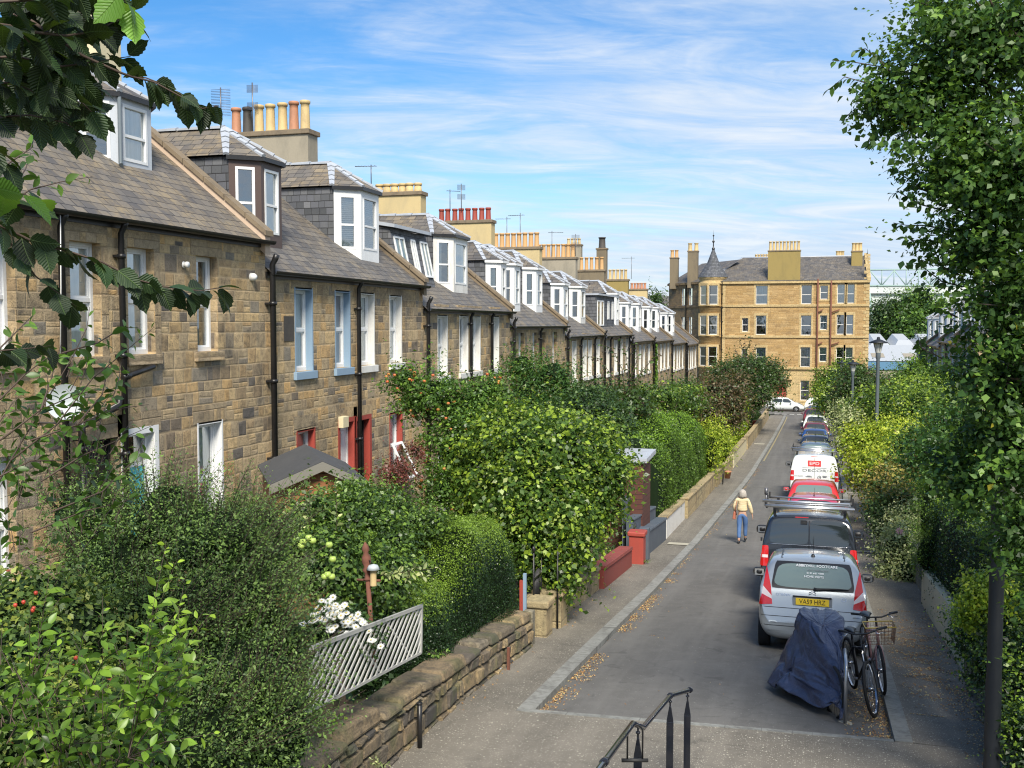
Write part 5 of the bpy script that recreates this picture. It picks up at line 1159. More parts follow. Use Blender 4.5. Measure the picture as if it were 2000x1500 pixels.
m.tube([(-4.62, 16.92, gz(16.92)+1.38), (-4.62, 16.92, gz(16.92)+1.45), (-4.62, 16.92, gz(16.92)+1.5)], [.02, .04, .01], 8)
m.build('posts', 'cast_iron', gt)
for k_, (Y, lab) in enumerate(((22.9, 'dark iron handrail gate in the gap by the red pier'),)):
    gg = thing('iron_gate', lab, 'gate', (-4.5, 26.6, gz(26.6))); m = MB()
    for i in range(7): m.tube([(-4.5, 26.42+i*.06, gz(26.5)+.1), (-4.5, 26.42+i*.06, gz(26.5)+.95)], .01, 5)
    m.box((-4.515, 26.4, gz(26.5)+.85), (-4.485, 26.8, gz(26.5)+.89)); m.build('bars', 'cast_iron', gg)
fp = thing('picket_screen', 'dark blue-black boarded screen behind the dark blue wall', 'fence', (-5.2, 30, gz(30))); m = MB()
for i in range(16): m.box((-4.98, 27.4+i*.24, gz(29)-.2), (-4.95, 27.4+i*.24+.2, gz(29)+1.75-.04*i))
m.build('boards', 'navy_paint', fp)
# timber shed with felt roof beside the second house
sh = thing('garden_shed', 'orange-brown timber garden shed with dark felt roof against the second house', 'shed', (-9, 17.5, -1))
eA, ap, eB = atD(524, 948, 15.9), atD(628, 902, 15.9), atD(718, 942, 15.9)
fy = lambda q: q
dv = Vector((-.62, .9, 0)).normalized()*2.1
m = MB(); bz = -1.6
fr = [Vector((eA.x+.07, eA.y+.02, eA.z-.02)), Vector((ap.x, ap.y, ap.z-.02)), Vector((eB.x-.07, eB.y-.02, eB.z-.02))]
f = [Vector((fr[0].x, fr[0].y, bz)), Vector((fr[2].x, fr[2].y, bz))]
m.face([f[0], f[1], fr[2], fr[1], fr[0]]); m.face([f[1], f[1]+dv, fr[2]+dv, fr[2]]); m.face([f[0]+dv, f[0], fr[0], fr[0]+dv]); m.face([f[1]+dv, f[0]+dv, fr[0]+dv, fr[1]+dv, fr[2]+dv]); m.build('boarding', 'shed_timber', sh)
m = MB(); ov = -dv.normalized()*.12; up = Vector((0, 0, .03))
for a, b in ((eA, ap), (ap, eB)): m.hexa([a+ov, b+ov, b+dv*1.05, a+dv*1.05], [a+ov+up, b+ov+up, b+dv*1.05+up, a+dv*1.05+up])
m.build('roof', 'roof_felt', sh)
m = MB(); 
for a, b in ((eA, ap), (ap, eB)): q = ov*1.15; m.hexa([a+q-up*4, b+q-up*4, b+q*1.3-up*4, a+q*1.3-up*4], [a+q+up*.6, b+q+up*.6, b+q*1.3+up*.6, a+q*1.3+up*.6])
m.build('barge_board', 'weathered_wood', sh)
# small dark timber store with grey roof, in front of the bright hedge
ds = thing('garden_store', 'dark brown timber garden store with flat grey roof above the hazel bush', 'shed', (-5.6, 28, -1)); a, b = atD(1196, 893, 29), atD(1262, 897, 29)
m = MB(); m.box((a.x-.4, a.y, -2.6), (b.x-.05, a.y+1.4, a.z-.12)); m.build('boarding', 'dark_timber', ds)
m = MB(); m.hexa([(a.x-.5, a.y-.1, a.z-.117), (b.x+.08, a.y-.1, a.z-.117), (b.x+.08, a.y+1.6, a.z-.05), (a.x-.5, a.y+1.6, a.z-.05)], [(a.x-.5, a.y-.1, a.z+.01), (b.x+.08, a.y-.1, a.z+.01), (b.x+.08, a.y+1.6, a.z+.08), (a.x-.5, a.y+1.6, a.z+.08)]); m.build('roof', 'lead', ds)
m = MB(); m.box((a.x+.1, a.y-.03, a.z-1.4), (b.x-.45, a.y-.003, a.z-.3)); m.build('door', 'dark_timber', ds)
# pot and hoop by the far wall
p = atG(1421, 934); ptr = thing('plant_pot', 'terracotta plant pot standing on the left pavement by the wall', 'plant pot', tuple(p)); m = MB(); m.lathe([(.0, 0), (.12, 0), (.17, .3), (.19, .3), (.19, .36), (.16, .36), (.14, .2), (0, .2)], tuple(p), 14); m.build('pot', 'pot_terracotta', ptr)
p = atG(1411, 946); m = MB(); m.tube([p+Vector((.02, .24*math.cos(t), .26+.24*math.sin(t))) for t in [2*math.pi*i/20 for i in range(21)]], .018, 6, False); tag(m.build('hoop', 'rubber'), 'black rubber hoop leaning against the sandstone wall', 'hoop')

# ------------------------------------------------------------------ handrail on the steps, with a bicycle lock left on it
hr = thing('handrail', 'black tubular handrail beside the steps in the foreground', 'handrail', (-1.38, 9.8, gz(10)))
A, B, C1, C2, D_, E_ = atD(1343, 1349, 10.55), atD(1309, 1359, 10.05), atD(1256, 1421, 8.45), atD(1236, 1413, 8.05), atD(1166, 1508, 6.8), atD(1090, 1640, 5.3)
m = MB(); m.tube([A+(A-B)*.12, A, B, C1, C2, D_, E_], .024, 12)
for p in (B, C2+(D_-C2)*.82): m.tube([p-(p-C1).normalized()*.035, p+(p-C1).normalized()*.035], .031, 12)
m.tube([A+(A-B)*.10, A+(A-B)*.16], .030, 12); m.build('rail', 'rail_paint', hr)
for i, (p, gx) in enumerate(((A, 0), (B, 0), (C1*.5+C2*.5, 0), (D_, 0))):
    m = MB(); z0 = p.z-1.35; w1, w2 = .034, .012
    m.tube([p-Vector((0, 0, .02)), p-Vector((0, 0, .11))], .009, 8); m.tube([p-Vector((0, 0, .05)), p-Vector((0, 0, .065))], .02, 8)
    zt_ = p.z-.10; cx_, cy_ = p.x, p.y
    m.hexa([(cx_-w1, cy_-w2, z0), (cx_+w1, cy_-w2, z0), (cx_+w1, cy_+w2, z0), (cx_-w1, cy_+w2, z0)], [(cx_-w1, cy_-w2, zt_-.16), (cx_+w1, cy_-w2, zt_-.16), (cx_+w1, cy_+w2, zt_-.16), (cx_-w1, cy_+w2, zt_-.16)])
    m.hexa([(cx_-w1, cy_-w2, zt_-.157), (cx_+w1, cy_-w2, zt_-.157), (cx_+w1, cy_+w2, zt_-.157), (cx_-w1, cy_+w2, zt_-.157)], [(cx_-.008, cy_-w2, zt_), (cx_+.008, cy_-w2, zt_), (cx_+.008, cy_+w2, zt_), (cx_-.008, cy_+w2, zt_)])
    m.build('post', 'rail_paint', hr, bevel=.004)
lk = thing('bicycle_lock', 'black U-shaped bicycle lock hanging on the handrail', 'bicycle lock', tuple(C1)); c = atD(1240, 1485, 8.1); rt = Vector(_R)
m = MB(); w_ = .06; top = atD(1241, 1428, 8.1).z
m.tube([c-rt*w_+Vector((0, 0, 0))]+[Vector((c.x, c.y, top))+rt*(-w_*math.cos(t))+Vector((0, 0, w_*math.sin(t))) for t in [math.pi*i/10 for i in range(11)]]+[c+rt*w_], .0075, 8); m.build('shackle', 'cast_iron', lk)
m = MB(); m.tube([c-rt*.105, c+rt*.105], .015, 12); m.build('crossbar', 'rubber', lk)
# ------------------------------------------------------------------ vehicles: a lofted body, with panes, lamps and trim laid onto its skin
def loft(st, K=9):
    """st rows: y, z_bottom, z_belt, z_top, half width at belt, tumblehome, bottom half width"""
    P = []
    for (y, zb, zl, zt, w, tum, wb) in st:
        zl = min(zl, zt-.03); h = zt-zl; wt = w-tum*h
        half = [(0, zb), (wb*.7, zb), (wb, zb+.03), (w*.99, zb+(zl-zb)*.30), (w, zb+(zl-zb)*.62), (w*.985, zl), (w-(w-wt)*.55, zl+h*.55), (wt, zl+h*.88), (wt*.86, zt-.012), (wt*.45, zt+.012*min(1, h*3)), (0, zt+.018*min(1, h*3))]
        ring = [(x, y, z) for x, z in half]+[(-x, y, z) for x, z in half[-2:0:-1]]
        P.append(ring)
    return P
def body_mesh(st, levels=2):
    P = loft(st); n = len(P[0]); me = bpy.data.meshes.new('body')
    v = [p for r in P for p in r]; f = []
    for i in range(len(P)-1):
        for j in range(n): f.append((i*n+j, i*n+(j+1) % n, (i+1)*n+(j+1) % n, (i+1)*n+j))
    for base, rv in ((0, True), ((len(P)-1)*n, False)):        # ends closed with quads across
        h = n//2
        for j in range(h):
            a, b, c_, d_ = base+j, base+j+1, base+(n-j-1) % n, base+(n-j) % n
            q = [a, b, c_, d_]; q = list(dict.fromkeys(q))
            if len(q) > 2: f.append(tuple(reversed(q)) if not rv else tuple(q))
    me.from_pydata(v, [], f); me.validate(); o = bpy.data.objects.new('body', me); col.objects.link(o)
    s = o.modifiers.new('s', 'SUBSURF'); s.levels = s.render_levels = levels
    bpy.context.view_layer.update(); ev = o.evaluated_get(bpy.context.evaluated_depsgraph_get()); out = bpy.data.meshes.new_from_object(ev)
    bpy.data.objects.remove(o); bpy.data.meshes.remove(me)
    bm = bmesh.new(); bm.from_mesh(out); bmesh.ops.recalc_face_normals(bm, faces=bm.faces); bm.to_mesh(out); bm.free()
    for p in out.polygons: p.use_smooth = True
    bv = BVHTree.FromPolygons([v.co[:] for v in out.vertices], [p.vertices[:] for p in out.polygons])
    return out, bv
DIR = {'rear': (lambda a, b: (Vector((a, -3, b)), Vector((0, 1, 0)))), 'front': (lambda a, b: (Vector((a, 9, b)), Vector((0, -1, 0)))), 'left': (lambda a, b: (Vector((-4, a, b)), Vector((1, 0, 0)))), 'right': (lambda a, b: (Vector((4, a, b)), Vector((-1, 0, 0)))), 'top': (lambda a, b: (Vector((a, b, 5)), Vector((0, 0, -1))))}
def skin_patch(bv, q, side, off=.005, n=10, m=8, rnd=.0, th=0.0):
    """patch between four (a,b) corners projected onto the body skin"""
    mb = MB(); mb.smooth = True; P = []
    q = [Vector(c) for c in q]
    for i in range(m+1):
        row = []
        for j in range(n+1):
            s, t = j/n*2-1, i/m*2-1
            s2, t2 = s*(1-rnd*t**6*.12), t*(1-rnd*abs(s)**6*.12)
            u, v = (s2+1)/2, (t2+1)/2
            c = (q[0]*(1-u)+q[1]*u)*(1-v)+(q[3]*(1-u)+q[2]*u)*v
            o, d = DIR[side](c[0], c[1]); hit = bv.ray_cast(o, d)
            if hit[0] is None: row.append(None)
            else: row.append(hit[0]+hit[1].normalized()*off if hit[1].dot(d) < 0 else hit[0]-hit[1].normalized()*off)
        P.append(row)
    for i in range(m):
        for j in range(n):
            f = [P[i][j], P[i][j+1], P[i+1][j+1], P[i+1][j]]
            if all(x is not None for x in f): mb.face(f)
    # weld
    return mb
def weld(o):
    bm = bmesh.new(); bm.from_mesh(o.data); bmesh.ops.remove_doubles(bm, verts=bm.verts, dist=1e-5); bm.to_mesh(o.data); bm.free(); return o
def wheel(root, x, y, r=.30, w=.19, side=1):
    m = MB(); m.lathe([(r*.62, -w/2), (r*.93, -w/2), (r, -w/2+.03), (r, w/2-.03), (r*.93, w/2), (r*.62, w/2), (r*.62, -w/2)], (x, y, r), 28, 'x'); o = m.build('wheel', 'tyre', root, False)
    m = MB(); s = side; e = x+s*(w/2-.01)
    m.lathe([(0, 0), (.05, 0), (.06, -.015*s)], (e, y, r), 16, 'x'); m.lathe([(r*.60, -.0), (r*.64, -.0), (r*.64, -.02*s)], (e, y, r), 24, 'x')
    for k in range(5):
        a = 2*math.pi*k/5; c, sn = math.cos(a), math.sin(a)
        p = Vector((e-.012*s, y, r)); d1 = Vector((0, c, sn)); d2 = Vector((0, -sn, c)); m.hexa([p+d2*.03+d1*.04, p-d2*.03+d1*.04, p-d2*.045+d1*r*.6, p+d2*.045+d1*r*.6], [q+Vector((.012*s, 0, 0)) for q in (p+d2*.03+d1*.04, p-d2*.03+d1*.04, p-d2*.045+d1*r*.6, p+d2*.045+d1*r*.6)])
    m.build('rim', 'alloy', o, False)
    return o
def text(parent, s, loc, size, m_, rot=(math.pi/2, 0, 0), align='CENTER', name='lettering', sx=1., ext=.001):
    c = bpy.data.curves.new(name, 'FONT'); c.body = s; c.size = size; c.align_x = align; c.align_y = 'CENTER'; c.extrude = ext; c.materials.append(M[m_])
    o = bpy.data.objects.new(name, c); col.objects.link(o); bpy.context.view_layer.update(); me = bpy.data.meshes.new_from_object(o.evaluated_get(bpy.context.evaluated_depsgraph_get())); bpy.data.objects.remove(o)
    me.transform(Matrix.LocRotScale(Vector(loc), mathutils.Euler(rot), Vector((sx, 1, 1)))); me.materials.clear(); me.materials.append(M[m_])
    return link(name, me, parent, False)
def mirror(root, side, y, z, x, m_='plastic_black', s=1.):
    m = MB(); c = Vector((side*(x+.13*s), y, z)); m.smooth = True
    P = []
    for i in range(9):
        t = math.pi*i/8
        P.append([(c.x+.115*s*math.sin(t)*abs(math.cos(p))**.7*(1 if math.cos(p) > 0 else -1), c.y+.055*s*(-math.cos(t))*1.3, c.z+.085*s*math.sin(t)*abs(math.sin(p))**.7*(1 if math.sin(p) > 0 else -1)) for p in [2*math.pi*k/16 for k in range(17)]])
    m.grid(P); m.smooth = False; m.tube([(side*(x-.08), y+.03, z-.03), (c.x-side*.04, y+.01, z-.02)], .025, 6); o = m.build('wing_mirror', m_, root, False)
    m = MB(); m.grid([[(c.x+.085*s*a, c.y-.062*s, c.z+.06*s*b) for a in (-1, 1)] for b in (-1, 1)]); m.build('mirror_glass', 'mirror', o, False)
HATCH = lambda L, H, W, rk=.0, B=.95: [(0, .34, .5, .52, W*.80, .3, W*.62), (.03, .27, .62, .66, W*.93, .3, W*.78), (.10, .24, B-.09, B-.05, W*.985, .32, W*.84), (.17+rk*.1, .22, B-.01, B+.07, W, .26, W*.86), (.34+rk*.4, .21, B, H*.83, W, .31, W*.87), (.52+rk*.9, .20, B, H*.945, W, .31, W*.87), (.72+rk, .20, B, H*.985, W, .31, W*.87), (1.3, .20, B, H, W, .31, W*.87), (2.0, .2, B-.01, H*.995, W, .31, W*.87), (L*.60, .2, .925, H*.93, W, .31, W*.87), (L*.69, .2, .91, H*.80, W, .31, W*.87), (L*.77, .2, .90, .96, W, .5, W*.87), (L*.88, .2, .82, .86, W*.97, .5, W*.85), (L*.96, .22, .66, .70, W*.88, .4, W*.76), (L, .30, .48, .52, W*.68, .3, W*.58)]
def car(name, label, cat, x, y, paint_, L=3.85, H=1.5, W=.82, rk=0, mirc=None, lamps='high', glass='car_glass', rz=0, group='cars parked nose to tail along the right kerb', z=None, antenna=True, rails=False, plate=True, front=False, far=False, B=.95):
    root = thing(name, label, cat, (x, y, (gz(y+1.5)-.1) if z is None else z), group, rz)
    pitch = (gz(y+3)-gz(y+.5))/2.5 if z is None else 0
    root.rotation_euler = (math.atan(pitch), 0, rz)
    if z is None: root.location.z = gz(y+.6)-.035-pitch*.6
    st = HATCH(L, H, W, rk, B); me, bv = body_mesh(st, 1 if far else 2)
    me.materials.append(M[paint_]); link('body', me, root, False)
    top = H*.925; a = .80*W
    zr0, zr1 = B+.035, H*.925
    weld(skin_patch(bv, [(-a*.93, zr0), (a*.93, zr0), (a*.80, zr1), (-a*.80, zr1)], 'rear', .006, 16, 10, 1.).build('rear_window', glass, root, False))
    yf = .62+rk
    for sd in ('left', 'right'):
        weld(skin_patch(bv, [(yf+.12, B+.05), (L*.44, B+.035), (L*.44, H*.90), (yf+.33, H*.90)], sd, .005, 8, 6, 1).build('side_window', 'car_glass', root, False))
        weld(skin_patch(bv, [(L*.455, B+.035), (L*.69, .965), (L*.60, H*.885), (L*.455, H*.90)], sd, .005, 8, 6, .6).build('side_window', 'car_glass', root, False))
        s = -1 if sd == 'left' else 1
        for yy in (.62, L-.78):
            q = []; mb = MB(); rr_a = .36
            for k in range(13):
                t = math.pi*k/12; o, d = DIR[sd](yy+rr_a*math.cos(t), .26+rr_a*math.sin(t)); h = bv.ray_cast(o, d); o2, d2 = DIR[sd](yy+rr_a*math.cos(t)*.3, .26+rr_a*math.sin(t)*.3); h2 = bv.ray_cast(o2, d2)
                q.append((h[0], h2[0]))
            for k in range(12):
                if all(v is not None for v in q[k]+q[k+1]): mb.face([v+Vector((s*.008, 0, 0)) for v in (q[k][0], q[k+1][0], q[k+1][1], q[k][1])])
            mb.build('wheel_arch', 'plastic_black', root, False)
            wheel(root, s*(W-.085), yy, .30, .19, s)
        mirror(root, s, L*.665, .98, W-.02, mirc or paint_)
    weld(skin_patch(bv, [(-W*.66, L*.775), (W*.66, L*.775), (W*.56, L*.605), (-W*.56, L*.605)], 'top', .006, 10, 6, .5).build('windscreen', 'car_glass', root, False))
    if lamps == 'high': Q = [((.93*W, .70), (.74*W, .70), (.70*W, 1.06), (.80*W, 1.10))]
    else: Q = [((.95*W, .72), (.60*W, .72), (.62*W, .95), (.90*W, .95))]
    for q in Q:
        for s in (-1, 1): weld(skin_patch(bv, [(s*c[0], c[1]) for c in q], 'rear', .012, 6, 8, .5).build('tail_lamp', 'lamp_red', root, False))
    for s in (-1, 1): weld(skin_patch(bv, [(s*.45*W, .56), (s*.85*W, .58), (s*.88*W, .72), (s*.55*W, .66)], 'front', .01, 5, 4, .5).build('headlamp', 'lamp_clear', root, False))
    if plate:
        h = bv.ray_cast(Vector((0, -3, .78)), Vector((0, 1, 0)))[0]; m = MB(); m.box((-.26, h.y-.02, .725), (.26, h.y-.006, .835)); m.build('number_plate', 'plate_yellow', root, False)
    if antenna:
        h = bv.ray_cast(Vector((0, yf+.25, 5)), Vector((0, 0, -1)))[0]; m = MB(); m.lathe([(.03, 0), (.02, .03), (.006, .04)], tuple(h), 8); m.tube([h+Vector((0, 0, .03)), h+Vector((0, -.14, .26))], .004, 5); m.build('antenna', 'plastic_black', root, False)
    if rails:
        for s in (-1, 1): m = MB(); m.tube([(s*.55*W, yf+.2, H-.02), (s*.56*W, yf+.4, H+.045), (s*.56*W, L*.55, H+.045), (s*.55*W, L*.6, H-.05)], .015, 6); m.build('roof_rail', 'aluminium', root, False)
    return root, bv, st

# silver hatchback nearest the camera
SX, SY = .02, 16.95
c3, bv, _ = car('hatchback_car', 'silver hatchback with white lettering on its rear window, nearest car to the camera', 'car', SX, SY, 'paint_silver', 3.85, 1.54, .85, mirc='plastic_black', glass='car_glass_green', B=1.04)
for o in list(c3.children):
    if o.name.split('.')[0] in ('tail_lamp', 'number_plate', 'antenna'): bpy.data.objects.remove(o)
def rayin(bv, a, b):
    for k in range(30):
        h = bv.ray_cast(Vector((a*(1-.02*k), -3, b)), Vector((0, 1, 0)))[0]
        if h is not None: return h
    return Vector((a, 0, b))
def rearhit(a, b, bv=bv): return rayin(bv, a, b)
for s in (-1, 1):
    q = [(s*.83, .78), (s*.63, .80), (s*.655, 1.06), (s*.735, 1.36)]
    def sub_(t0, t1): return [tuple(Vector(q[0]).lerp(Vector(q[3]), t0)), tuple(Vector(q[1]).lerp(Vector(q[2]), t0)), tuple(Vector(q[1]).lerp(Vector(q[2]), t1)), tuple(Vector(q[0]).lerp(Vector(q[3]), t1))]
    tl = weld(skin_patch(bv, sub_(0, .30), 'rear', .014, 6, 4).build('tail_lamp', 'lamp_red', c3, False))
    weld(skin_patch(bv, sub_(.30, .50), 'rear', .014, 6, 4).build('clear_lens', 'lamp_clear', tl, False)); weld(skin_patch(bv, sub_(.50, 1.), 'rear', .014, 6, 6).build('upper_lens', 'lamp_red', tl, False))
# dark surround of the glass, sheet of the rear window above it, wiper
weld(skin_patch(bv, [(-.66, 1.05), (.66, 1.05), (.60, 1.455), (-.60, 1.455)], 'rear', .003, 20, 10, .3).build('window_surround', 'plastic_black', c3, False))
h = rearhit(0, .87); m = MB(); m.box((-.31, h.y-.02, .80), (.31, h.y+.02, .965)); m.build('plate_recess', 'paint_silver', c3, False, bevel=.012)
m = MB(); m.box((-.30, h.y-.03, .94), (.30, h.y-.018, .965)); m.build('handle_strip', 'plastic_black', c3, False)
m = MB(); m.box((-.26, h.y-.034, .82), (.26, h.y-.021, .93)); pl = m.build('number_plate', 'plate_yellow', c3, False)
text(pl, 'VA59 HRZ', (0, h.y-.036, .874), .105, 'plate_black', sx=.86, name='plate_lettering', ext=.0015)
def rtext(s, a, b, size, mm, sx=1., off=.012):
    p0, p1 = rearhit(a, b-.04), rearhit(a, b+.04); t = (p1-p0); ang = math.atan2(t.z, t.y); p = (p0+p1)/2; n = Vector((0, -math.sin(ang), math.cos(ang)))
    text(c3, s, (a, p.y-off*math.sin(ang), p.z+off*math.cos(ang)), size, mm, (ang, 0, 0), sx=sx)
rtext('ABBEYHILL FOOTCARE', .06, 1.395, .08, 'sign_white', .80, .018); rtext('FOOT SPECIALISTS', .08, 1.335, .045, 'lettering_blue' if 'lettering_blue' in M else 'sign_grey', .9, .018)
rtext('0131 661 4300', .04, 1.29, .05, 'sign_white', .9, .018); rtext('HOME VISITS', .02, 1.24, .06, 'sign_white', .9, .018)
m = MB()
for k in range(2):
    z0 = .985+.028*k; pts = [rearhit(-.055, z0)+Vector((0, -.012, 0)), rearhit(0, z0+.03)+Vector((0, -.014, 0)), rearhit(.055, z0)+Vector((0, -.012, 0))]; m.tube(pts, .005, 5)
m.build('chevron_emblem', 'chrome', c3, False)
h2 = rearhit(-.45, .95); text(c3, 'CITROEN', (-.46, h2.y-.010, .96), .055, 'chrome', (R(80), 0, 0)); h2 = rearhit(.5, .93); text(c3, 'C3', (.49, h2.y-.010, .94), .07, 'chrome', (R(80), 0, 0))
p0 = rearhit(.08, 1.075)+Vector((0, -.03, .0)); p1 = rearhit(.56, 1.095)+Vector((0, -.025, 0)); m = MB(); m.tube([p0-Vector((.06, 0, .0)), p0, p0.lerp(p1, .6)+Vector((0, -.015, .012)), p1], [.03, .022, .012, .008], 8); m.tube([p0+Vector((.08, .01, .01)), p1], .006, 5); m.build('wiper', 'rubber', c3, False)
for s in (-1, 1):
    m = MB(); pts = [bv.ray_cast(Vector((s*.50, yy, 5)), Vector((0, 0, -1)))[0]+Vector((0, 0, .003)) for yy in (.68, .9, 1.3, 1.7, 2.1)]; m.grid([[p-Vector((.017, 0, 0)), p+Vector((.017, 0, 0))] for p in pts]); m.build('roof_strip', 'plastic_black', c3, False)
hh = bv.ray_cast(Vector((0, .80, 5)), Vector((0, 0, -1)))[0]; m = MB(); m.lathe([(.035, 0), (.025, .03), (.006, .045)], tuple(hh), 10); m.tube([hh+Vector((0, 0, .03)), hh+Vector((.01, -.16, .36))], .004, 5); m.build('antenna', 'plastic_black', c3, False)
for (z0, z1) in ((.755, .75), (.62, .62), (.47, .47)):
    m = MB(); pts = []
    for a in [-.80+1.6*i/24 for i in range(25)]:
        h = rearhit(a, z0)
        if h is not None: pts.append(h+Vector((0, -.004, 0)))
    m.tube(pts, .005, 4); m.build('bumper_seam', 'plastic_black', c3, False)

def van(label, x, y, paint_, name='van', rack='bars', windows=True, L=4.96, H=1.93, W=.96):
    pitch = (gz(y+3.5)-gz(y+.5))/3.
    root = thing(name, label, 'van', (x, y, gz(y+.6)-.025-pitch*.6), 'vans parked along the right kerb'); root.rotation_euler = (math.atan(pitch), 0, 0)
    st = [(0, .38, .5, .52, W*.86, .1, W*.7), (.02, .30, .62, .70, W*.97, .12, W*.85), (.05, .27, 1.0, 1.15, W*.995, .12, W*.9), (.08, .26, 1.05, 1.45, W, .14, W*.92), (.13, .25, 1.05, H*.945, W, .145, W*.92), (.24, .25, 1.05, H*.985, W, .15, W*.92), (.8, .25, 1.05, H, W, .15, W*.92), (2.2, .25, 1.05, H, W, .15, W*.92), (L*.66, .25, 1.05, H*.985, W, .15, W*.92), (L*.76, .25, 1.05, H*.86, W, .2, W*.92), (L*.86, .25, 1.02, 1.2, W, .3, W*.92), (L*.95, .26, .85, .93, W*.95, .3, W*.88), (L*.99, .28, .6, .66, W*.85, .3, W*.78), (L, .36, .5, .54, W*.7, .2, W*.6)]
    me, bv = body_mesh(st, 2); me.materials.append(M[paint_]); link('body', me, root, False)
    hit = lambda a, b: rayin(bv, a, b)
    if windows:
        for s in (-1, 1): weld(skin_patch(bv, [(s*.015, 1.31), (s*.80, 1.31), (s*.74, 1.80), (s*.015, 1.82)], 'rear', .008, 10, 8, .8).build('rear_window', 'car_glass', root, False))
        m = MB(); pts = [hit(a, 1.30)+Vector((0, -.012, 0)) for a in [-.82+1.64*i/16 for i in range(17)]]; m.tube(pts, .006, 5); m.build('window_trim', 'chrome', root, False)
        m = MB(); h = hit(-.1, 1.87); m.box((-.28, h.y-.02, 1.835), (-.02, h.y+.02, 1.865)); m.build('brake_lamp', 'lamp_red', root, False)
        m = MB(); h = hit(-.1, 1.8); m.box((-.17, h.y-.05, 1.725), (-.04, h.y+.01, 1.80)); m.build('camera_box', 'plastic_black', root, False)
    m = MB(); pts = [hit(0, z)+Vector((0, -.006, 0)) for z in [.45+1.35*i/12 for i in range(13)]]; m.tube(pts, .006, 4); m.build('door_seam', 'plastic_black', root, False)
    for s in (-1, 1):
        q = [(s*.955, .84), (s*.80, .84), (s*.80, 1.26), (s*.92, 1.26)]
        tl = weld(skin_patch(bv, q, 'rear', .014, 5, 8, .5).build('tail_lamp', 'lamp_red', root, False)); q2 = [(s*.945, 1.01), (s*.81, 1.01), (s*.81, 1.07), (s*.94, 1.07)]; weld(skin_patch(bv, q2, 'rear', .018, 5, 3).build('clear_lens', 'lamp_clear', tl, False))
        sd = 'left' if s < 0 else 'right'
        weld(skin_patch(bv, [(L*.58, 1.12), (L*.80, 1.10), (L*.72, 1.70), (L*.58, 1.72)], sd, .006, 8, 6, .6).build('side_window', 'car_glass', root, False))
        for yy in (.85, L-.95):
            q = []; mb = MB()
            for k in range(13):
                t = math.pi*k/12; v = []
                for f_ in (1, .3): o, d = DIR[sd](yy+.38*math.cos(t)*f_, .28+.38*math.sin(t)*f_); v.append(bv.ray_cast(o, d)[0])
                q.append(v)
            for k in range(12):
                if all(v is not None for v in q[k]+q[k+1]): mb.face([v+Vector((s*.008, 0, 0)) for v in (q[k][0], q[k+1][0], q[k+1][1], q[k][1])])
            mb.build('wheel_arch', 'plastic_black', root, False); wheel(root, s*(W-.11), yy, .32, .21, s)
        mirror(root, s, L*.79, 1.18, W-.02, 'plastic_black', 1.25)
        m = MB(); h = hit(s*.93, 1.36); m.box((s*.93, h.y+.0, 1.34), (s*.965, h.y+.1, 1.41)); m.box((s*.93, h.y, .62), (s*.965, h.y+.1, .69)); m.build('hinge', 'plastic_black', root, False)
    weld(skin_patch(bv, [(-.78, L*.87), (.78, L*.87), (.66, L*.70), (-.66, L*.70)], 'top', .006, 10, 6, .5).build('windscreen', 'car_glass', root, False))
    m = MB(); h = hit(0, .6); m.box((-.9, h.y-.06, .40), (.9, h.y+.05, .60)); m.build('bumper', 'plastic_black' if paint_ == 'paint_black' else paint_, root, False, bevel=.03)
    # roof bars and ladder tubes
    zt = H+.14
    for yy in (.35, 1.5, 2.6): rk_ = MB(); rk_.tube([(-W*.93, yy, zt), (W*.93, yy, zt)], .022, 6); r_ = rk_.build('roof_bar', 'aluminium', root, False)
    for yy in (.35, 1.5, 2.6):
        for s in (-1, 1):
            m = MB(); m.box((s*.70-.03, yy-.025, H-.06), (s*.70+.03, yy+.025, zt-.02)); m.box((s*.93*W-.015, yy-.03, zt-.03), (s*.93*W+.015, yy+.03, zt+.12)); m.box((s*.70-.01, yy-.01, zt-.03), (s*.93*W, yy+.01, zt-.021))
            m.build('rack_bracket', 'plastic_black', root, False)
    m = MB()
    m.tube([(-.92*W, .18, zt-.01), (.92*W, .18, zt-.01)], .028, 10); m.tube([(-.98*W, .12, zt+.10), (.80*W, .12, zt+.10)], .028, 10)
    for dy in (.55, .85, 1.15): m.tube([(-.85*W, dy, zt+.03), (.85*W, dy, zt+.03)], .018, 6)
    m.build('roller_bar', 'aluminium', r_, False)
    return root, hit
bvn, _h = van('black van with aluminium roof bars and dark rear windows, behind the silver hatchback', -.06, 21.4, 'paint_black')
m = MB(); m.tube([(-.86, .35, 2.0), (-.88, .35, 2.35)], .02, 6); m.tube([(-.88, .35, 2.28), (-.88, .35, 2.42)], .035, 8); m.build('load_post', 'aerial_metal', bvn, False)
wv, hit = van('white decorator van with red and grey lettering on its rear doors', .04, 43.5, 'paint_white', windows=False)
m = MB(); h = hit(-.02, 1.55); m.box((-.26, h.y-.018, 1.43), (.26, h.y-.008, 1.68)); sg = m.build('red_sign', 'sign_red', wv, False, bevel=.03)
text(sg, 'EPD', (0, h.y-.022, 1.555), .17, 'sign_white', sx=1.35)
h = hit(0, 1.26); text(wv, 'DECOR', (0, h.y-.016, 1.27), .15, 'sign_grey', sx=1.9)
h = hit(.5, 1.36); m = MB(); m.box((-.48, h.y-.012, 1.375), (.48, h.y-.006, 1.383)); m.build('rule_line', 'sign_grey', wv, False)
h = hit(-.6, 1.0); text(wv, 'VIVARO', (-.62, h.y-.016, 1.03), .075, 'sign_grey', sx=1.3)
m = MB(); hz_ = h.y-.014
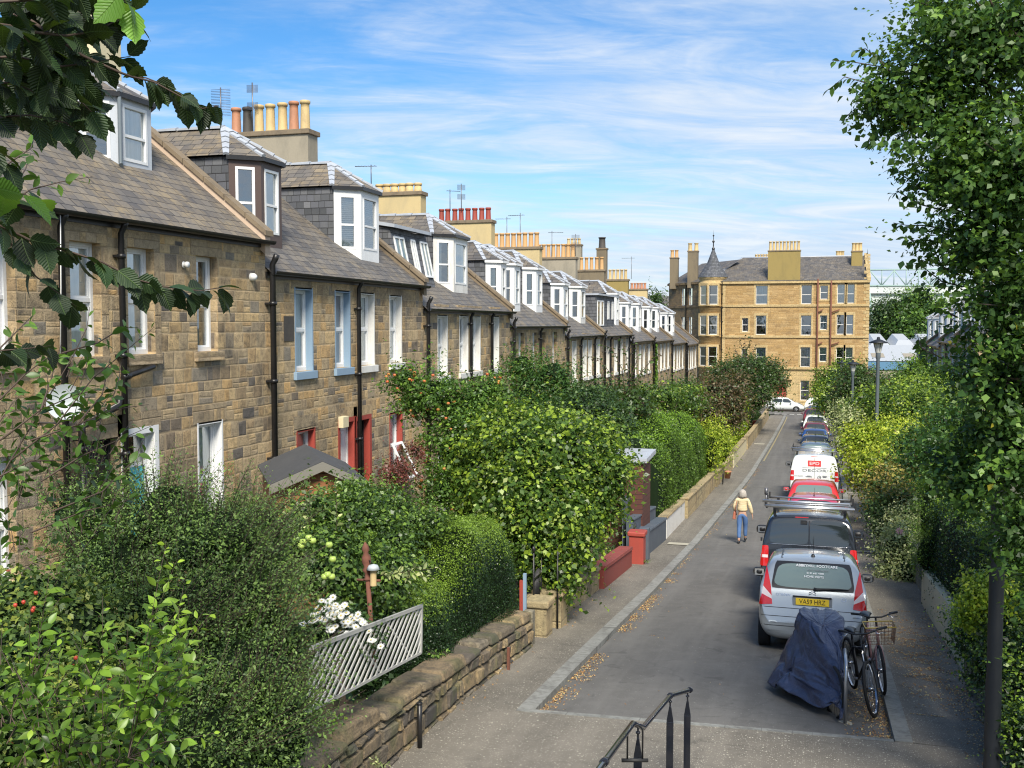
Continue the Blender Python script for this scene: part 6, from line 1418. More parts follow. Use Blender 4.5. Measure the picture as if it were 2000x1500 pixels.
for (x0, x1, z0) in ((-.34, -.08, 1.0), (-.28, -.14, 1.03)): m.box((x0, hz_-.004, z0), (x1, hz_, z0+.028))
m.lathe([(.055, 0), (.075, 0)], (.2, hz_-.003, 1.0), 18, 'y'); m.box((.18, hz_-.005, .98), (.25, hz_, 1.01))
m.hexa([(.33, hz_-.004, 1.03), (.50, hz_-.004, 1.03), (.44, hz_-.004, 1.0), (.36, hz_-.004, 1.0)], [(.33, hz_, 1.08), (.50, hz_, 1.06), (.44, hz_, 1.02), (.36, hz_, 1.02)]); m.build('small_logo', 'sign_grey', wv, False)
h = hit(.7, .96); text(wv, 'TRADE', (.68, h.y-.016, .97), .05, 'sign_grey')
m = MB(); h = hit(0, 1.84); m.box((-.13, h.y-.02, 1.82), (.13, h.y+.02, 1.845)); m.build('brake_lamp', 'lamp_red', wv, False)
car('hatchback_car', 'magenta-pink car showing only its roof and blue-tinted window above the black van', 'car', .04, 31.6, 'paint_magenta', 3.9, 1.48, .83, mirc='paint_red')
car('hatchback_car', 'bright red car between the magenta car and the white van', 'car', .03, 35.9, 'paint_red', 4.2, 1.5, .87, rk=.15, glass='car_glass_green', antenna=False)
car('estate_car', 'grey-blue car directly beyond the white van', 'car', .10, 57.4, 'paint_greyblue', 4.3, 1.47, .87, rails=True, glass='car_glass_green', far=True)
car('estate_car', 'dark navy car tucked between the grey-blue car and the bright blue one', 'car', .10, 62.4, 'paint_navy', 4.4, 1.5, .87, rails=True, far=True)
car('hatchback_car', 'bright blue car with sky mirrored in its rear window', 'car', .08, 68.2, 'paint_blue', 4.0, 1.5, .86, far=True)
tx_, _b, _s2 = car('hatchback_car', 'dark red car with a pale roof box label, just past the bright blue car', 'car', .12, 74.0, 'paint_maroon', 4.2, 1.55, .88, far=True, rails=True)
car('small_suv', 'white high-roofed car among the dark far cars of the row', 'car', .10, 80.2, 'paint_white', 4.3, 1.68, .90, far=True, rails=True)
car('hatchback_car', 'maroon car parked beyond the white high-roofed one', 'car', -.05, 91, 'paint_maroon', 4.2, 1.55, .88, far=True)
car('hatchback_car', 'farthest small blue car of the parked row near the junction', 'car', .2, 96.5, 'paint_blue', 4.1, 1.5, .86, far=True)
car('hatchback_car', 'white hatchback in the cross street, nose to the right, below the red tenement door', 'car', atY(1497, 790, 112.5).x, 110.6, 'paint_white', 3.9, 1.5, .85, rz=-math.pi/2, group='cars in the cross street', z=gz(112)-.05, antenna=False)
car('hatchback_car', 'white hatchback in the cross street, rear showing beside the bushes on the right', 'car', atY(1571, 790, 112.5).x, 111.6, 'paint_white', 3.9, 1.5, .85, rz=-math.pi/2, group='cars in the cross street', z=gz(112)-.05, antenna=False)

# ------------------------------------------------------------------ bicycles, stand and the covered bike
def bicycle(label, loc, rz, lean, frame_m, basket=False, steer=0., R_=.34):
    rt = thing('bicycle', label, 'bicycle', loc, 'bicycles by the kerb'); rt.rotation_euler = (0, lean, rz)
    # local: y from the near (front) wheel at 0 to the rear wheel at 1.04
    fh = Vector((0, 0, R_)); rh = Vector((0, 1.04, R_)); bb = Vector((0, .62, .28)); hd0 = Vector((0, .10, .70)); hd1 = Vector((0, .16, .88)); seat = Vector((0, .80, .80))
    st = Matrix.Rotation(steer, 3, (hd1-fh).normalized())
    def S(p): return st@(Vector(p)-hd0)+hd0
    def whl(c, f, nm):
        m = MB()
        n = 36; P = []
        for i in range(n+1):
            a = 2*math.pi*i/n; row = []
            for k in range(9):
                b = 2*math.pi*k/8; r_ = R_+.022*math.cos(b)-.02; row.append(f(c+Vector((.022*math.sin(b), r_*math.cos(a), r_*math.sin(a)))))
            P.append(row)
        m.smooth = True; m.grid(P); o = m.build('wheel', 'tyre', rt, False)
        m = MB(); m.smooth = True; m.grid([[f(c+Vector((s_*.012, (R_-.045)*math.cos(2*math.pi*i/n), (R_-.045)*math.sin(2*math.pi*i/n)))) for s_ in (-1, 1)] for i in range(n+1)]); m.smooth = False
        for i in range(24):
            a = 2*math.pi*i/24; s_ = .025*(-1)**i; m.tube([f(c+Vector((s_, .02*math.cos(a+.8), .02*math.sin(a+.8)))), f(c+Vector((0, (R_-.045)*math.cos(a), (R_-.045)*math.sin(a))))], .0018, 3, False)
        m.tube([f(c-Vector((.045, 0, 0))), f(c+Vector((.045, 0, 0)))], .02, 8); m.build('rim', 'chrome', o, False)
        return o
    whl(fh, S, 'front'); whl(rh, lambda p: p, 'rear')
    m = MB(); m.tube([hd0, bb], .019, 8); m.tube([hd1-Vector((0, 0, .03)), seat-Vector((0, .03, .12))], .016, 8); m.tube([bb, seat], .016, 8); m.tube([hd0-Vector((0, .01, .04)), hd1+Vector((0, 0, .03))], .021, 8)
    for s_ in (-1, 1): m.tube([bb+Vector((s_*.02, 0, 0)), rh+Vector((s_*.055, 0, 0))], .010, 6); m.tube([seat+Vector((s_*.015, -.03, -.12)), rh+Vector((s_*.055, 0, 0))], .009, 6)
    m.build('frame', frame_m, rt, False)
    m = MB()
    for s_ in (-1, 1): m.tube([S(hd0+Vector((s_*.03, -.01, -.05))), S(hd0+Vector((s_*.05, -.03, -.16))), S(fh+Vector((s_*.055, 0, 0)))], .012, 6)
    m.tube([S(hd0+Vector((-.03, -.01, -.05))), S(hd0+Vector((.03, -.01, -.05)))], .014, 6); m.build('fork', frame_m if basket else 'alloy', rt, False)
    m = MB(); t = hd1+Vector((0, .04, .16)); m.tube([S(hd1), S(t)], .014, 6); m.tube([S(t+Vector((x_, y_, z_))) for x_, y_, z_ in ((-.30, .10, .02), (-.22, .03, .03), (-.08, -.03, 0), (.08, -.03, 0), (.22, .03, .03), (.30, .10, .02))], .012, 8); hb_ = m.build('handlebar', 'plastic_black', rt, False)
    for s_ in (-1, 1):
        m = MB(); m.tube([S(t+Vector((s_*.20, .03, .03))), S(t+Vector((s_*.31, .12, .02)))], .018, 8); m.build('grip', 'rubber', hb_, False)
        m = MB(); m.tube([S(t+Vector((s_*.17, 0, .02))), S(t+Vector((s_*.21, -.06, 0))), S(t+Vector((s_*.30, .03, -.02)))], .006, 5); m.build('brake_lever', 'chrome', hb_, False)
    m = MB(); m.smooth = True
    prof = [(-.13, .018), (-.08, .03), (0, .05), (.07, .085), (.12, .08), (.15, .03)]
    m.grid([[tuple(seat+Vector((w_*math.sin(b), y_, .09+.028*math.cos(b)*(1 if math.cos(b) > 0 else .9)))) for b in [2*math.pi*k/12 for k in range(13)]] for y_, w_ in prof]); m.smooth = False; m.tube([seat-Vector((0, .01, .02)), seat+Vector((0, .01, .07))], .013, 6); m.build('saddle', 'plastic_black', rt, False)
    m = MB(); m.lathe([(.0, 0), (.095, 0), (.095, .006)], tuple(bb+Vector((.045, 0, 0))), 20, 'x'); m.tube([bb+Vector((.055, 0, 0)), bb+Vector((.07, -.09, -.14))], .010, 6); m.tube([bb+Vector((-.055, 0, 0)), bb+Vector((-.07, .09, .14))], .010, 6); m.tube([bb-Vector((.06, 0, 0)), bb+Vector((.06, 0, 0))], .02, 8)
    ck = m.build('crankset', 'alloy', rt, False)
    for s_ in (1, -1): m = MB(); p = bb+Vector((s_*.12, -.09*s_, -.14*s_)); m.box(tuple(p-Vector((.045, .04, .012))), tuple(p+Vector((.045, .04, .012)))); m.build('pedal', 'rubber', ck, False)
    if basket:
        bk = MB(); c = Vector((0, -.12, .78)); W_, D_, H_ = .20, .15, .24
        def cr(x_, y_, z_): k_ = 1-.18*(1-z_); return S(c+Vector((x_*W_*k_, y_*D_*k_, z_*H_)))
        n = 9
        for i in range(n):
            a = -1+2*i/(n-1)
            for s_ in (-1, 1): bk.tube([cr(a, s_, 0), cr(a, s_, 1)], .0025, 4, False); bk.tube([cr(s_, a, 0), cr(s_, a, 1)], .0025, 4, False)
            bk.tube([cr(a, -1, 0), cr(a, 1, 0)], .0025, 4, False)
        for z_ in (0, .2, .4, .6, .8): bk.tube([cr(-1, -1, z_), cr(1, -1, z_), cr(1, 1, z_), cr(-1, 1, z_), cr(-1, -1, z_)], .003, 4, False)
        b_ = bk.build('basket', 'basket_wire', rt, False); m = MB(); m.tube([cr(-1, -1, 1), cr(1, -1, 1), cr(1, 1, 1), cr(-1, 1, 1), cr(-1, -1, 1)], .009, 6, False); m.build('basket_rim', 'basket_rim', b_, False)
    return rt
bicycle('black bicycle with its front wheel turned, between the covered bike and the pink one', (.80, 13.95, gz(13.95)-.075), R(12), R(-6), 'plastic_black', steer=R(-24), R_=.36)
bicycle('faded pink bicycle with a rusty wire basket, against the kerb', (.98, 14.95, gz(14.95)-.02), R(9), R(-4), 'bike_pink', basket=True, steer=R(-4))
bs = thing('cycle_stand', 'silver hoop cycle stand beside the covered bike', 'cycle stand', (.44, 13.42, gz(13.4)-.055)); m = MB(); zz = gz(13.4)-.055
m.tube([(.44, 13.38, zz), (.44, 13.38, zz+.7), (.44, 13.45, zz+.76), (.44, 14.0, zz+.76), (.44, 14.07, zz+.7), (.44, 14.07, zz-.03)], .024, 10); m.build('hoop', 'alloy', bs); m = MB(); m.lathe([(.09, .006), (.0, .008)], (.44, 13.38, zz), 16); m.lathe([(.09, .0), (.09, .006)], (.44, 13.38, zz), 16); m.build('foot_plate', 'cover_plate', bs)
cv = thing('covered_bicycle', 'bicycle under a dark blue waterproof cover, in front of the silver car', 'bicycle', (0, 14.2, gz(14.2)-.1))
m = MB(); m.smooth = True
hem = [(.40, 13.30), (.10, 13.42), (-.22, 13.72), (-.52, 14.10), (-.66, 14.42), (-.60, 14.80), (-.30, 15.25), (.10, 15.50), (.40, 15.30), (.46, 14.70), (.47, 14.1), (.47, 13.6)]
top = [(.44, 13.62), (.34, 13.66), (.18, 13.95), (-.02, 14.42), (-.14, 14.66), (-.18, 14.80), (-.05, 14.98), (.15, 15.05), (.32, 14.98), (.40, 14.7), (.43, 14.2), (.43, 13.8)]
toph = [.70, .72, .86, 1.0, 1.08, 1.10, 1.09, 1.07, 1.08, 1.08, .92, .78]
hemh = [.06, .05, .05, .10, .10, .14, .2, .2, .2, .2, .18, .18]
def cyc(L_, t):
    n = len(L_); i = int(t) % n; f = t-int(t); p0, p1, p2, p3 = L_[(i-1) % n], L_[i], L_[(i+1) % n], L_[(i+2) % n]
    g_ = lambda a, b, c, d: .5*((2*b)+(-a+c)*f+(2*a-5*b+4*c-d)*f*f+(-a+3*b-3*c+d)*f**3)
    return [g_(*q) for q in zip(p0, p1, p2, p3)] if hasattr(p0, '__len__') else g_(p0, p1, p2, p3)
N = 144; K = 40; P = []; zz = gz(14.2)-.04; rr = random.Random(3)
fl = [(rr.uniform(0, 12), rr.uniform(.09, .40), rr.uniform(.025, .075), rr.uniform(.0, .5)) for _ in range(38)]
for j in range(K+1):
    v = j/K; row = []
    for i in range(N+1):
        t = 12*i/N; hx, hy = cyc(hem, t); tx0, ty0 = cyc(top, t); th, hh_ = cyc(toph, t), cyc(hemh, t)
        e = v**.82; x_ = hx+(tx0-hx)*e; y_ = hy+(ty0-hy)*e; z_ = hh_+(th-hh_)*v-.03*math.sin(v*math.pi)
        d = sum(a_*math.exp(-(((t-c_+6) % 12-6)/w_)**2)*(1-v)**1.6*(1 if k_ % 2 else -1)*(1 if v > s_*.0 else 0) for k_, (c_, w_, a_, s_) in enumerate(fl))
        d += .014*math.sin(t*5+v*7)*(1-v)+.01*math.sin(v*17+t*3)*math.sin(v*math.pi)+.012*math.sin(v*9-t*7)*v*(1-v)*3
        cxx, cyy = .05, 14.35; dx, dy = x_-cxx, y_-cyy; l = math.hypot(dx, dy)+1e-6
        row.append((x_+dx/l*d, y_+dy/l*d, zz+z_+.012*math.sin(t*8+v*5)*v-(gz(14.2)-gz(y_))*.8*(1-v)))
    P.append(row)
m.grid(P)
tp = P[-1][:-1]; cx_ = sum(p[0] for p in tp)/N; cy_ = sum(p[1] for p in tp)/N
prev = P[-1]
for s_, dz in ((.66, .035), (.33, .05), (0.001, .055)):
    cur = [((p[0]-cx_)*s_+cx_, (p[1]-cy_)*s_+cy_, p[2]*s_+(zz+1.0)*(1-s_)+dz*.3) for p in P[-1]]; m.grid([prev, cur]); prev = cur
cvo = m.build('cover', 'cover_fabric', cv); weld(cvo)
def drape(o, frames=34, grow=-.07):
    # let the cloth settle on a slightly smaller copy of itself so that real creases form
    col_me = o.data.copy(); cb = bpy.data.objects.new('form', col_me); col.objects.link(cb); cb.matrix_world = o.matrix_world.copy(); cb.parent = o.parent
    bm = bmesh.new(); bm.from_mesh(col_me); bmesh.ops.recalc_face_normals(bm, faces=bm.faces); zmn = min(v.co.z for v in bm.verts)
    for v in bm.verts:
        n_ = v.normal.copy(); k_ = .035+.05*math.sin(v.co.z*7+v.co.x*5)**2; v.co -= n_*k_
        if n_.z > .5: v.co.z += k_*.5
    bm.to_mesh(col_me); bm.free(); cb.modifiers.new('c', 'COLLISION'); cb.collision.thickness_outer = .008; cb.collision.cloth_friction = 12
    c = o.modifiers.new('cl', 'CLOTH'); s = c.settings; s.quality = 5; s.mass = .25; s.tension_stiffness = 18; s.compression_stiffness = 18; s.shear_stiffness = 6; s.bending_stiffness = .35; s.shrink_min = grow; s.air_damping = 2
    c.collision_settings.distance_min = .006; c.collision_settings.use_self_collision = False
    for f_ in range(1, frames+1): sc.frame_set(f_)
    out = bpy.data.meshes.new_from_object(o.evaluated_get(bpy.context.evaluated_depsgraph_get()))
    o.modifiers.clear(); o.data = out; bpy.data.objects.remove(cb); sc.frame_set(1)
    for p in out.polygons: p.use_smooth = True
try: drape(cvo)
except Exception as ex: print('drape failed', ex)
ss = cvo.modifiers.new('u', 'SUBSURF'); ss.levels = ss.render_levels = 1
so = cvo.modifiers.new('s', 'SOLIDIFY'); so.thickness = .004; so.offset = -1
for (x_, y_) in ((.30, 13.72), (-.22, 14.75)):
    m = MB(); zc = zz+.34; n = 30; m.smooth = True
    dd_ = Vector((-.35, .93, 0)).normalized(); P2 = [[tuple(Vector((x_, y_, zc-.0))+dd_*((.33+.02*math.cos(b))*math.cos(a))+Vector((0, 0, (.33+.02*math.cos(b))*math.sin(a)))+Vector((dd_.y, -dd_.x, 0))*.02*math.sin(b)) for b in [2*math.pi*k/8 for k in range(9)]] for a in [2*math.pi*i/n for i in range(n+1)]]; m.grid(P2)
    m.smooth = False
    for i in range(18): a = 2*math.pi*i/18; m.tube([(x_, y_, zc), tuple(Vector((x_, y_, zc))+dd_*.31*math.cos(a)+Vector((0, 0, .31*math.sin(a))))], .002, 3, False)
    m.build('wheel', 'tyre', cv)

# ------------------------------------------------------------------ the woman walking away
def skinned(name, verts, edges, radii, mat_, parent, root=0, sub=2):
    me = bpy.data.meshes.new(name); me.from_pydata(verts, edges, []); o = bpy.data.objects.new(name, me); col.objects.link(o)
    s = o.modifiers.new('k', 'SKIN'); s.use_smooth_shade = True; s.branch_smoothing = .6
    for i, r_ in enumerate(radii): me.skin_vertices[0].data[i].radius = (r_ if hasattr(r_, '__len__') else (r_, r_)); me.skin_vertices[0].data[i].use_root = (i == root)
    b = o.modifiers.new('b', 'SUBSURF'); b.levels = b.render_levels = sub
    bpy.context.view_layer.update(); out = bpy.data.meshes.new_from_object(o.evaluated_get(bpy.context.evaluated_depsgraph_get())); bpy.data.objects.remove(o)
    out.materials.clear(); out.materials.append(M[mat_])
    for p in out.polygons: p.use_smooth = True
    return link(name, out, parent, False)
wp = atG(1449, 1061, -.03); pr = thing('person', 'grey-haired person in cream cardigan and blue jeans walking away with a tan shoulder bag', 'person', tuple(wp)); pr.location.z = gz(wp.y)-.02
J = dict(pel=(0, 0, .90), wst=(0, .01, 1.06), chs=(0, .02, 1.24), nk0=(0, .01, 1.385), nk1=(0, .02, 1.44), hd=(0, .045, 1.51), hdt=(0, .045, 1.57),
    shL=(-.16, .0, 1.345), elL=(-.245, -.03, 1.10), wrL=(-.215, .12, .93), hnL=(-.21, .155, .88), shR=(.16, .0, 1.345), elR=(.245, -.05, 1.10), wrR=(.30, .0, .88), hnR=(.31, .02, .81),
    hpL=(-.085, 0, .86), knL=(-.085, -.02, .49), anL=(-.085, -.13, .10), toL=(-.09, -.02, .045), hpR=(.085, 0, .86), knR=(.09, .13, .50), anR=(.085, .20, .12), toR=(.09, .33, .06))
def sk(name, chain, rad, m_, root, par=pr, sub=2):
    ids = {}; vs = []; es = []; rs = []
    for ch in chain:
        for a, b in zip(ch, ch[1:]):
            for k in (a, b):
                if k not in ids: ids[k] = len(vs); vs.append(J[k]); rs.append(rad[k])
            es.append((ids[a], ids[b]))
    return skinned(name, vs, es, rs, m_, par, ids[root], sub)
for s, q in (('L', -1), ('R', 1)):      # fingers, lightly curled
    h = Vector(J['hn'+s]); w_ = Vector(J['wr'+s]); d_ = (h-w_).normalized(); sd = Vector((0, 1, 0)) if s == 'R' else Vector((.6, -.6, 0)).normalized(); cur = Vector((-q, 0, 0))
    for i, (o_, l_) in enumerate(((-.028, .062), (-.010, .072), (.010, .068), (.028, .052))): J[f'f{s}{i}a'] = tuple(h+sd*o_+d_*.02); J[f'f{s}{i}b'] = tuple(h+sd*o_*1.1+d_*(.02+l_*.5)); J[f'f{s}{i}c'] = tuple(h+sd*o_*1.1+d_*(.02+l_*.85)+cur*.018)
    J[f't{s}a'] = tuple(h+sd*.03-d_*.03); J[f't{s}b'] = tuple(h+sd*.055+d_*.01+cur*.01)
br = dict(pel=(.13, .10), wst=(.11, .085), chs=(.125, .09), nk0=.055, nk1=.052, hd=(.075, .088), hdt=(.07, .08), hpL=.075, knL=.05, anL=.036, toL=.034, hpR=.075, knR=.05, anR=.036, toR=.034)
for s in 'LR':
    br.update({'sh'+s: .05, 'el'+s: .036, 'wr'+s: (.022, .028), 'hn'+s: (.016, .034), f't{s}a': .012, f't{s}b': .010})
    for i in range(4): br.update({f'f{s}{i}a': .009, f'f{s}{i}b': .0085, f'f{s}{i}c': .007})
ch = [['pel', 'wst', 'chs', 'nk0', 'nk1', 'hd', 'hdt'], ['pel', 'hpL', 'knL', 'anL', 'toL'], ['pel', 'hpR', 'knR', 'anR', 'toR']]
for s in 'LR':
    ch.append(['nk0', 'sh'+s, 'el'+s, 'wr'+s, 'hn'+s]); ch.append(['wr'+s, f't{s}a', f't{s}b'])
    for i in range(4): ch.append(['hn'+s, f'f{s}{i}a', f'f{s}{i}b', f'f{s}{i}c'])
sk('body', ch, br, 'skin', 'pel')
J.update(cu=(0, .0, .96), cwL=tuple(Vector(J['elL']).lerp(Vector(J['wrL']), .85)), cwR=tuple(Vector(J['elR']).lerp(Vector(J['wrR']), .85)), cs=(0, .01, 1.30))
cr_ = dict(cu=(.185, .135), wst=(.165, .125), chs=(.165, .12), cs=(.145, .10), shL=.072, shR=.072, elL=.062, elR=.062, cwL=.052, cwR=.052, nk0=(.075, .07))
sk('cardigan', [['cu', 'wst', 'chs', 'cs', 'nk0'], ['cs', 'shL', 'elL', 'cwL'], ['cs', 'shR', 'elR', 'cwR']], cr_, 'cardigan', 'cu')
J.update(jp=(0, 0, .98), jaL=(-.085, -.115, .15), jaR=(.087, .19, .17))
sk('jeans', [['jp', 'pel'], ['pel', 'hpL', 'knL', 'jaL'], ['pel', 'hpR', 'knR', 'jaR']], dict(jp=(.155, .115), pel=(.16, .12), hpL=(.10, .105), knL=.072, jaL=.062, hpR=(.10, .105), knR=.072, jaR=.062), 'denim', 'jp')
for s in (-1, 1):
    a = Vector((s*.087, -.15 if s < 0 else .17, 0 if s < 0 else .045)); m = MB(); m.smooth = True
    m.grid([[(a.x+w_*math.sin(b), a.y+y_, a.z+max(.0, h_*.5+h_*.5*math.cos(b))) for b in [2*math.pi*k/12 for k in range(13)]] for y_, w_, h_ in ((-.045, .005, .05), (-.04, .032, .09), (.02, .038, .10), (.09, .043, .07), (.17, .042, .055), (.215, .028, .045), (.225, .003, .03))]); m.build('shoe', 'shoe', pr, False)
# head of shoulder-length hair, built of a shaped cap plus locks; face ahead, with nose, brow and ears
m = MB(); m.smooth = True; c = Vector((0, .035, 1.535))
for (r0, h0_, fy) in (((.098, .115), 0, 0),):
    P = []
    for i in range(13):
        t = math.pi*i/12*.80; row = []
        for k in range(25):
            p = 2*math.pi*k/24; fr = max(0, math.sin(p)); rad = (1-.28*fr*(1 if t > 1.1 else 0)); wv_ = 1+.035*math.sin(p*9+t*3); row.append((c.x+.102*math.sin(t)*math.cos(p)*rad*wv_, c.y+.112*math.sin(t)*math.sin(p)*rad*wv_-.01, c.z+.115*math.cos(t)))
        P.append(row)
    m.grid(P)
rr = random.Random(8)
for i in range(60):
    a = math.pi+math.pi*(i/59)*1.0-.0 if True else 0; a += rr.uniform(-.06, .06); x0, y0 = .095*math.cos(a), .10*math.sin(a)
    m.tube([(x0*.9, c.y+y0*.9, 1.60), (x0*1.05, c.y+y0*1.02-.005, 1.52), (x0*1.12+rr.uniform(-.01, .01), c.y+y0*1.0-.012, 1.45), (x0*1.18+rr.uniform(-.02, .02), c.y+y0*.95, 1.385+rr.uniform(-.015, .02))], [.014, .017, .016, .006], 5)
m.build('hair', 'hair', pr, False)
m = MB(); m.smooth = True
m.tube([(0, .135, 1.545), (0, .152, 1.515), (0, .138, 1.50)], [.008, .014, .008], 8)
for s in (-1, 1): m.tube([(s*.083, .04, 1.545), (s*.092, .03, 1.53), (s*.084, .035, 1.50)], [.008, .014, .007], 6); m.tube([(s*.032-.012, .128, 1.54), (s*.032+.012, .128, 1.54)], .008, 6)
m.tube([(-.024, .125, 1.475), (0, .131, 1.474), (.024, .125, 1.475)], .006, 6); m.build('face', 'skin', pr, False)
m = MB(); m.tube([(-.10, .0, 1.40), (-.165, -.055, 1.30), (-.19, -.105, 1.12), (-.205, -.07, .95)], .011, 6); m.tube([(-.10, .03, 1.40), (-.15, .12, 1.30), (-.20, .10, 1.1), (-.215, .0, .95)], .011, 6); bg_ = m.build('bag_strap', 'bag_leather', pr, False)
m = MB(); m.hexa([(-.29, -.12, .74), (-.19, -.12, .72), (-.19, .12, .72), (-.29, .12, .74)], [(-.26, -.09, .97), (-.20, -.09, .97), (-.20, .09, .97), (-.26, .09, .97)]); m.build('shoulder_bag', 'bag_leather', pr, False, bevel=.025)
# ------------------------------------------------------------------ foliage
RG = np.random.default_rng(11)
CAMP = np.array([0, 0, CZ])
def norm(a): return a/np.maximum(np.linalg.norm(a, axis=-1, keepdims=True), 1e-9)
def leafquads(c, nrm, d, L, W):
    """one folded four-cornered leaf per centre"""
    d = norm(d-nrm*np.sum(d*nrm, axis=1, keepdims=True)); s = np.cross(nrm, d); L = L[:, None]; W = W[:, None]
    V = np.stack([c-d*L*.5, c+s*W*.5+nrm*W*.12-d*L*.05, c+d*L*.5-nrm*L*.14, c-s*W*.5+nrm*W*.12-d*L*.05], axis=1).reshape(-1, 3)
    return V, np.arange(len(c)*4).reshape(-1, 4)
def scatter(clumps, n, leaf, sub=None, up=.35, jit=.8, inner=.34, tipf=.2, back=.4, aspect=.62, flat=0., lump=.30, hang=0., boxy=False):
    """leaves in sub-clusters through the shell of each clump; clump = (x,y,z,rx,ry,rz)"""
    C = np.array(clumps, float); area = (C[:, 3]*C[:, 5]+C[:, 4]*C[:, 5]+C[:, 3]*C[:, 4]); cnt = np.maximum(1, (n*area/area.sum())).astype(int)
    out = []
    for k, (cl, m_) in enumerate(zip(C, cnt)):
        sr = sub or leaf*3.6; ns = max(6, int(m_/30)); u = norm(RG.normal(size=(ns, 3)))
        tocam = norm((CAMP-cl[:3])[None])[0]; keep = (u@tocam > -.35) | (RG.random(ns) < back); u = u[keep]; ns = len(u)
        if boxy: u2 = np.sign(u)*np.abs(u)**.45; u2 = u2/np.max(np.abs(u2), axis=1, keepdims=True)**.0; e = np.power(np.sum(np.abs(u)**4, axis=1), -1/4)[:, None]; surf = u*e
        else: surf = u
        rad = 1-np.abs(RG.normal(size=(ns, 1)))*inner*.6+RG.normal(size=(ns, 1))*lump*.5
        cc = cl[:3]+surf*rad*cl[3:6]
        idx = RG.integers(0, ns, m_); off = RG.normal(size=(m_, 3))*sr*.55; off[:, 2] *= .75
        p = cc[idx]+off; o = norm(u[idx]+norm(off)*.55)
        nn = norm(o*(.9-up)+np.array([0, 0, up+.15])+RG.normal(size=(m_, 3))*jit*.72)
        d = norm(o*.7+RG.normal(size=(m_, 3))*.8+np.array([0, 0, -hang]))
        rr_ = np.linalg.norm((p-cl[:3])/cl[3:6], axis=1)
        tip = (RG.random(m_) < tipf*np.clip((rr_-.9)*5, 0, 1.6)*(.5+np.clip(o[:, 2], 0, 1)))*RG.uniform(.5, 1, m_)
        cr_ = RG.random(ns)[idx]; rnd = np.clip(RG.random(m_)*.6+cr_*.4, 0, 1)
        sz = leaf*(.5+RG.random(m_)**1.6*1.1); out.append((p, nn, d, sz, sz*aspect*RG.uniform(.8, 1.15, m_), rnd, tip))
        # stray shoots that break the outline
        q = max(2, int(m_/170)); v = norm(RG.normal(size=(q, 3))+np.array([0, 0, .35])); Lg = leaf*RG.uniform(4, 11, q)[:, None]; w2 = norm(v+RG.normal(size=(q, 3))*.35+np.array([0, 0, .25-hang])); b0 = cl[:3]+v*.92*cl[3:6]; t = np.linspace(0, 1, 12)[None, :, None]
        pp = (b0[:, None]+(w2*Lg)[:, None]*t+RG.normal(size=(q, 12, 3))*leaf*.3).reshape(-1, 3); k2 = len(pp); s2 = leaf*RG.uniform(.55, 1.05, k2); out.append((pp, norm(np.array([0, 0, 1])+RG.normal(size=(k2, 3))*.6), norm(np.repeat(w2, 12, 0)*.6+RG.normal(size=(k2, 3))*.7), s2, s2*aspect, RG.random(k2), np.tile(np.linspace(0, 1, 12)**2, q)*(tipf > .15)*RG.random(k2)))
    return [np.concatenate(a) for a in zip(*out)]
def coremesh(clumps, s=.66, nz=10, na=14):  # added solid lumps that block see-through and darken the gaps between leaves
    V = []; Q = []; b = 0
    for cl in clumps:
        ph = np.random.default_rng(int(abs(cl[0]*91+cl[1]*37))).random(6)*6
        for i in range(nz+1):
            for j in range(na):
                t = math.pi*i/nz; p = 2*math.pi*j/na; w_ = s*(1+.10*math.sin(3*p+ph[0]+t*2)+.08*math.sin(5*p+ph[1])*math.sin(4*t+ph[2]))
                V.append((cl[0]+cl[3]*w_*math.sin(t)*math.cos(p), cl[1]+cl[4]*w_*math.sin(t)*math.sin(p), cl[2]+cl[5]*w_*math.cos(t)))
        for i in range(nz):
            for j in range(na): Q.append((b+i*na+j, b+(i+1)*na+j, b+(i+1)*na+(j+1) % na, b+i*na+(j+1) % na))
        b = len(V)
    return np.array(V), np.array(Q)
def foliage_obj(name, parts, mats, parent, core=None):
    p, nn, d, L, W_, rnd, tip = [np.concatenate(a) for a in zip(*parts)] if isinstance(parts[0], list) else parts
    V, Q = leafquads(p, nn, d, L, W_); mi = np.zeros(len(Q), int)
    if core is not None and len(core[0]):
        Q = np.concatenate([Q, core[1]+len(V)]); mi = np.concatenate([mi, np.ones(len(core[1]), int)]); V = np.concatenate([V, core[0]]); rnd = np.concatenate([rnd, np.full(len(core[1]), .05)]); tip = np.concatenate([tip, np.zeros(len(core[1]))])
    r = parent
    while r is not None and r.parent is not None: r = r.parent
    return npmesh(name, V, Q, [mats, 'shade_core'], rnd, tip, parent, mi)
def pc(px, py, rx, ry, D, dr=1.):          # a clump seen at (px,py) with pixel radii, D metres from the camera
    c = atD(px, py, D); return (c.x, c.y, c.z, rx*D/2000, rx*D/2000*dr, ry*D/2000)
def trunk(root, base, top, r0, clumps=(), lim=5, mt='bark', name='trunk'):
    m = MB(); b, t = Vector(base), Vector(top); mid = b.lerp(t, .5)+Vector((RG.normal()*.06, RG.normal()*.06, 0)); m.tube([b-Vector((0, 0, .25)), b, mid, t], [r0*1.35, r0*1.1, r0*.85, r0*.6], 9)
    for cl in list(clumps)[:lim]:
        e = Vector(cl[:3]); s_ = b.lerp(t, .55+.4*RG.random()); q = s_.lerp(e, .55)+Vector((RG.normal()*.08, RG.normal()*.08, .08)); m.tube([s_, q, e], [r0*.5, r0*.3, r0*.1], 6)
        for k in range(4):
            v = Vector(norm(RG.normal(size=(1, 3)))[0]); f_ = e+Vector((v.x*cl[3], v.y*cl[4], abs(v.z)*cl[5]))*.85; m.tube([q, e.lerp(f_, .4), f_], [r0*.2, r0*.12, r0*.03], 5)
    return m.build(name, mt, root)
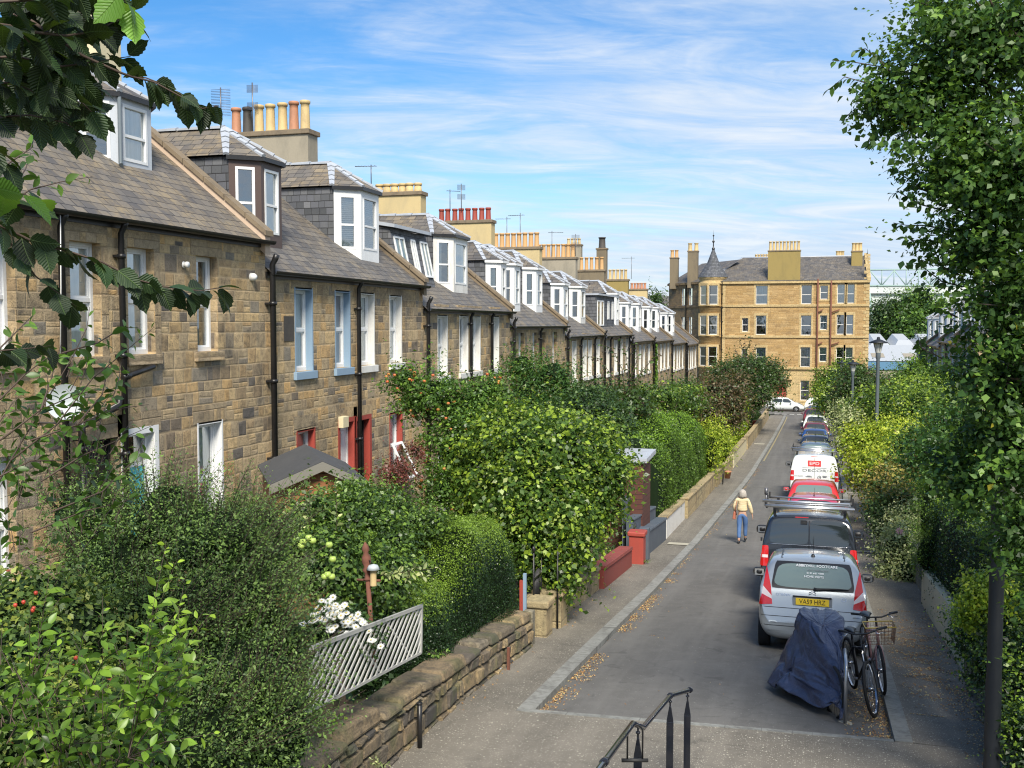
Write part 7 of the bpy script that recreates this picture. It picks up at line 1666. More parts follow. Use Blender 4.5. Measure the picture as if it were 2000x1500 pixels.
def shrub(name, label, cat, mt, clumps, n, leaf, tr=True, core=.62, group=None, r0=.06, gx=None, **k):
    C = np.array(clumps, float); w_ = C[:, 3]*C[:, 5]; cx_, cy_ = (C[:, 0]*w_).sum()/w_.sum(), (C[:, 1]*w_).sum()/w_.sum(); z0 = gz(cy_)
    root = thing(name, label, cat, (cx_, cy_, z0), group)
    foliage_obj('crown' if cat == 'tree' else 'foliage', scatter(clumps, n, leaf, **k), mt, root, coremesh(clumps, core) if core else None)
    if tr:
        lo = C[np.argsort(-C[:, 3]*C[:, 5])[0]]; trunk(root, (cx_, cy_, z0), (float(lo[0]*.5+cx_*.5), float(lo[1]*.5+cy_*.5), float(max(z0+.3, lo[2]))), r0, [tuple(c) for c in C], 6, name='trunk' if cat == 'tree' else 'stem')
    return root
def hedge(name, label, mt, x0, x1, y0, y1, top, n, leaf, slope=0., rnd_=.25, tipf=.5, bas=None, parts=None, build=True, fr=None, jit=.6):
    """clipped hedge: rounded box following the ground; top height above the ground"""
    tp = top if callable(top) else (lambda y: top); m_ = n
    cx_, hx = (x0+x1)/2, (x1-x0)/2; cy_, hy = (y0+y1)/2, (y1-y0)/2; H = np.mean([tp(y0), tp(y1)])
    A = [2*hx*2*hy, H*2*hy, H*2*hy*.4, H*2*hx, H*2*hx*.5]; A = np.array(A)/sum(A); f = RG.choice(5, m_, p=A); a, b = RG.uniform(-1, 1, m_), RG.uniform(-1, 1, m_)
    U = np.zeros((m_, 3)); N_ = np.zeros((m_, 3))
    for k, (ax, sg) in enumerate(((2, 1), (0, 1), (0, -1), (1, -1), (1, 1))):
        s_ = f == k; o = [q for q in (0, 1, 2) if q != ax]; U[s_, ax] = sg; U[s_, o[0]] = a[s_]; U[s_, o[1]] = b[s_]; N_[s_, ax] = sg
    s_ = np.array([hx, hy, H/2]); r_ = min(rnd_, hx*.95, H*.45); q = U*s_; lim = s_-r_; inn = np.clip(q, -lim, lim); inn[:, 2] = np.where(q[:, 2] < 0, q[:, 2], inn[:, 2]); dd = q-inn; ln = np.linalg.norm(dd, axis=1, keepdims=True); onr = ln[:, 0] > 1e-6
    q = np.where(onr[:, None], inn+dd/np.maximum(ln, 1e-9)*r_, q); N_ = norm(np.where(onr[:, None], dd/np.maximum(ln, 1e-9)+N_*.2, N_))
    ph = q[:, 1:2]*1.9; q = q+N_*(RG.normal(size=(m_, 1))*leaf*.9+.05*np.sin(ph+q[:, 2:3]*2.3)+.04*np.sin(ph*2.3+q[:, :1]*4))-N_*np.abs(RG.normal(size=(m_, 1)))*leaf*1.2
    Y = q[:, 1]+cy_; hh = np.array([tp(y) for y in Y]); G_ = np.array([gz(y) for y in Y]) if bas is None else np.full(m_, bas)
    P_ = np.stack([q[:, 0]+cx_, Y, G_+(q[:, 2]/H+.5)*hh], axis=1)
    nn = norm(N_+RG.normal(size=(m_, 3))*jit); d = norm(RG.normal(size=(m_, 3))+N_*.5); sz = leaf*RG.uniform(.7, 1.25, m_)
    tip = (RG.random(m_) < tipf*np.clip(N_[:, 2], 0, 1))*RG.uniform(.5, 1, m_)  # toplight put into the colour: only upward hedge faces get the pale tip
    rn = np.clip(RG.random(m_)*.75+.25*np.sin(P_[:, 1]*2+P_[:, 2]*3)**2, 0, 1)
    res = [P_, nn, d, sz, sz*.62, rn, tip]
    if not build: return res
    root = thing(name, label, 'hedge', (cx_, cy_, gz(cy_)))
    # added dark filling: closes off the hedge, gaps between leaves read as shade
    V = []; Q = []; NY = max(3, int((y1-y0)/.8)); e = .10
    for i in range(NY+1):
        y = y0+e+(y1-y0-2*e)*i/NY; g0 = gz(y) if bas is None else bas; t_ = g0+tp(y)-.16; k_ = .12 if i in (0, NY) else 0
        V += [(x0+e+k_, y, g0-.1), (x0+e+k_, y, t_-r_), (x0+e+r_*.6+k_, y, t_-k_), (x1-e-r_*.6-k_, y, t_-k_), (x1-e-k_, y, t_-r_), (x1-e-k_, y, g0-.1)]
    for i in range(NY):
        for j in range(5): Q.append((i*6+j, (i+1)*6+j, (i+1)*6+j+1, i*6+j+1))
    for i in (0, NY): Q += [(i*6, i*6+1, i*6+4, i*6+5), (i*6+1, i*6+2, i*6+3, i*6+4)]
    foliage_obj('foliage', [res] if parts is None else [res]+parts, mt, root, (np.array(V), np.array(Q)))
    m = MB()
    for i in range(max(2, int((y1-y0)/1.5))): yy = y0+.4+i*1.5; m.tube([(cx_, yy, gz(yy)-.1 if bas is None else bas-.1), (cx_+.03, yy, (gz(yy) if bas is None else bas)+tp(yy)*.6)], .03, 6)
    m.build('stem', 'bark', root)
    return root

# shaped leaves on shoots for whatever stands close to the lens
def leaf_template(n=6, serr=.0, fold=.25, curl=.35, wide=.5, pts=(0, .55, .9, 1, .8, .45, 0)):
    V = []; uv = []
    for i, w_ in enumerate(pts):
        t = i/(len(pts)-1); z_ = -curl*t*t*.5
        for s in (-1, 0, 1):
            ser = serr*(1 if i % 2 else -1)*.5 if 0 < i < len(pts)-1 else 0
            V.append((s*w_*wide*.5*(1+ser), t+(abs(s)*serr*.15 if i % 2 else 0), z_+abs(s)*w_*wide*.5*fold)); uv.append((s*w_, t, 0))
    Q = []
    for i in range(len(pts)-1):
        for j in (0, 1): Q.append((i*3+j, i*3+j+1, (i+1)*3+j+1, (i+1)*3+j))
    return np.array(V), np.array(Q), np.array(uv)
T_OV = leaf_template(); T_ELM = leaf_template(serr=.16, wide=.74, pts=(0, .5, .78, .93, 1.0, .98, .93, .84, .68, .46, .24, 0), curl=.6, fold=.16)
def bigleaves(name, T, P_, D_, N_, S_, mt, parent, rnd=None, tip=None):
    V, Q, uv = T; n = len(P_); d = norm(D_); nn = norm(N_-d*np.sum(N_*d, axis=1, keepdims=True)); s = np.cross(d, nn)
    W_ = P_[:, None, :]+S_[:, None, None]*(s[:, None, :]*V[None, :, :1]+d[:, None, :]*V[None, :, 1:2]+nn[:, None, :]*V[None, :, 2:3])
    k = len(V); QQ = (Q[None]+np.arange(n)[:, None, None]*k).reshape(-1, 4); rnd = RG.random(n) if rnd is None else rnd; tip = np.zeros(n) if tip is None else tip
    o = npmesh(name, W_.reshape(-1, 3), QQ, mt, np.repeat(rnd, len(Q)), np.repeat(tip, len(Q)), parent, smooth=True)
    a = o.data.attributes.new('lf', 'FLOAT_VECTOR', 'POINT'); a.data.foreach_set('vector', np.tile(uv, (n, 1)).astype(np.float32).ravel())
    return o
class Shoots:
    def __init__(s): s.P = []; s.D = []; s.N = []; s.S = []; s.tip = []; s.rnd = []; s.tw = MB()
    def shoot(s, pts, leaf, n, r=.004, droop=.35, tipg=True, spread=.9, out=None):
        pts = [Vector(p) for p in pts]; s.tw.tube(pts, [r*(1-.75*i/(len(pts)-1)) for i in range(len(pts))], 5)
        seg = np.array([(b-a).length for a, b in zip(pts, pts[1:])]); cum = np.concatenate([[0], np.cumsum(seg)])
        ph = RG.random()*6
        for i in range(n):
            f = (.12+.88*(i+.5)/n)*cum[-1]; k = min(len(seg)-1, int(np.searchsorted(cum, f)-1)); p = pts[k].lerp(pts[k+1], (f-cum[k])/max(seg[k], 1e-6)); t = (pts[k+1]-pts[k]).normalized()
            a = ph+i*2.4; sd = t.cross(Vector((0, 0, 1))); sd = sd.normalized() if sd.length > .1 else Vector((1, 0, 0)); u2 = sd.cross(t)
            rad = sd*math.cos(a)+u2*math.sin(a)*.7
            d = (rad*spread+t*RG.uniform(.2, .9)+Vector((0, 0, -droop*RG.uniform(.4, 1.6)))).normalized(); nn = Vector((0, 0, 1))*.9+Vector(RG.normal(size=3))*.55-d*.2
            q = i/n; sz = leaf*RG.uniform(.7, 1.15)*(1 if q < .75 or not tipg else 1.25-q*.75)
            s.P.append(tuple(p+d*.008)); s.D.append(tuple(d)); s.N.append(tuple(nn)); s.S.append(sz); s.tip.append(max(0, (q-.55)/.45)*RG.uniform(.5, 1) if tipg else 0); s.rnd.append(RG.random())
    def build(s, root, mt, T=T_OV, name='leaves'):
        s.tw.build('twigs', 'twig', root); return bigleaves(name, T, np.array(s.P), np.array(s.D), np.array(s.N), np.array(s.S), mt, root, np.array(s.rnd), np.array(s.tip))

# ---- elm-like branches reaching in from the upper left
el = thing('elm_tree', 'tree at the left edge whose dark serrated leaves hang across the upper left corner', 'tree', (-4.6, 2.4, -.2))
m = MB(); tb_ = Vector((-4.6, 2.4, -.2)); m.tube([tb_, tb_+Vector((.05, 0, 2.5)), tb_+Vector((.15, .1, 5)), tb_+Vector((.1, .2, 8))], [.2, .16, .12, .07], 12); m.build('trunk', 'bark', el)
SH = Shoots()
def br(pxs, D0, D1, leaf, n, r=.006, **k):
    pts = [atD(x, y, D0+(D1-D0)*i/(len(pxs)-1)) for i, (x, y) in enumerate(pxs)]; SH.shoot(pts, leaf, int(n*1.5) if leaf > .11 and leaf < .13 else n, r*.7, **k)
El = .122
br([(-120, 60), (40, 60), (130, 70), (190, 60), (262, 20)], 3.9, 4.3, El, 15, .012, tipg=False)
br([(-100, 10), (60, 0), (160, -10), (250, -20)], 3.8, 4.2, El, 12, .01, tipg=False)
br([(-100, 120), (30, 110), (120, 130), (190, 120), (255, 110)], 4.0, 4.4, El, 14, .01, tipg=False)
br([(-100, 180), (20, 160), (90, 190), (160, 200), (190, 230)], 4.1, 4.3, El, 13, .01, tipg=False)
br([(-60, 230), (60, 225), (130, 240), (160, 265)], 4.2, 4.3, El, 9, .008, tipg=False)
br([(60, 40), (160, 108), (235, 142), (258, 150), (300, 160), (352, 188), (395, 212), (425, 208)], 4.1, 4.5, El*.98, 4, .010, tipg=False)
br([(250, 148), (285, 152), (320, 165), (360, 188), (395, 208), (428, 206)], 4.35, 4.5, El, 10, .005, tipg=False, droop=.75)
br([(-60, 40), (20, 50), (80, 100), (110, 180)], 3.7, 4.1, El, 10, .009, tipg=False)
br([(20, -30), (110, 20), (200, 30), (230, 60)], 4.0, 4.4, El, 12, .008, tipg=False)
br([(-90, 400), (0, 440), (60, 470), (130, 490), (200, 512), (262, 545), (320, 560), (390, 568), (440, 560)], 4.0, 4.6, El*.95, 24, .010, tipg=False, droop=.6)
br([(0, 450), (40, 500), (70, 540), (110, 570), (150, 600)], 4.1, 4.3, El*.9, 9, .007, tipg=False, droop=.6)
br([(-80, 690), (0, 685), (60, 680), (100, 675)], 3.9, 4.1, El, 7, .006, tipg=False, droop=.5)
br([(-80, 330), (0, 390), (40, 400), (80, 395)], 3.8, 4.1, El, 5, .006, tipg=False)
br([(-80, 270), (-10, 290), (20, 340)], 3.9, 4.1, El, 6, .006, tipg=False)
for i in range(20):
    x0, y0 = RG.uniform(-70, 110), RG.uniform(-60, 190); br([(x0, y0), (x0+40, y0+30), (x0+90, y0+RG.uniform(30, 90))], 4.3, 4.7, El, 8, .005, tipg=False, droop=.7)
SH.build(el, 'leaf_elm', T_ELM)
def vein(mname):
    mm = M[mname]; g = G(mm.node_tree); p = next(n for n in mm.node_tree.nodes if n.type == 'BSDF_PRINCIPLED'); lv = g.attr('lf', 'Vector'); x, y, z = g.xyz(lv); ax_ = g.m('ABSOLUTE', x)
    st_ = g.m('SINE', g.m('MULTIPLY', g.m('SUBTRACT', y, g.m('MULTIPLY', ax_, .28)), 62)); mid = g.rng(ax_, 0, .06, 1, 0)
    h = g.m('ADD', g.m('MULTIPLY', st_, .5), g.m('MULTIPLY', mid, 1.5)); g.put(p.inputs['Normal'], g.bump(h, .55, .004))
    old = p.inputs['Base Color'].links[0].from_socket; g.put(p.inputs['Base Color'], g.mix(g.m('MAXIMUM', g.m('MULTIPLY', mid, .6), g.m('MULTIPLY', g.rng(st_, .75, 1), .22)), old, (.16, .26, .07)))
vein('leaf_elm')
leaf('leaf_lime', (.06, .15, .02), (.09, .21, .025), (.13, .28, .04), (.3, .5, .06), .35, .4); vein('leaf_lime')
SH = Shoots(); br([(230, -30), (245, 5), (262, 15)], 3.9, 4.0, El*1.05, 3, .005, tipg=False, droop=.5); br([(-60, 360), (10, 372), (50, 380), (75, 398)], 3.6, 3.8, .13, 4, .006, tipg=False); SH.build(el, 'leaf_lime', T_ELM, 'fresh_leaves')

# ---- apple tree close to the lens, lower left
ap_ = thing('apple_tree', 'young apple tree with bright green shoots, closest plant in the lower left', 'tree', (-3.3, 3.8, -.2))
m = MB(); m.tube([(-3.3, 3.8, -.3), (-3.25, 3.85, 1.2), (-3.1, 4.0, 2.0)], [.07, .06, .05], 8); m.build('trunk', 'bark', ap_)
SH = Shoots(); La = .072
hub = [(190, 1560), (120, 1470), (250, 1480), (60, 1350), (160, 1380)]
tips = [(100, 1098), (200, 1165), (325, 1058), (345, 1095), (362, 1125), (400, 1188), (412, 1195), (300, 1180), (395, 1290), (372, 1350), (330, 1240), (420, 1432), (140, 1335), (250, 1225), (285, 1300), (60, 1180), (300, 1400), (200, 1290), (120, 1240), (350, 1190), (230, 1420), (100, 1480), (60, 1420), (380, 1480), (180, 1500), (310, 1520), (20, 1300), (260, 1360)]
for i, (x, y) in enumerate(tips):
    hx, hy = min(hub, key=lambda h: abs(h[0]-x)*1.2+abs(h[1]-y-250)*.6); D0, D1 = RG.uniform(4.4, 5.2), RG.uniform(4.2, 5.0); mx, my = (hx+x)/2+RG.uniform(-25, 25), (hy+y)/2+RG.uniform(-20, 20)
    ln = math.hypot(hx-x, hy-y); br([(hx, hy), (mx, my), (x, y)], D0, D1, La, max(9, int(ln/12)), .0038, droop=.25)
    if ln > 180:
        for k in range(2): sx_, sy_ = mx+RG.uniform(-30, 60), my+RG.uniform(-30, 30); br([(mx, my), (sx_+20, sy_-30), (sx_+45, sy_-65)], (D0+D1)/2, D1, La*.9, 7, .003, droop=.2)
for i in range(90):
    x, y = RG.uniform(-30, 330), RG.uniform(1230, 1500); a = RG.uniform(-1.2, 1.2); br([(x, y+60), (x+20*a, y+20), (x+45*a, y-25)], 4.8, 5.3, La*.95, 8, .004, droop=.3, tipg=RG.random() < .5)
SH.build(ap_, 'leaf_apple')
# ---- taller apple boughs on the left edge
a2 = thing('apple_tree', 'apple tree with loose sunny leaves in front of the nearest house wall and dish', 'tree', (-6.2, 4.9, -.2))
m = MB(); m.tube([(-6.2, 4.9, -.3), (-6.1, 5., 1.5), (-5.6, 5.0, 3.0), (-5.0, 5.1, 3.6)], [.09, .08, .05, .02], 8); m.build('trunk', 'bark', a2)
SH = Shoots(); La = .085
for (pts, n) in (([(-40, 1010), (20, 900), (80, 800), (140, 700), (170, 640), (175, 600)], 20), ([(20, 900), (110, 830), (180, 740), (240, 690), (300, 640)], 26), ([(60, 860), (150, 830), (220, 800), (290, 790)], 14), ([(80, 940), (160, 890), (230, 860), (300, 830)], 12), ([(-20, 700), (40, 640), (70, 610)], 9), ([(0, 780), (50, 730), (90, 700), (130, 690)], 14), ([(-30, 760), (10, 690), (30, 640)], 10), ([(80, 800), (100, 740), (120, 670)], 10), ([(150, 830), (200, 770), (215, 700)], 12), ([(0, 860), (80, 800), (150, 770), (200, 760)], 16), ([(-20, 940), (60, 900), (130, 900), (190, 910)], 14),
                 ([(0, 330), (60, 290), (70, 260)], 8), ([(-20, 420), (60, 370), (120, 355), (180, 345)], 14), ([(20, 380), (50, 330), (60, 300)], 8), ([(100, 1000), (200, 960), (260, 900), (285, 850)], 14), ([(60, 1040), (160, 1000), (240, 980), (300, 960)], 16), ([(120, 690), (190, 670), (240, 640), (270, 640)], 14)):
    br(pts, 5.4, 6.0, La, n, .008, droop=.3)
for i in range(70):
    x, y = RG.uniform(-20, 235), RG.uniform(690, 1060); a = RG.uniform(-1.2, 1.4); br([(x-10, y+40), (x+15*a, y), (x+40*a, y-30)], 5.6, 6.6, La*.85, 7, .004, droop=.35, tipg=RG.random() < .5)
SH.build(a2, 'leaf_apple_mid')
# ---- fine-leaved cotoneaster mass
cl = [pc(420, 1060, 110, 80, 8.2), pc(330, 1020, 90, 90, 8.6), pc(495, 1120, 85, 95, 8.6), pc(430, 1190, 150, 120, 8.0), pc(535, 1265, 74, 105, 7.8), pc(470, 1340, 150, 120, 7.4), pc(540, 1430, 80, 100, 7.0), pc(380, 1450, 150, 110, 6.8), pc(240, 1120, 110, 90, 8.4), pc(300, 1250, 120, 120, 7.6), pc(180, 1010, 90, 70, 9.0), pc(500, 1040, 70, 60, 9.0)]
ct = shrub('cotoneaster_bush', 'big dark fine-leaved bush filling the ground before the white lattice panel', 'bush', 'leaf_coton', cl, 95000, .026, sub=.13, tipf=.7, lump=.36, inner=.35, aspect=.5, jit=1., core=.70)
SH = Shoots()
for i in range(900):
    c_ = cl[int(RG.integers(0, len(cl)))]; u = norm(RG.normal(size=(1, 3)))[0]; u[2] = abs(u[2])*.8; u[1] = -abs(u[1])*.7; u[0] = abs(u[0])*RG.choice([1, 1, -1]); b = Vector(c_[:3])+Vector((u[0]*c_[3], u[1]*c_[4], u[2]*c_[5]))*.85; t = Vector(u)*.36+Vector((.10, 0, .18)); SH.shoot([b, b+t*.6, b+t+Vector((.04, 0, .03))], .026, 20, .003, droop=.0, spread=1.)
SH.build(ct, 'leaf_coton', name='sprays')
# ---- rose bush with hips
cl = [pc(60, 1190, 110, 70, 7.0), pc(40, 1290, 120, 90, 6.6), pc(150, 1260, 90, 90, 6.9), pc(30, 1420, 120, 110, 6.0), pc(170, 1400, 110, 90, 6.2)]
rb = shrub('rose_bush', 'wild rose bush with a few red hips at the lower left edge', 'bush', 'leaf_rose', cl, 17000, .045, tipf=.2, core=.8)
for i, (x, y) in enumerate(((66, 1188), (64, 1192), (46, 1176), (70, 1158), (148, 1285), (30, 1182))): 
    p = atD(x, y, 6.2); m = MB(); m.lathe([(0, .014), (.011, .009), (.013, 0), (.008, -.012), (0, -.014)], tuple(p), 10); m.build('hip', 'hip_red', rb)
# ---- near garden: pear / apple bushes, daisies
cl = [pc(600, 1020, 50, 60, 12.5), pc(690, 1010, 60, 55, 13), pc(745, 1060, 60, 55, 13), pc(640, 1105, 75, 75, 12), pc(565, 1070, 40, 50, 12), pc(750, 1130, 55, 55, 12.3)]
pa = shrub('apple_bush', 'leafy fruit bush with pale green apples in front of the timber shed', 'bush', 'leaf_fruit', cl, 22000, .058, tipf=.25, inner=.4, lump=.4)
for (x, y) in ((592, 1058), (603, 1050), (611, 1056), (643, 1064), (588, 1066), (640, 1122), (648, 1126), (634, 1126), (650, 1092)):
    p = atD(x, y, 11.2); m = MB(); m.lathe([(0, .03), (.03, .028), (.042, 0), (.03, -.03), (0, -.034)], tuple(p), 12); m.build('apple', 'apple_green', pa)
SH = Shoots()
for (x0, y0, x1, y1) in ((600, 1110, 596, 945), (650, 1090, 655, 940), (596, 1100, 604, 930), (560, 1080, 555, 985)): br([(x0, y0), ((x0+x1)/2+6, (y0+y1)/2), (x1, y1)], 12, 11.8, .09, 16, .008, droop=.2)
for (x1, y1) in ((860, 1108), (850, 1130), (800, 1140), (835, 1100)): br([(730, 1125), (790, 1118), (x1, y1)], 11.3, 11.2, .09, 15, .005, droop=.15)
SH.build(pa, 'leaf_variegated', name='variegated_sprays')
cl = [pc(650, 1225, 55, 40, 10.6), pc(700, 1245, 40, 25, 10.6)]
da = shrub('daisy_clump', 'clump of white shasta daisies above the lattice panel', 'flowers', 'leaf_dark', cl, 5000, .04, tr=False, core=.7)
m = MB()
fl_ = []
for i in range(70):
    x, y = RG.normal(652, 30), RG.normal(1198, 22)
    if y < 1160+abs(x-645)*.6: y = 1165+abs(x-645)*.7+RG.uniform(0, 30)
    p = atD(x, y, 10.2+RG.uniform(-.1, .3)); n_ = Vector((RG.normal()*.4, -.6+RG.normal()*.3, .9)).normalized(); fl_.append((p, n_))
def flower(p, n_, r_, k=12):
    a = n_.cross(Vector((1, 0, 0))).normalized(); b = n_.cross(a); m = MB()
    for i in range(k):
        t = 2*math.pi*i/k; d = a*math.cos(t)+b*math.sin(t); e = a*-math.sin(t)+b*math.cos(t); m.face([p+d*r_*.15, p+d*r_*.6+e*r_*.17, p+d*r_+n_*r_*.05, p+d*r_*.6-e*r_*.17])
    return m
mm_ = MB()
for p, n_ in fl_:
    q = flower(p, n_, .042); b = len(mm_.v); mm_.v += q.v; mm_.f += [tuple(b+i for i in f) for f in q.f]; mm_.mi += q.mi; mm_.sm += q.sm
mm_.build('blossoms', 'petal_white', da)
mm_ = MB()
for p, n_ in fl_: mm_.lathe([(0, .006), (.008, .004), (.009, 0)], tuple(p+n_*.004), 6)
mm_.build('flower_centres', 'plate_yellow', da)
# ---- clipped hedge
def htop(y): return 1.75+.42*math.sin(max(0, min(1, (y-13.6)/2.9))*math.pi)**.6 if y > 13.6 else 1.45+.25*(y-11.5)/2.1
hedge('hedge', 'dense clipped privet hedge with rounded sunlit top behind the rubble wall', 'leaf_privet', -6.3, -4.62, 11.9, 16.5, lambda y: 1.5+(.0 if y < 13.2 else .42*min(1, ((y-13.2)/.8))*(1.45 if y < 15.9 else 1-.25*((y-15.9)/.6))), 110000, .027, rnd_=.6, tipf=1.1, jit=.5)
# ---- big hazel bush hanging over the pavement
cl = [pc(1070, 895, 140, 85, 20.5), pc(965, 900, 85, 70, 21), pc(1160, 940, 70, 65, 20), pc(1050, 985, 130, 85, 19.6), pc(1050, 1065, 65, 75, 18.8), pc(1085, 1050, 80, 70, 19.1), pc(1085, 1120, 42, 45, 18.6), pc(1140, 865, 50, 45, 20.8), pc(1005, 850, 75, 55, 21.5), pc(1165, 1000, 42, 42, 20), pc(935, 955, 70, 60, 21.2)]
hz_b = shrub('hazel_bush', 'huge hazel bush with yellow-green leaves spilling over the left pavement', 'bush', 'leaf_hazel', cl, 50000, .085, tipf=.35, lump=.26, inner=.3, aspect=.72)
# ---- apple tree with ripe fruit
cl = [pc(840, 770, 60, 50, 22), pc(900, 820, 70, 60, 22), pc(815, 790, 36, 28, 22), pc(930, 780, 45, 40, 22.5), pc(888, 885, 62, 62, 21.5), pc(970, 830, 50, 50, 22.5), pc(862, 955, 42, 45, 20.5), pc(790, 740, 35, 25, 22), pc(960, 760, 30, 30, 22.5)]
at_ = shrub('apple_tree', 'apple tree laden with small orange-red fruit before the second and third houses', 'tree', 'leaf_apple_mid', cl, 20000, .075, tipf=.2, lump=.5, inner=.6, core=.4)
for i in range(75):
    c_ = cl[int(RG.integers(0, len(cl)))]; u = norm(RG.normal(size=(1, 3)))[0]; u[1] = -abs(u[1]); p = Vector(c_[:3])+Vector((u[0]*c_[3], u[1]*c_[4], u[2]*c_[5]))*1.02; m = MB(); m.lathe([(0, .028), (.028, .023), (.038, 0), (.028, -.027), (0, -.03)], tuple(p), 8); m.build('apple', 'apple_red', at_)
shrub('berberis_bush', 'small dark red twiggy bush below the tilted window of the second house', 'bush', 'leaf_berberis', [pc(785, 915, 24, 24, 19.5), pc(770, 925, 26, 25, 19), pc(812, 880, 20, 18, 19.8)], 2600, .045, lump=.5, inner=.6, core=.3)
shrub('garden_shrub', 'mid-green shrub between the timber shed and the clipped hedge', 'bush', 'leaf_fruit', [pc(740, 990, 50, 45, 14.5), pc(790, 1015, 40, 35, 14.5), pc(840, 1020, 34, 26, 15), pc(690, 970, 36, 30, 15)], 9000, .05, tipf=.3)
# ---- further up the left gardens
shrub('rowan_tree', 'feathery dark green rowan in front of the fourth house', 'tree', 'leaf_ash', [pc(1040, 770, 60, 55, 33), pc(1080, 740, 45, 45, 33), pc(1020, 720, 35, 35, 33.5), pc(1100, 790, 50, 50, 33), pc(1000, 800, 40, 50, 32), pc(1060, 820, 60, 50, 32)], 19000, .11, aspect=.35, tipf=.15, lump=.4, inner=.4, r0=.09)
shrub('laurel_bush', 'rounded dark green bush behind the hazel, left of the bright hedge', 'bush', 'leaf_dark', [pc(1140, 810, 65, 50, 31), pc(1190, 830, 45, 45, 31), pc(1110, 850, 50, 40, 30), pc(1160, 775, 40, 25, 32)], 15000, .09, tipf=.2)
SH = Shoots(); pl_ = thing('plum_tree', 'thin upright plum tree with long arching branches against the sixth house', 'tree', (atD(1220, 800, 36).x, atD(1220, 800, 36).y, gz(35)))
for pts in ([(1225, 810), (1200, 740), (1170, 700), (1140, 695)], [(1225, 810), (1215, 720), (1195, 680), (1172, 672)], [(1230, 810), (1228, 730), (1222, 690), (1210, 660)], [(1230, 800), (1250, 730), (1275, 700), (1290, 690)], [(1225, 790), (1240, 740), (1262, 720)], [(1225, 800), (1180, 760), (1140, 745), (1130, 720)], [(1235, 810), (1255, 770), (1280, 750)], [(1225, 760), (1245, 700), (1240, 668)]):
    br(pts, 36, 36.5, .16, 34, .03, droop=.5, tipg=False)
pl_c = [pc(1225, 790, 40, 30, 36)]
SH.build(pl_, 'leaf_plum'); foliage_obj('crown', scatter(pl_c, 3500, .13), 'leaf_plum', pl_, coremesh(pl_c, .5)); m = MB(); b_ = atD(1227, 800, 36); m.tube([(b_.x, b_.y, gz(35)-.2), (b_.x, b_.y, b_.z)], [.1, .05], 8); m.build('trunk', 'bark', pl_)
hl = scatter([pc(1230, 830, 40, 40, 36), pc(1290, 815, 60, 30, 42), pc(1350, 830, 50, 30, 46)], 9000, .07, tipf=.5)
hedge('hedge', 'long tall bright green hedge bulging over the sandstone wall on the left', 'leaf_bright', -8.6, -4.55, 31.8, 47, lambda y: 3.45+.35*math.sin(y*.9)-(.028*(y-34)), 78000, .072, rnd_=1.1, tipf=.55, parts=None)
shrub('conifer_hedge', 'yellow-green feathery bush at the far end of the long bright hedge', 'bush', 'leaf_yellow', [pc(1400, 855, 24, 40, 48), pc(1385, 880, 25, 50, 46), pc(1412, 880, 16, 34, 49)], 7000, .10, tipf=.5, aspect=.4)
SH = None
shrub('garden_shrub', 'green and rust-tinged shrub below the seventh house', 'bush', 'leaf_hazel', [pc(1290, 775, 40, 25, 50), pc(1340, 785, 40, 25, 52), pc(1250, 780, 30, 22, 48)], 7000, .13)
shrub('garden_shrub', 'dark green shrub below the eighth house', 'bush', 'leaf_dark', [pc(1330, 765, 26, 22, 62), pc(1370, 780, 30, 25, 62)], 5000, .14)
shrub('copper_tree', 'purple-brown leaved tree overhanging the left pavement wall', 'tree', 'leaf_copper', [pc(1400, 770, 38, 35, 56), pc(1430, 790, 34, 38, 56), pc(1385, 800, 32, 32, 55), pc(1440, 755, 24, 26, 57), pc(1410, 825, 35, 22, 56)], 15000, .13, tipf=.1, lump=.3, r0=.14)
shrub('round_tree', 'dense olive-green small tree just in front of the tenement, on the left', 'tree', 'leaf_plum', [pc(1440, 735, 50, 32, 80), pc(1490, 740, 45, 34, 80), pc(1470, 715, 40, 20, 80), pc(1502, 735, 20, 20, 80), pc(1480, 775, 34, 28, 78), pc(1405, 730, 24, 22, 82)], 17000, .17, tipf=.15, lump=.25, r0=.16)
SH = Shoots(); rt_ = thing('rowan_tree', 'thin rust-brown small tree poking up before the tenement wall', 'tree', (atD(1456, 740, 84).x, atD(1456, 740, 84).y, gz(82)))
for pts in ([(1458, 740), (1456, 690), (1455, 655)], [(1457, 720), (1440, 690), (1434, 675)], [(1457, 710), (1470, 690), (1478, 672)], [(1457, 700), (1448, 675), (1444, 662)], [(1456, 690), (1464, 670), (1466, 655)]): br(pts, 84, 84, .3, 20, .05, tipg=False)
SH.build(rt_, 'leaf_copper')
m = MB(); b_ = atD(1458, 745, 84); m.tube([(b_.x, b_.y, gz(84)-.2), tuple(b_)], [.12, .06], 8); m.build('trunk', 'bark', rt_)
hedge('hedge', 'low clipped green hedge under the copper tree by the left wall', 'leaf_bright', -6.6, -4.7, 53.5, 61, 1.9, 9000, .12, rnd_=.5, tipf=.6)
hedge('hedge', 'bright yellow-green conifer hedge near the far end of the left pavement', 'leaf_yellow', -6.8, -4.8, 63, 80, 3.3, 22000, .13, rnd_=.8, tipf=.5)
hedge('hedge', 'last dark green hedge before the junction on the left', 'leaf_dark', -7.2, -4.9, 81, 98, 2.6, 12000, .15, rnd_=.7)
iv = thing('climbing_ivy', 'strip of bright ivy climbing the wall of the seventh house', 'climbing plant', (XW+.1, 70.2, gz(70)))
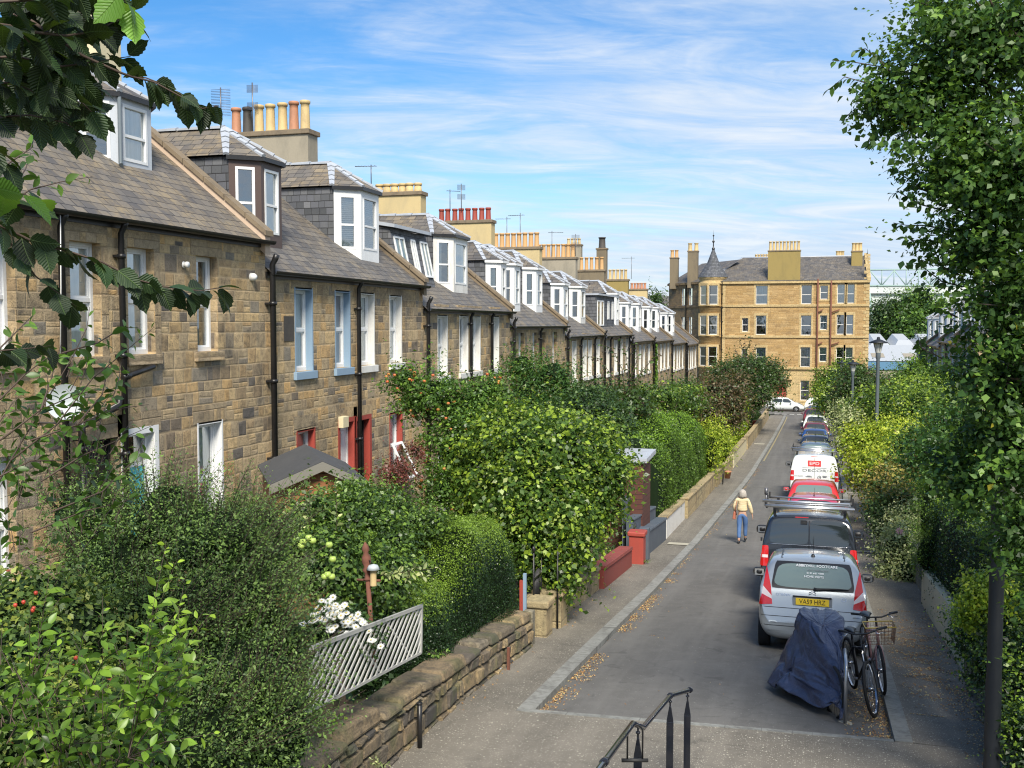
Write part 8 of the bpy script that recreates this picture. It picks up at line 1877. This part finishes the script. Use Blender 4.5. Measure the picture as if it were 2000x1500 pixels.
n = 3200; Y_ = 68.8+.9*RG.random(n); Z_ = RG.uniform(-4.6, 3.0, n); wd_ = .42+.25*np.sin(Z_*2.2); P_ = np.stack([XW+.08+.14*RG.random(n), 69.2+(Y_-69.2)*(wd_*1.6), Z_], 1); nn = norm(np.stack([np.ones(n), RG.normal(size=n)*.5-.3, RG.normal(size=n)*.5+.3], 1)); foliage_obj('leaves', [P_, nn, norm(RG.normal(size=(n, 3))), np.full(n, .17), np.full(n, .14), RG.random(n), RG.random(n)*.4], 'leaf_bright', iv)
# filler planting on the garden soil so no bare bed shows between the named shrubs
n = 26000; X_ = RG.uniform(-10.2, -4.9, n); Y_ = 5+95*RG.random(n)**1.5; zz_ = np.array([gz(y) for y in Y_]); hh_ = .25+.35*np.abs(np.sin(X_*1.3+Y_*.8)); P_ = np.stack([X_, Y_, zz_+.1+hh_*RG.random(n)], 1)
gc = npmesh('ground_cover', *leafquads(P_, norm(RG.normal(size=(n, 3))*.6+np.array([0, -.1, 1])), norm(RG.normal(size=(n, 3))), RG.uniform(.06, .16, n), RG.uniform(.04, .09, n)), 'leaf_dark', RG.random(n), RG.random(n)*.3); tag(gc, kind='stuff')
n = 26000; X_ = RG.uniform(2.8, 8, n); Y_ = 5+95*RG.random(n)**1.5; zz_ = np.array([gz(y) for y in Y_]); P_ = np.stack([X_, Y_, zz_+.15+.5*RG.random(n)], 1)
gc = npmesh('ground_cover', *leafquads(P_, norm(RG.normal(size=(n, 3))*.6+np.array([0, -.1, 1])), norm(RG.normal(size=(n, 3))), RG.uniform(.06, .16, n), RG.uniform(.04, .09, n)), 'leaf_dark', RG.random(n), RG.random(n)*.3); tag(gc, kind='stuff')
# weeds hanging on the rubble wall
for (px, py, D, s_, lab, mt) in ((640, 1405, 9.2, 1.0, 'tuft of broad weed leaves on top of the rubble wall below the lattice', 'leaf_apple'), (745, 1485, 9.9, .7, 'white-flowering weed at the foot of the rubble wall, bottom of the view', 'leaf_variegated'), (855, 1270, 11.6, .8, 'small fern on the rubble wall under the clipped hedge', 'leaf_bright'), (1205, 1170, 21.5, 1.2, 'spray of leaves trailing on the pavement by the red wall', 'leaf_bright'), (1262, 1085, 26.6, .9, 'weed rooted at the foot of the dark blue wall', 'leaf_apple')):
    SH = Shoots(); c_ = atD(px, py+14, D); 
    for i in range(9): a = RG.uniform(0, 6.28); SH.shoot([c_, c_+Vector((math.cos(a)*.08*s_, math.sin(a)*.06*s_, .07*s_)), c_+Vector((math.cos(a)*.17*s_, math.sin(a)*.14*s_, .09*s_))], .06*s_, 5, .003, droop=.2)
    wd = thing('weed', lab, 'weed', tuple(c_)); SH.build(wd, mt)

# ---- right-hand side
cl = [pc(1960, 60, 170, 110, 8.6), pc(1870, 130, 120, 90, 8.8), pc(1780, 200, 90, 65, 9.0), pc(1900, 260, 130, 80, 8.6), pc(1712, 190, 48, 42, 9.2), pc(1990, 330, 120, 120, 8.2), pc(1890, 370, 95, 70, 8.6), pc(1838, 330, 60, 40, 9.0), pc(1930, 470, 110, 90, 8.6), pc(1890, 500, 46, 56, 9.0), pc(2000, 600, 110, 110, 8.4), pc(1975, 620, 62, 80, 8.8), pc(1960, 760, 110, 100, 8.8), pc(1965, 740, 45, 60, 9.2), pc(1925, 860, 70, 65, 9.3), pc(2000, 900, 100, 110, 8.8), pc(1890, 950, 60, 60, 9.4), pc(1990, 1040, 75, 80, 9.0), pc(2050, 1180, 70, 100, 8.8), pc(1840, 20, 60, 50, 9.0), pc(1860, 900, 50, 50, 9.8), pc(2130, 150, 150, 200, 10), pc(2150, 480, 150, 180, 10.2), pc(2140, 800, 140, 170, 10.2), pc(2300, 350, 140, 260, 10.8), pc(2280, 760, 130, 200, 10.8)]
tr_ = thing('alder_tree', 'tall broad-leaved tree filling the right edge from top to bottom', 'tree', (3.3, 8.6, gz(8.6)))
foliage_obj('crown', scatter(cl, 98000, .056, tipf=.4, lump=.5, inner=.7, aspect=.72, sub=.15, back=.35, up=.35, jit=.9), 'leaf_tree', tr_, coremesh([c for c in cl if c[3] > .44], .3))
trunk(tr_, (4.6, 9.2, gz(8.7)), (4.2, 9.2, 5.5), .11, cl, 22)
SH = Shoots()
for pts in ([(1800, 170), (1720, 130), (1660, 120), (1625, 118)], [(1800, 200), (1720, 170), (1650, 150), (1618, 175)], [(1830, 220), (1740, 215), (1680, 205), (1655, 225)], [(1850, 250), (1780, 250), (1720, 255), (1700, 280)], [(1760, 160), (1710, 110), (1690, 95), (1665, 100)], [(1850, 120), (1800, 80), (1770, 70), (1760, 85)], [(1880, 60), (1820, 20), (1790, 5)], [(1880, 400), (1800, 370), (1760, 340), (1738, 330)], [(1880, 420), (1800, 400), (1755, 375), (1742, 380)], [(1870, 450), (1800, 440), (1770, 440), (1745, 435)], [(1880, 480), (1820, 470), (1780, 470), (1768, 460)], [(1880, 560), (1840, 550), (1800, 520), (1790, 500)], [(1880, 540), (1840, 520), (1820, 480), (1800, 480)], [(1850, 280), (1800, 280), (1770, 285)], [(1780, 210), (1730, 240), (1700, 270), (1695, 285)], [(1870, 620), (1830, 600), (1800, 560)], [(1840, 700), (1800, 680), (1790, 650)]):
    br(pts, 9.0, 9.3, .085, 24, .012, droop=.55, tipg=False, spread=.8)
SH.build(tr_, 'leaf_tree', name='outer_sprays')
# clipped beech / privet hedge on the retaining wall
def hr_(y): return 2.1
hedge('hedge', 'dark clipped beech hedge above the rendered retaining wall on the right', 'leaf_privet', 2.34, 4.4, 15.4, 24.0, lambda y: 2.35+.1*math.sin(y*1.3), 50000, .048, rnd_=.4, tipf=.4)
shrub('ivy_bush', 'ivy and mixed greenery tumbling over the rubble wall around the lamp column', 'bush', 'leaf_privet', [pc(1985, 1230, 45, 80, 11.6), pc(2010, 1330, 60, 100, 10.9), pc(1905, 1235, 36, 50, 12.9), pc(2010, 1450, 48, 70, 10.2), pc(1925, 1300, 26, 50, 12.0), pc(1965, 1150, 40, 40, 12)], 26000, .045, tipf=.35, lump=.35, tr=False)
shrub('golden_shrub', 'golden-leaved shrub with lilac flowers beside the lamp column', 'bush', 'leaf_yellow', [pc(1915, 1160, 32, 32, 11.7), pc(1895, 1200, 26, 30, 12), pc(1975, 1165, 20, 22, 10.6)], 3600, .045, core=.4, lump=.4, inner=.5, tr=False)
shrub('variegated_shrub', 'cream-variegated shrub with a pink rose leaning over the right pavement', 'bush', 'leaf_variegated', [pc(1755, 1080, 45, 60, 26.5), pc(1745, 1130, 35, 38, 25.4), pc(1780, 1030, 45, 45, 28), pc(1775, 1120, 30, 40, 25)], 13000, .07, lump=.35)
q = bpy.data.objects
rs_ = thing('pink_rose', 'single pink rose bloom on the variegated shrub', 'flower', tuple(atD(1757, 1037, 25.6))); m = flower(atD(1757, 1037, 25.6), Vector((0, -.8, .4)).normalized(), .11, 9); m2 = flower(atD(1757, 1037, 25.55), Vector((0, -.9, .3)).normalized(), .07, 7); b = len(m.v); m.v += m2.v; m.f += [tuple(b+i for i in f) for f in m2.f]; m.mi += m2.mi; m.sm += m2.sm; m.build('petals', 'petal_pink', rs_)
shrub('conifer', 'narrow feathery green conifer behind the beech hedge on the right', 'tree', 'leaf_bright', [pc(1815, 1010, 28, 70, 22), pc(1812, 1080, 30, 50, 21.5), pc(1820, 950, 20, 40, 22.4)], 12000, .04, tipf=.2, aspect=.3, hang=.4)
shrub('autumn_shrub', 'rust and yellow tinged shrub on the right, beyond the variegated one', 'bush', 'leaf_autumn', [pc(1735, 950, 45, 40, 31), pc(1775, 930, 50, 35, 32), pc(1720, 985, 30, 32, 30), pc(1770, 980, 45, 30, 29)], 12000, .085, lump=.35)
shrub('dark_bush', 'shadowy low bush at the edge of the right pavement beyond the black van', 'bush', 'leaf_dark', [pc(1722, 1010, 22, 38, 29), pc(1712, 985, 15, 25, 31)], 4500, .07)
shrub('golden_privet', 'bright yellow-green bush spreading around the slim street lamp', 'bush', 'leaf_yellow', [pc(1730, 850, 60, 30, 38), pc(1690, 870, 45, 35, 38), pc(1770, 870, 50, 32, 36), pc(1700, 920, 45, 36, 35), pc(1750, 905, 50, 30, 34), pc(1800, 850, 35, 25, 38)], 20000, .11, tipf=.5, lump=.3)
shrub('green_bush', 'pale flowering bush leaning toward the row of parked cars on the right', 'bush', 'leaf_variegated', [pc(1665, 850, 28, 40, 46), pc(1650, 820, 25, 32, 50), pc(1680, 815, 30, 25, 48)], 7500, .11)
shrub('green_bush', 'leafy mid-green bush behind the slim street lamp', 'bush', 'leaf_hazel', [pc(1750, 790, 55, 38, 46), pc(1810, 800, 50, 40, 42), pc(1700, 800, 40, 35, 48), pc(1860, 810, 50, 45, 38), pc(1790, 760, 45, 22, 50)], 20000, .13, tipf=.35)
shrub('laurel_bush', 'broad-leaved green bush left of the big tree and above the autumn shrub', 'bush', 'leaf_ash', [pc(1830, 900, 50, 55, 24), pc(1860, 840, 50, 45, 26), pc(1800, 880, 40, 40, 28), pc(1850, 960, 40, 45, 22)], 16000, .085, tipf=.2)
shrub('brownish_tree', 'bronze-green small tree beside the middle hooded lamp', 'tree', 'leaf_plum', [pc(1680, 760, 45, 40, 58), pc(1655, 790, 30, 32, 58), pc(1710, 760, 30, 30, 58), pc(1665, 735, 30, 22, 60)], 13000, .14, tipf=.15)
shrub('lime_tree', 'light green tree beneath the farthest lamp hood', 'tree', 'leaf_hazel', [pc(1635, 745, 36, 30, 82), pc(1605, 775, 18, 22, 82), pc(1660, 730, 28, 18, 84), pc(1625, 785, 28, 26, 78), pc(1612, 755, 22, 22, 84)], 14000, .18, tipf=.5)
shrub('garden_shrub', 'green shrubs below the far houses of the right-hand row', 'bush', 'leaf_bright', [pc(1790, 730, 35, 25, 74), pc(1760, 745, 30, 18, 76), pc(1840, 745, 40, 30, 62)], 9000, .16)
shrub('flowering_creeper', 'creeper on the far right-hand house front', 'climbing plant', 'leaf_ash', [pc(1806, 700, 14, 32, 80), pc(1812, 730, 18, 22, 78)], 2500, .16, tr=False)
# ---- beyond the street
shrub('pine_tree', 'dark pine between the tenement and the stand', 'tree', 'leaf_dark', [pc(1725, 645, 34, 44, 225), pc(1720, 610, 22, 24, 225), pc(1742, 600, 18, 20, 225), pc(1708, 660, 16, 34, 225)], 8000, .6, aspect=.35, lump=.4, r0=.3)
shrub('broadleaf_tree', 'large round green tree in front of the football stand', 'tree', 'leaf_tree', [pc(1800, 615, 50, 34, 225), pc(1780, 595, 30, 24, 225), pc(1835, 620, 34, 32, 225), pc(1790, 655, 50, 34, 222), pc(1770, 635, 34, 36, 222), pc(1845, 640, 28, 30, 222), pc(1800, 580, 24, 14, 226)], 15000, .6, tipf=.3, r0=.4)
shrub('distant_tree', 'tiny conifer top between the left terrace and the tenement', 'tree', 'leaf_dark', [pc(1280, 592, 8, 12, 150), pc(1280, 580, 4, 8, 150)], 700, .4, r0=.2)
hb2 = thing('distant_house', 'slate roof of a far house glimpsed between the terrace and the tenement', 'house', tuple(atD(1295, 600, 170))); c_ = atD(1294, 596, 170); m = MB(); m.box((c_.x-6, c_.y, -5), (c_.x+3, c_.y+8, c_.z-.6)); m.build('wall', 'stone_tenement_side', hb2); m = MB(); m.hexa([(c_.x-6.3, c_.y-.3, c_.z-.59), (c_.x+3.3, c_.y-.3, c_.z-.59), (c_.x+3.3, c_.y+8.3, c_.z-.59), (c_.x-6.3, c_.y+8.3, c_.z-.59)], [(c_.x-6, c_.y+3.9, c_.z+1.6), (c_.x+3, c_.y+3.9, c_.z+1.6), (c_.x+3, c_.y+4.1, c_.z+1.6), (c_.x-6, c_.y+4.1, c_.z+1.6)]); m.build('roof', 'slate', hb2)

# ---- fallen leaves along the kerbs
def patchy(x, y): return (np.sin(y*2.1+1)+np.sin(y*5.3+x*4)+np.sin(y*.9+2)*1.2+RG.normal(size=len(y))*.5) > -.2
def litter(regs, n):
    P_ = []
    for (x0, x1, y0, y1, dz, w_) in regs:
        k = int(n*w_); y = RG.uniform(y0, y1, k); x = x0+(x1-x0)*np.clip(np.abs(RG.normal(size=k))*.40, 0, 1); ok = patchy(x, y); x, y = x[ok], y[ok]; k = len(y); x = x+np.interp(y, (0, 31, 50, 101), (0, .03, .33, .70)); zs = dz if dz > -.05 else -.088+.085*(1-((x+1.2-np.interp(y, (0, 31, 50, 101), (0, .03, .33, .70)))/2.2)**2); P_.append(np.stack([x, y, np.interp(y, _PY, _PZ)+zs+RG.uniform(.003, .014, k)], 1))
    P_ = np.concatenate(P_); k = len(P_); o = npmesh('fallen_leaves', *leafquads(P_, norm(RG.normal(size=(k, 3))*.28+np.array([0, 0, 1])), norm(RG.normal(size=(k, 3))*np.array([1, 1, .1])), RG.uniform(.015, .042, k), RG.uniform(.010, .026, k)), 'leaf_litter', RG.random(k), np.zeros(k)); tag(o, kind='stuff')
litter([(XL1, XL1+.32, 12.4, 26, -.10, .5), (XL1, XL1+.25, 26, 60, -.10, .25), (XR1, XR1-.55, 12.7, 15.5, -.10, .22), (XR1, XR1-.2, 15, 22, -.10, .03), (2.14, 1.72, 10, 17, -.01, .17), (2.24, 1.8, 17, 24, -.01, .04), (2.0, 1.5, 14.5, 20, -.01, .015), (-3.2, .9, 13, 40, -.09, .02), (-3.1, -2.4, 17, 17.6, -.09, .04), (-4.4, -4.1, 12, 24, -.01, .03)], 6800)
n = 2600; Y_ = np.clip(17.5+RG.normal(size=n)*1.9, 14, 22); X_ = 1.75+RG.normal(size=n)*.32
keep_ = (X_ > 1.25) & (X_ < 2.35) & (np.sin(X_*9+Y_*5)+np.sin(Y_*11) > -.3); X_, Y_ = X_[keep_], Y_[keep_]; n = len(X_)
o = npmesh('fallen_petals', *leafquads(np.stack([X_, Y_, np.interp(Y_, _PY, _PZ)-.006+.003*RG.random(n)], 1), norm(RG.normal(size=(n, 3))*.1+np.array([0, 0, 1])), norm(RG.normal(size=(n, 3))), RG.uniform(.02, .05, n), RG.uniform(.015, .03, n)), 'leaf_litter', RG.random(n), np.zeros(n)); tag(o, kind='stuff')
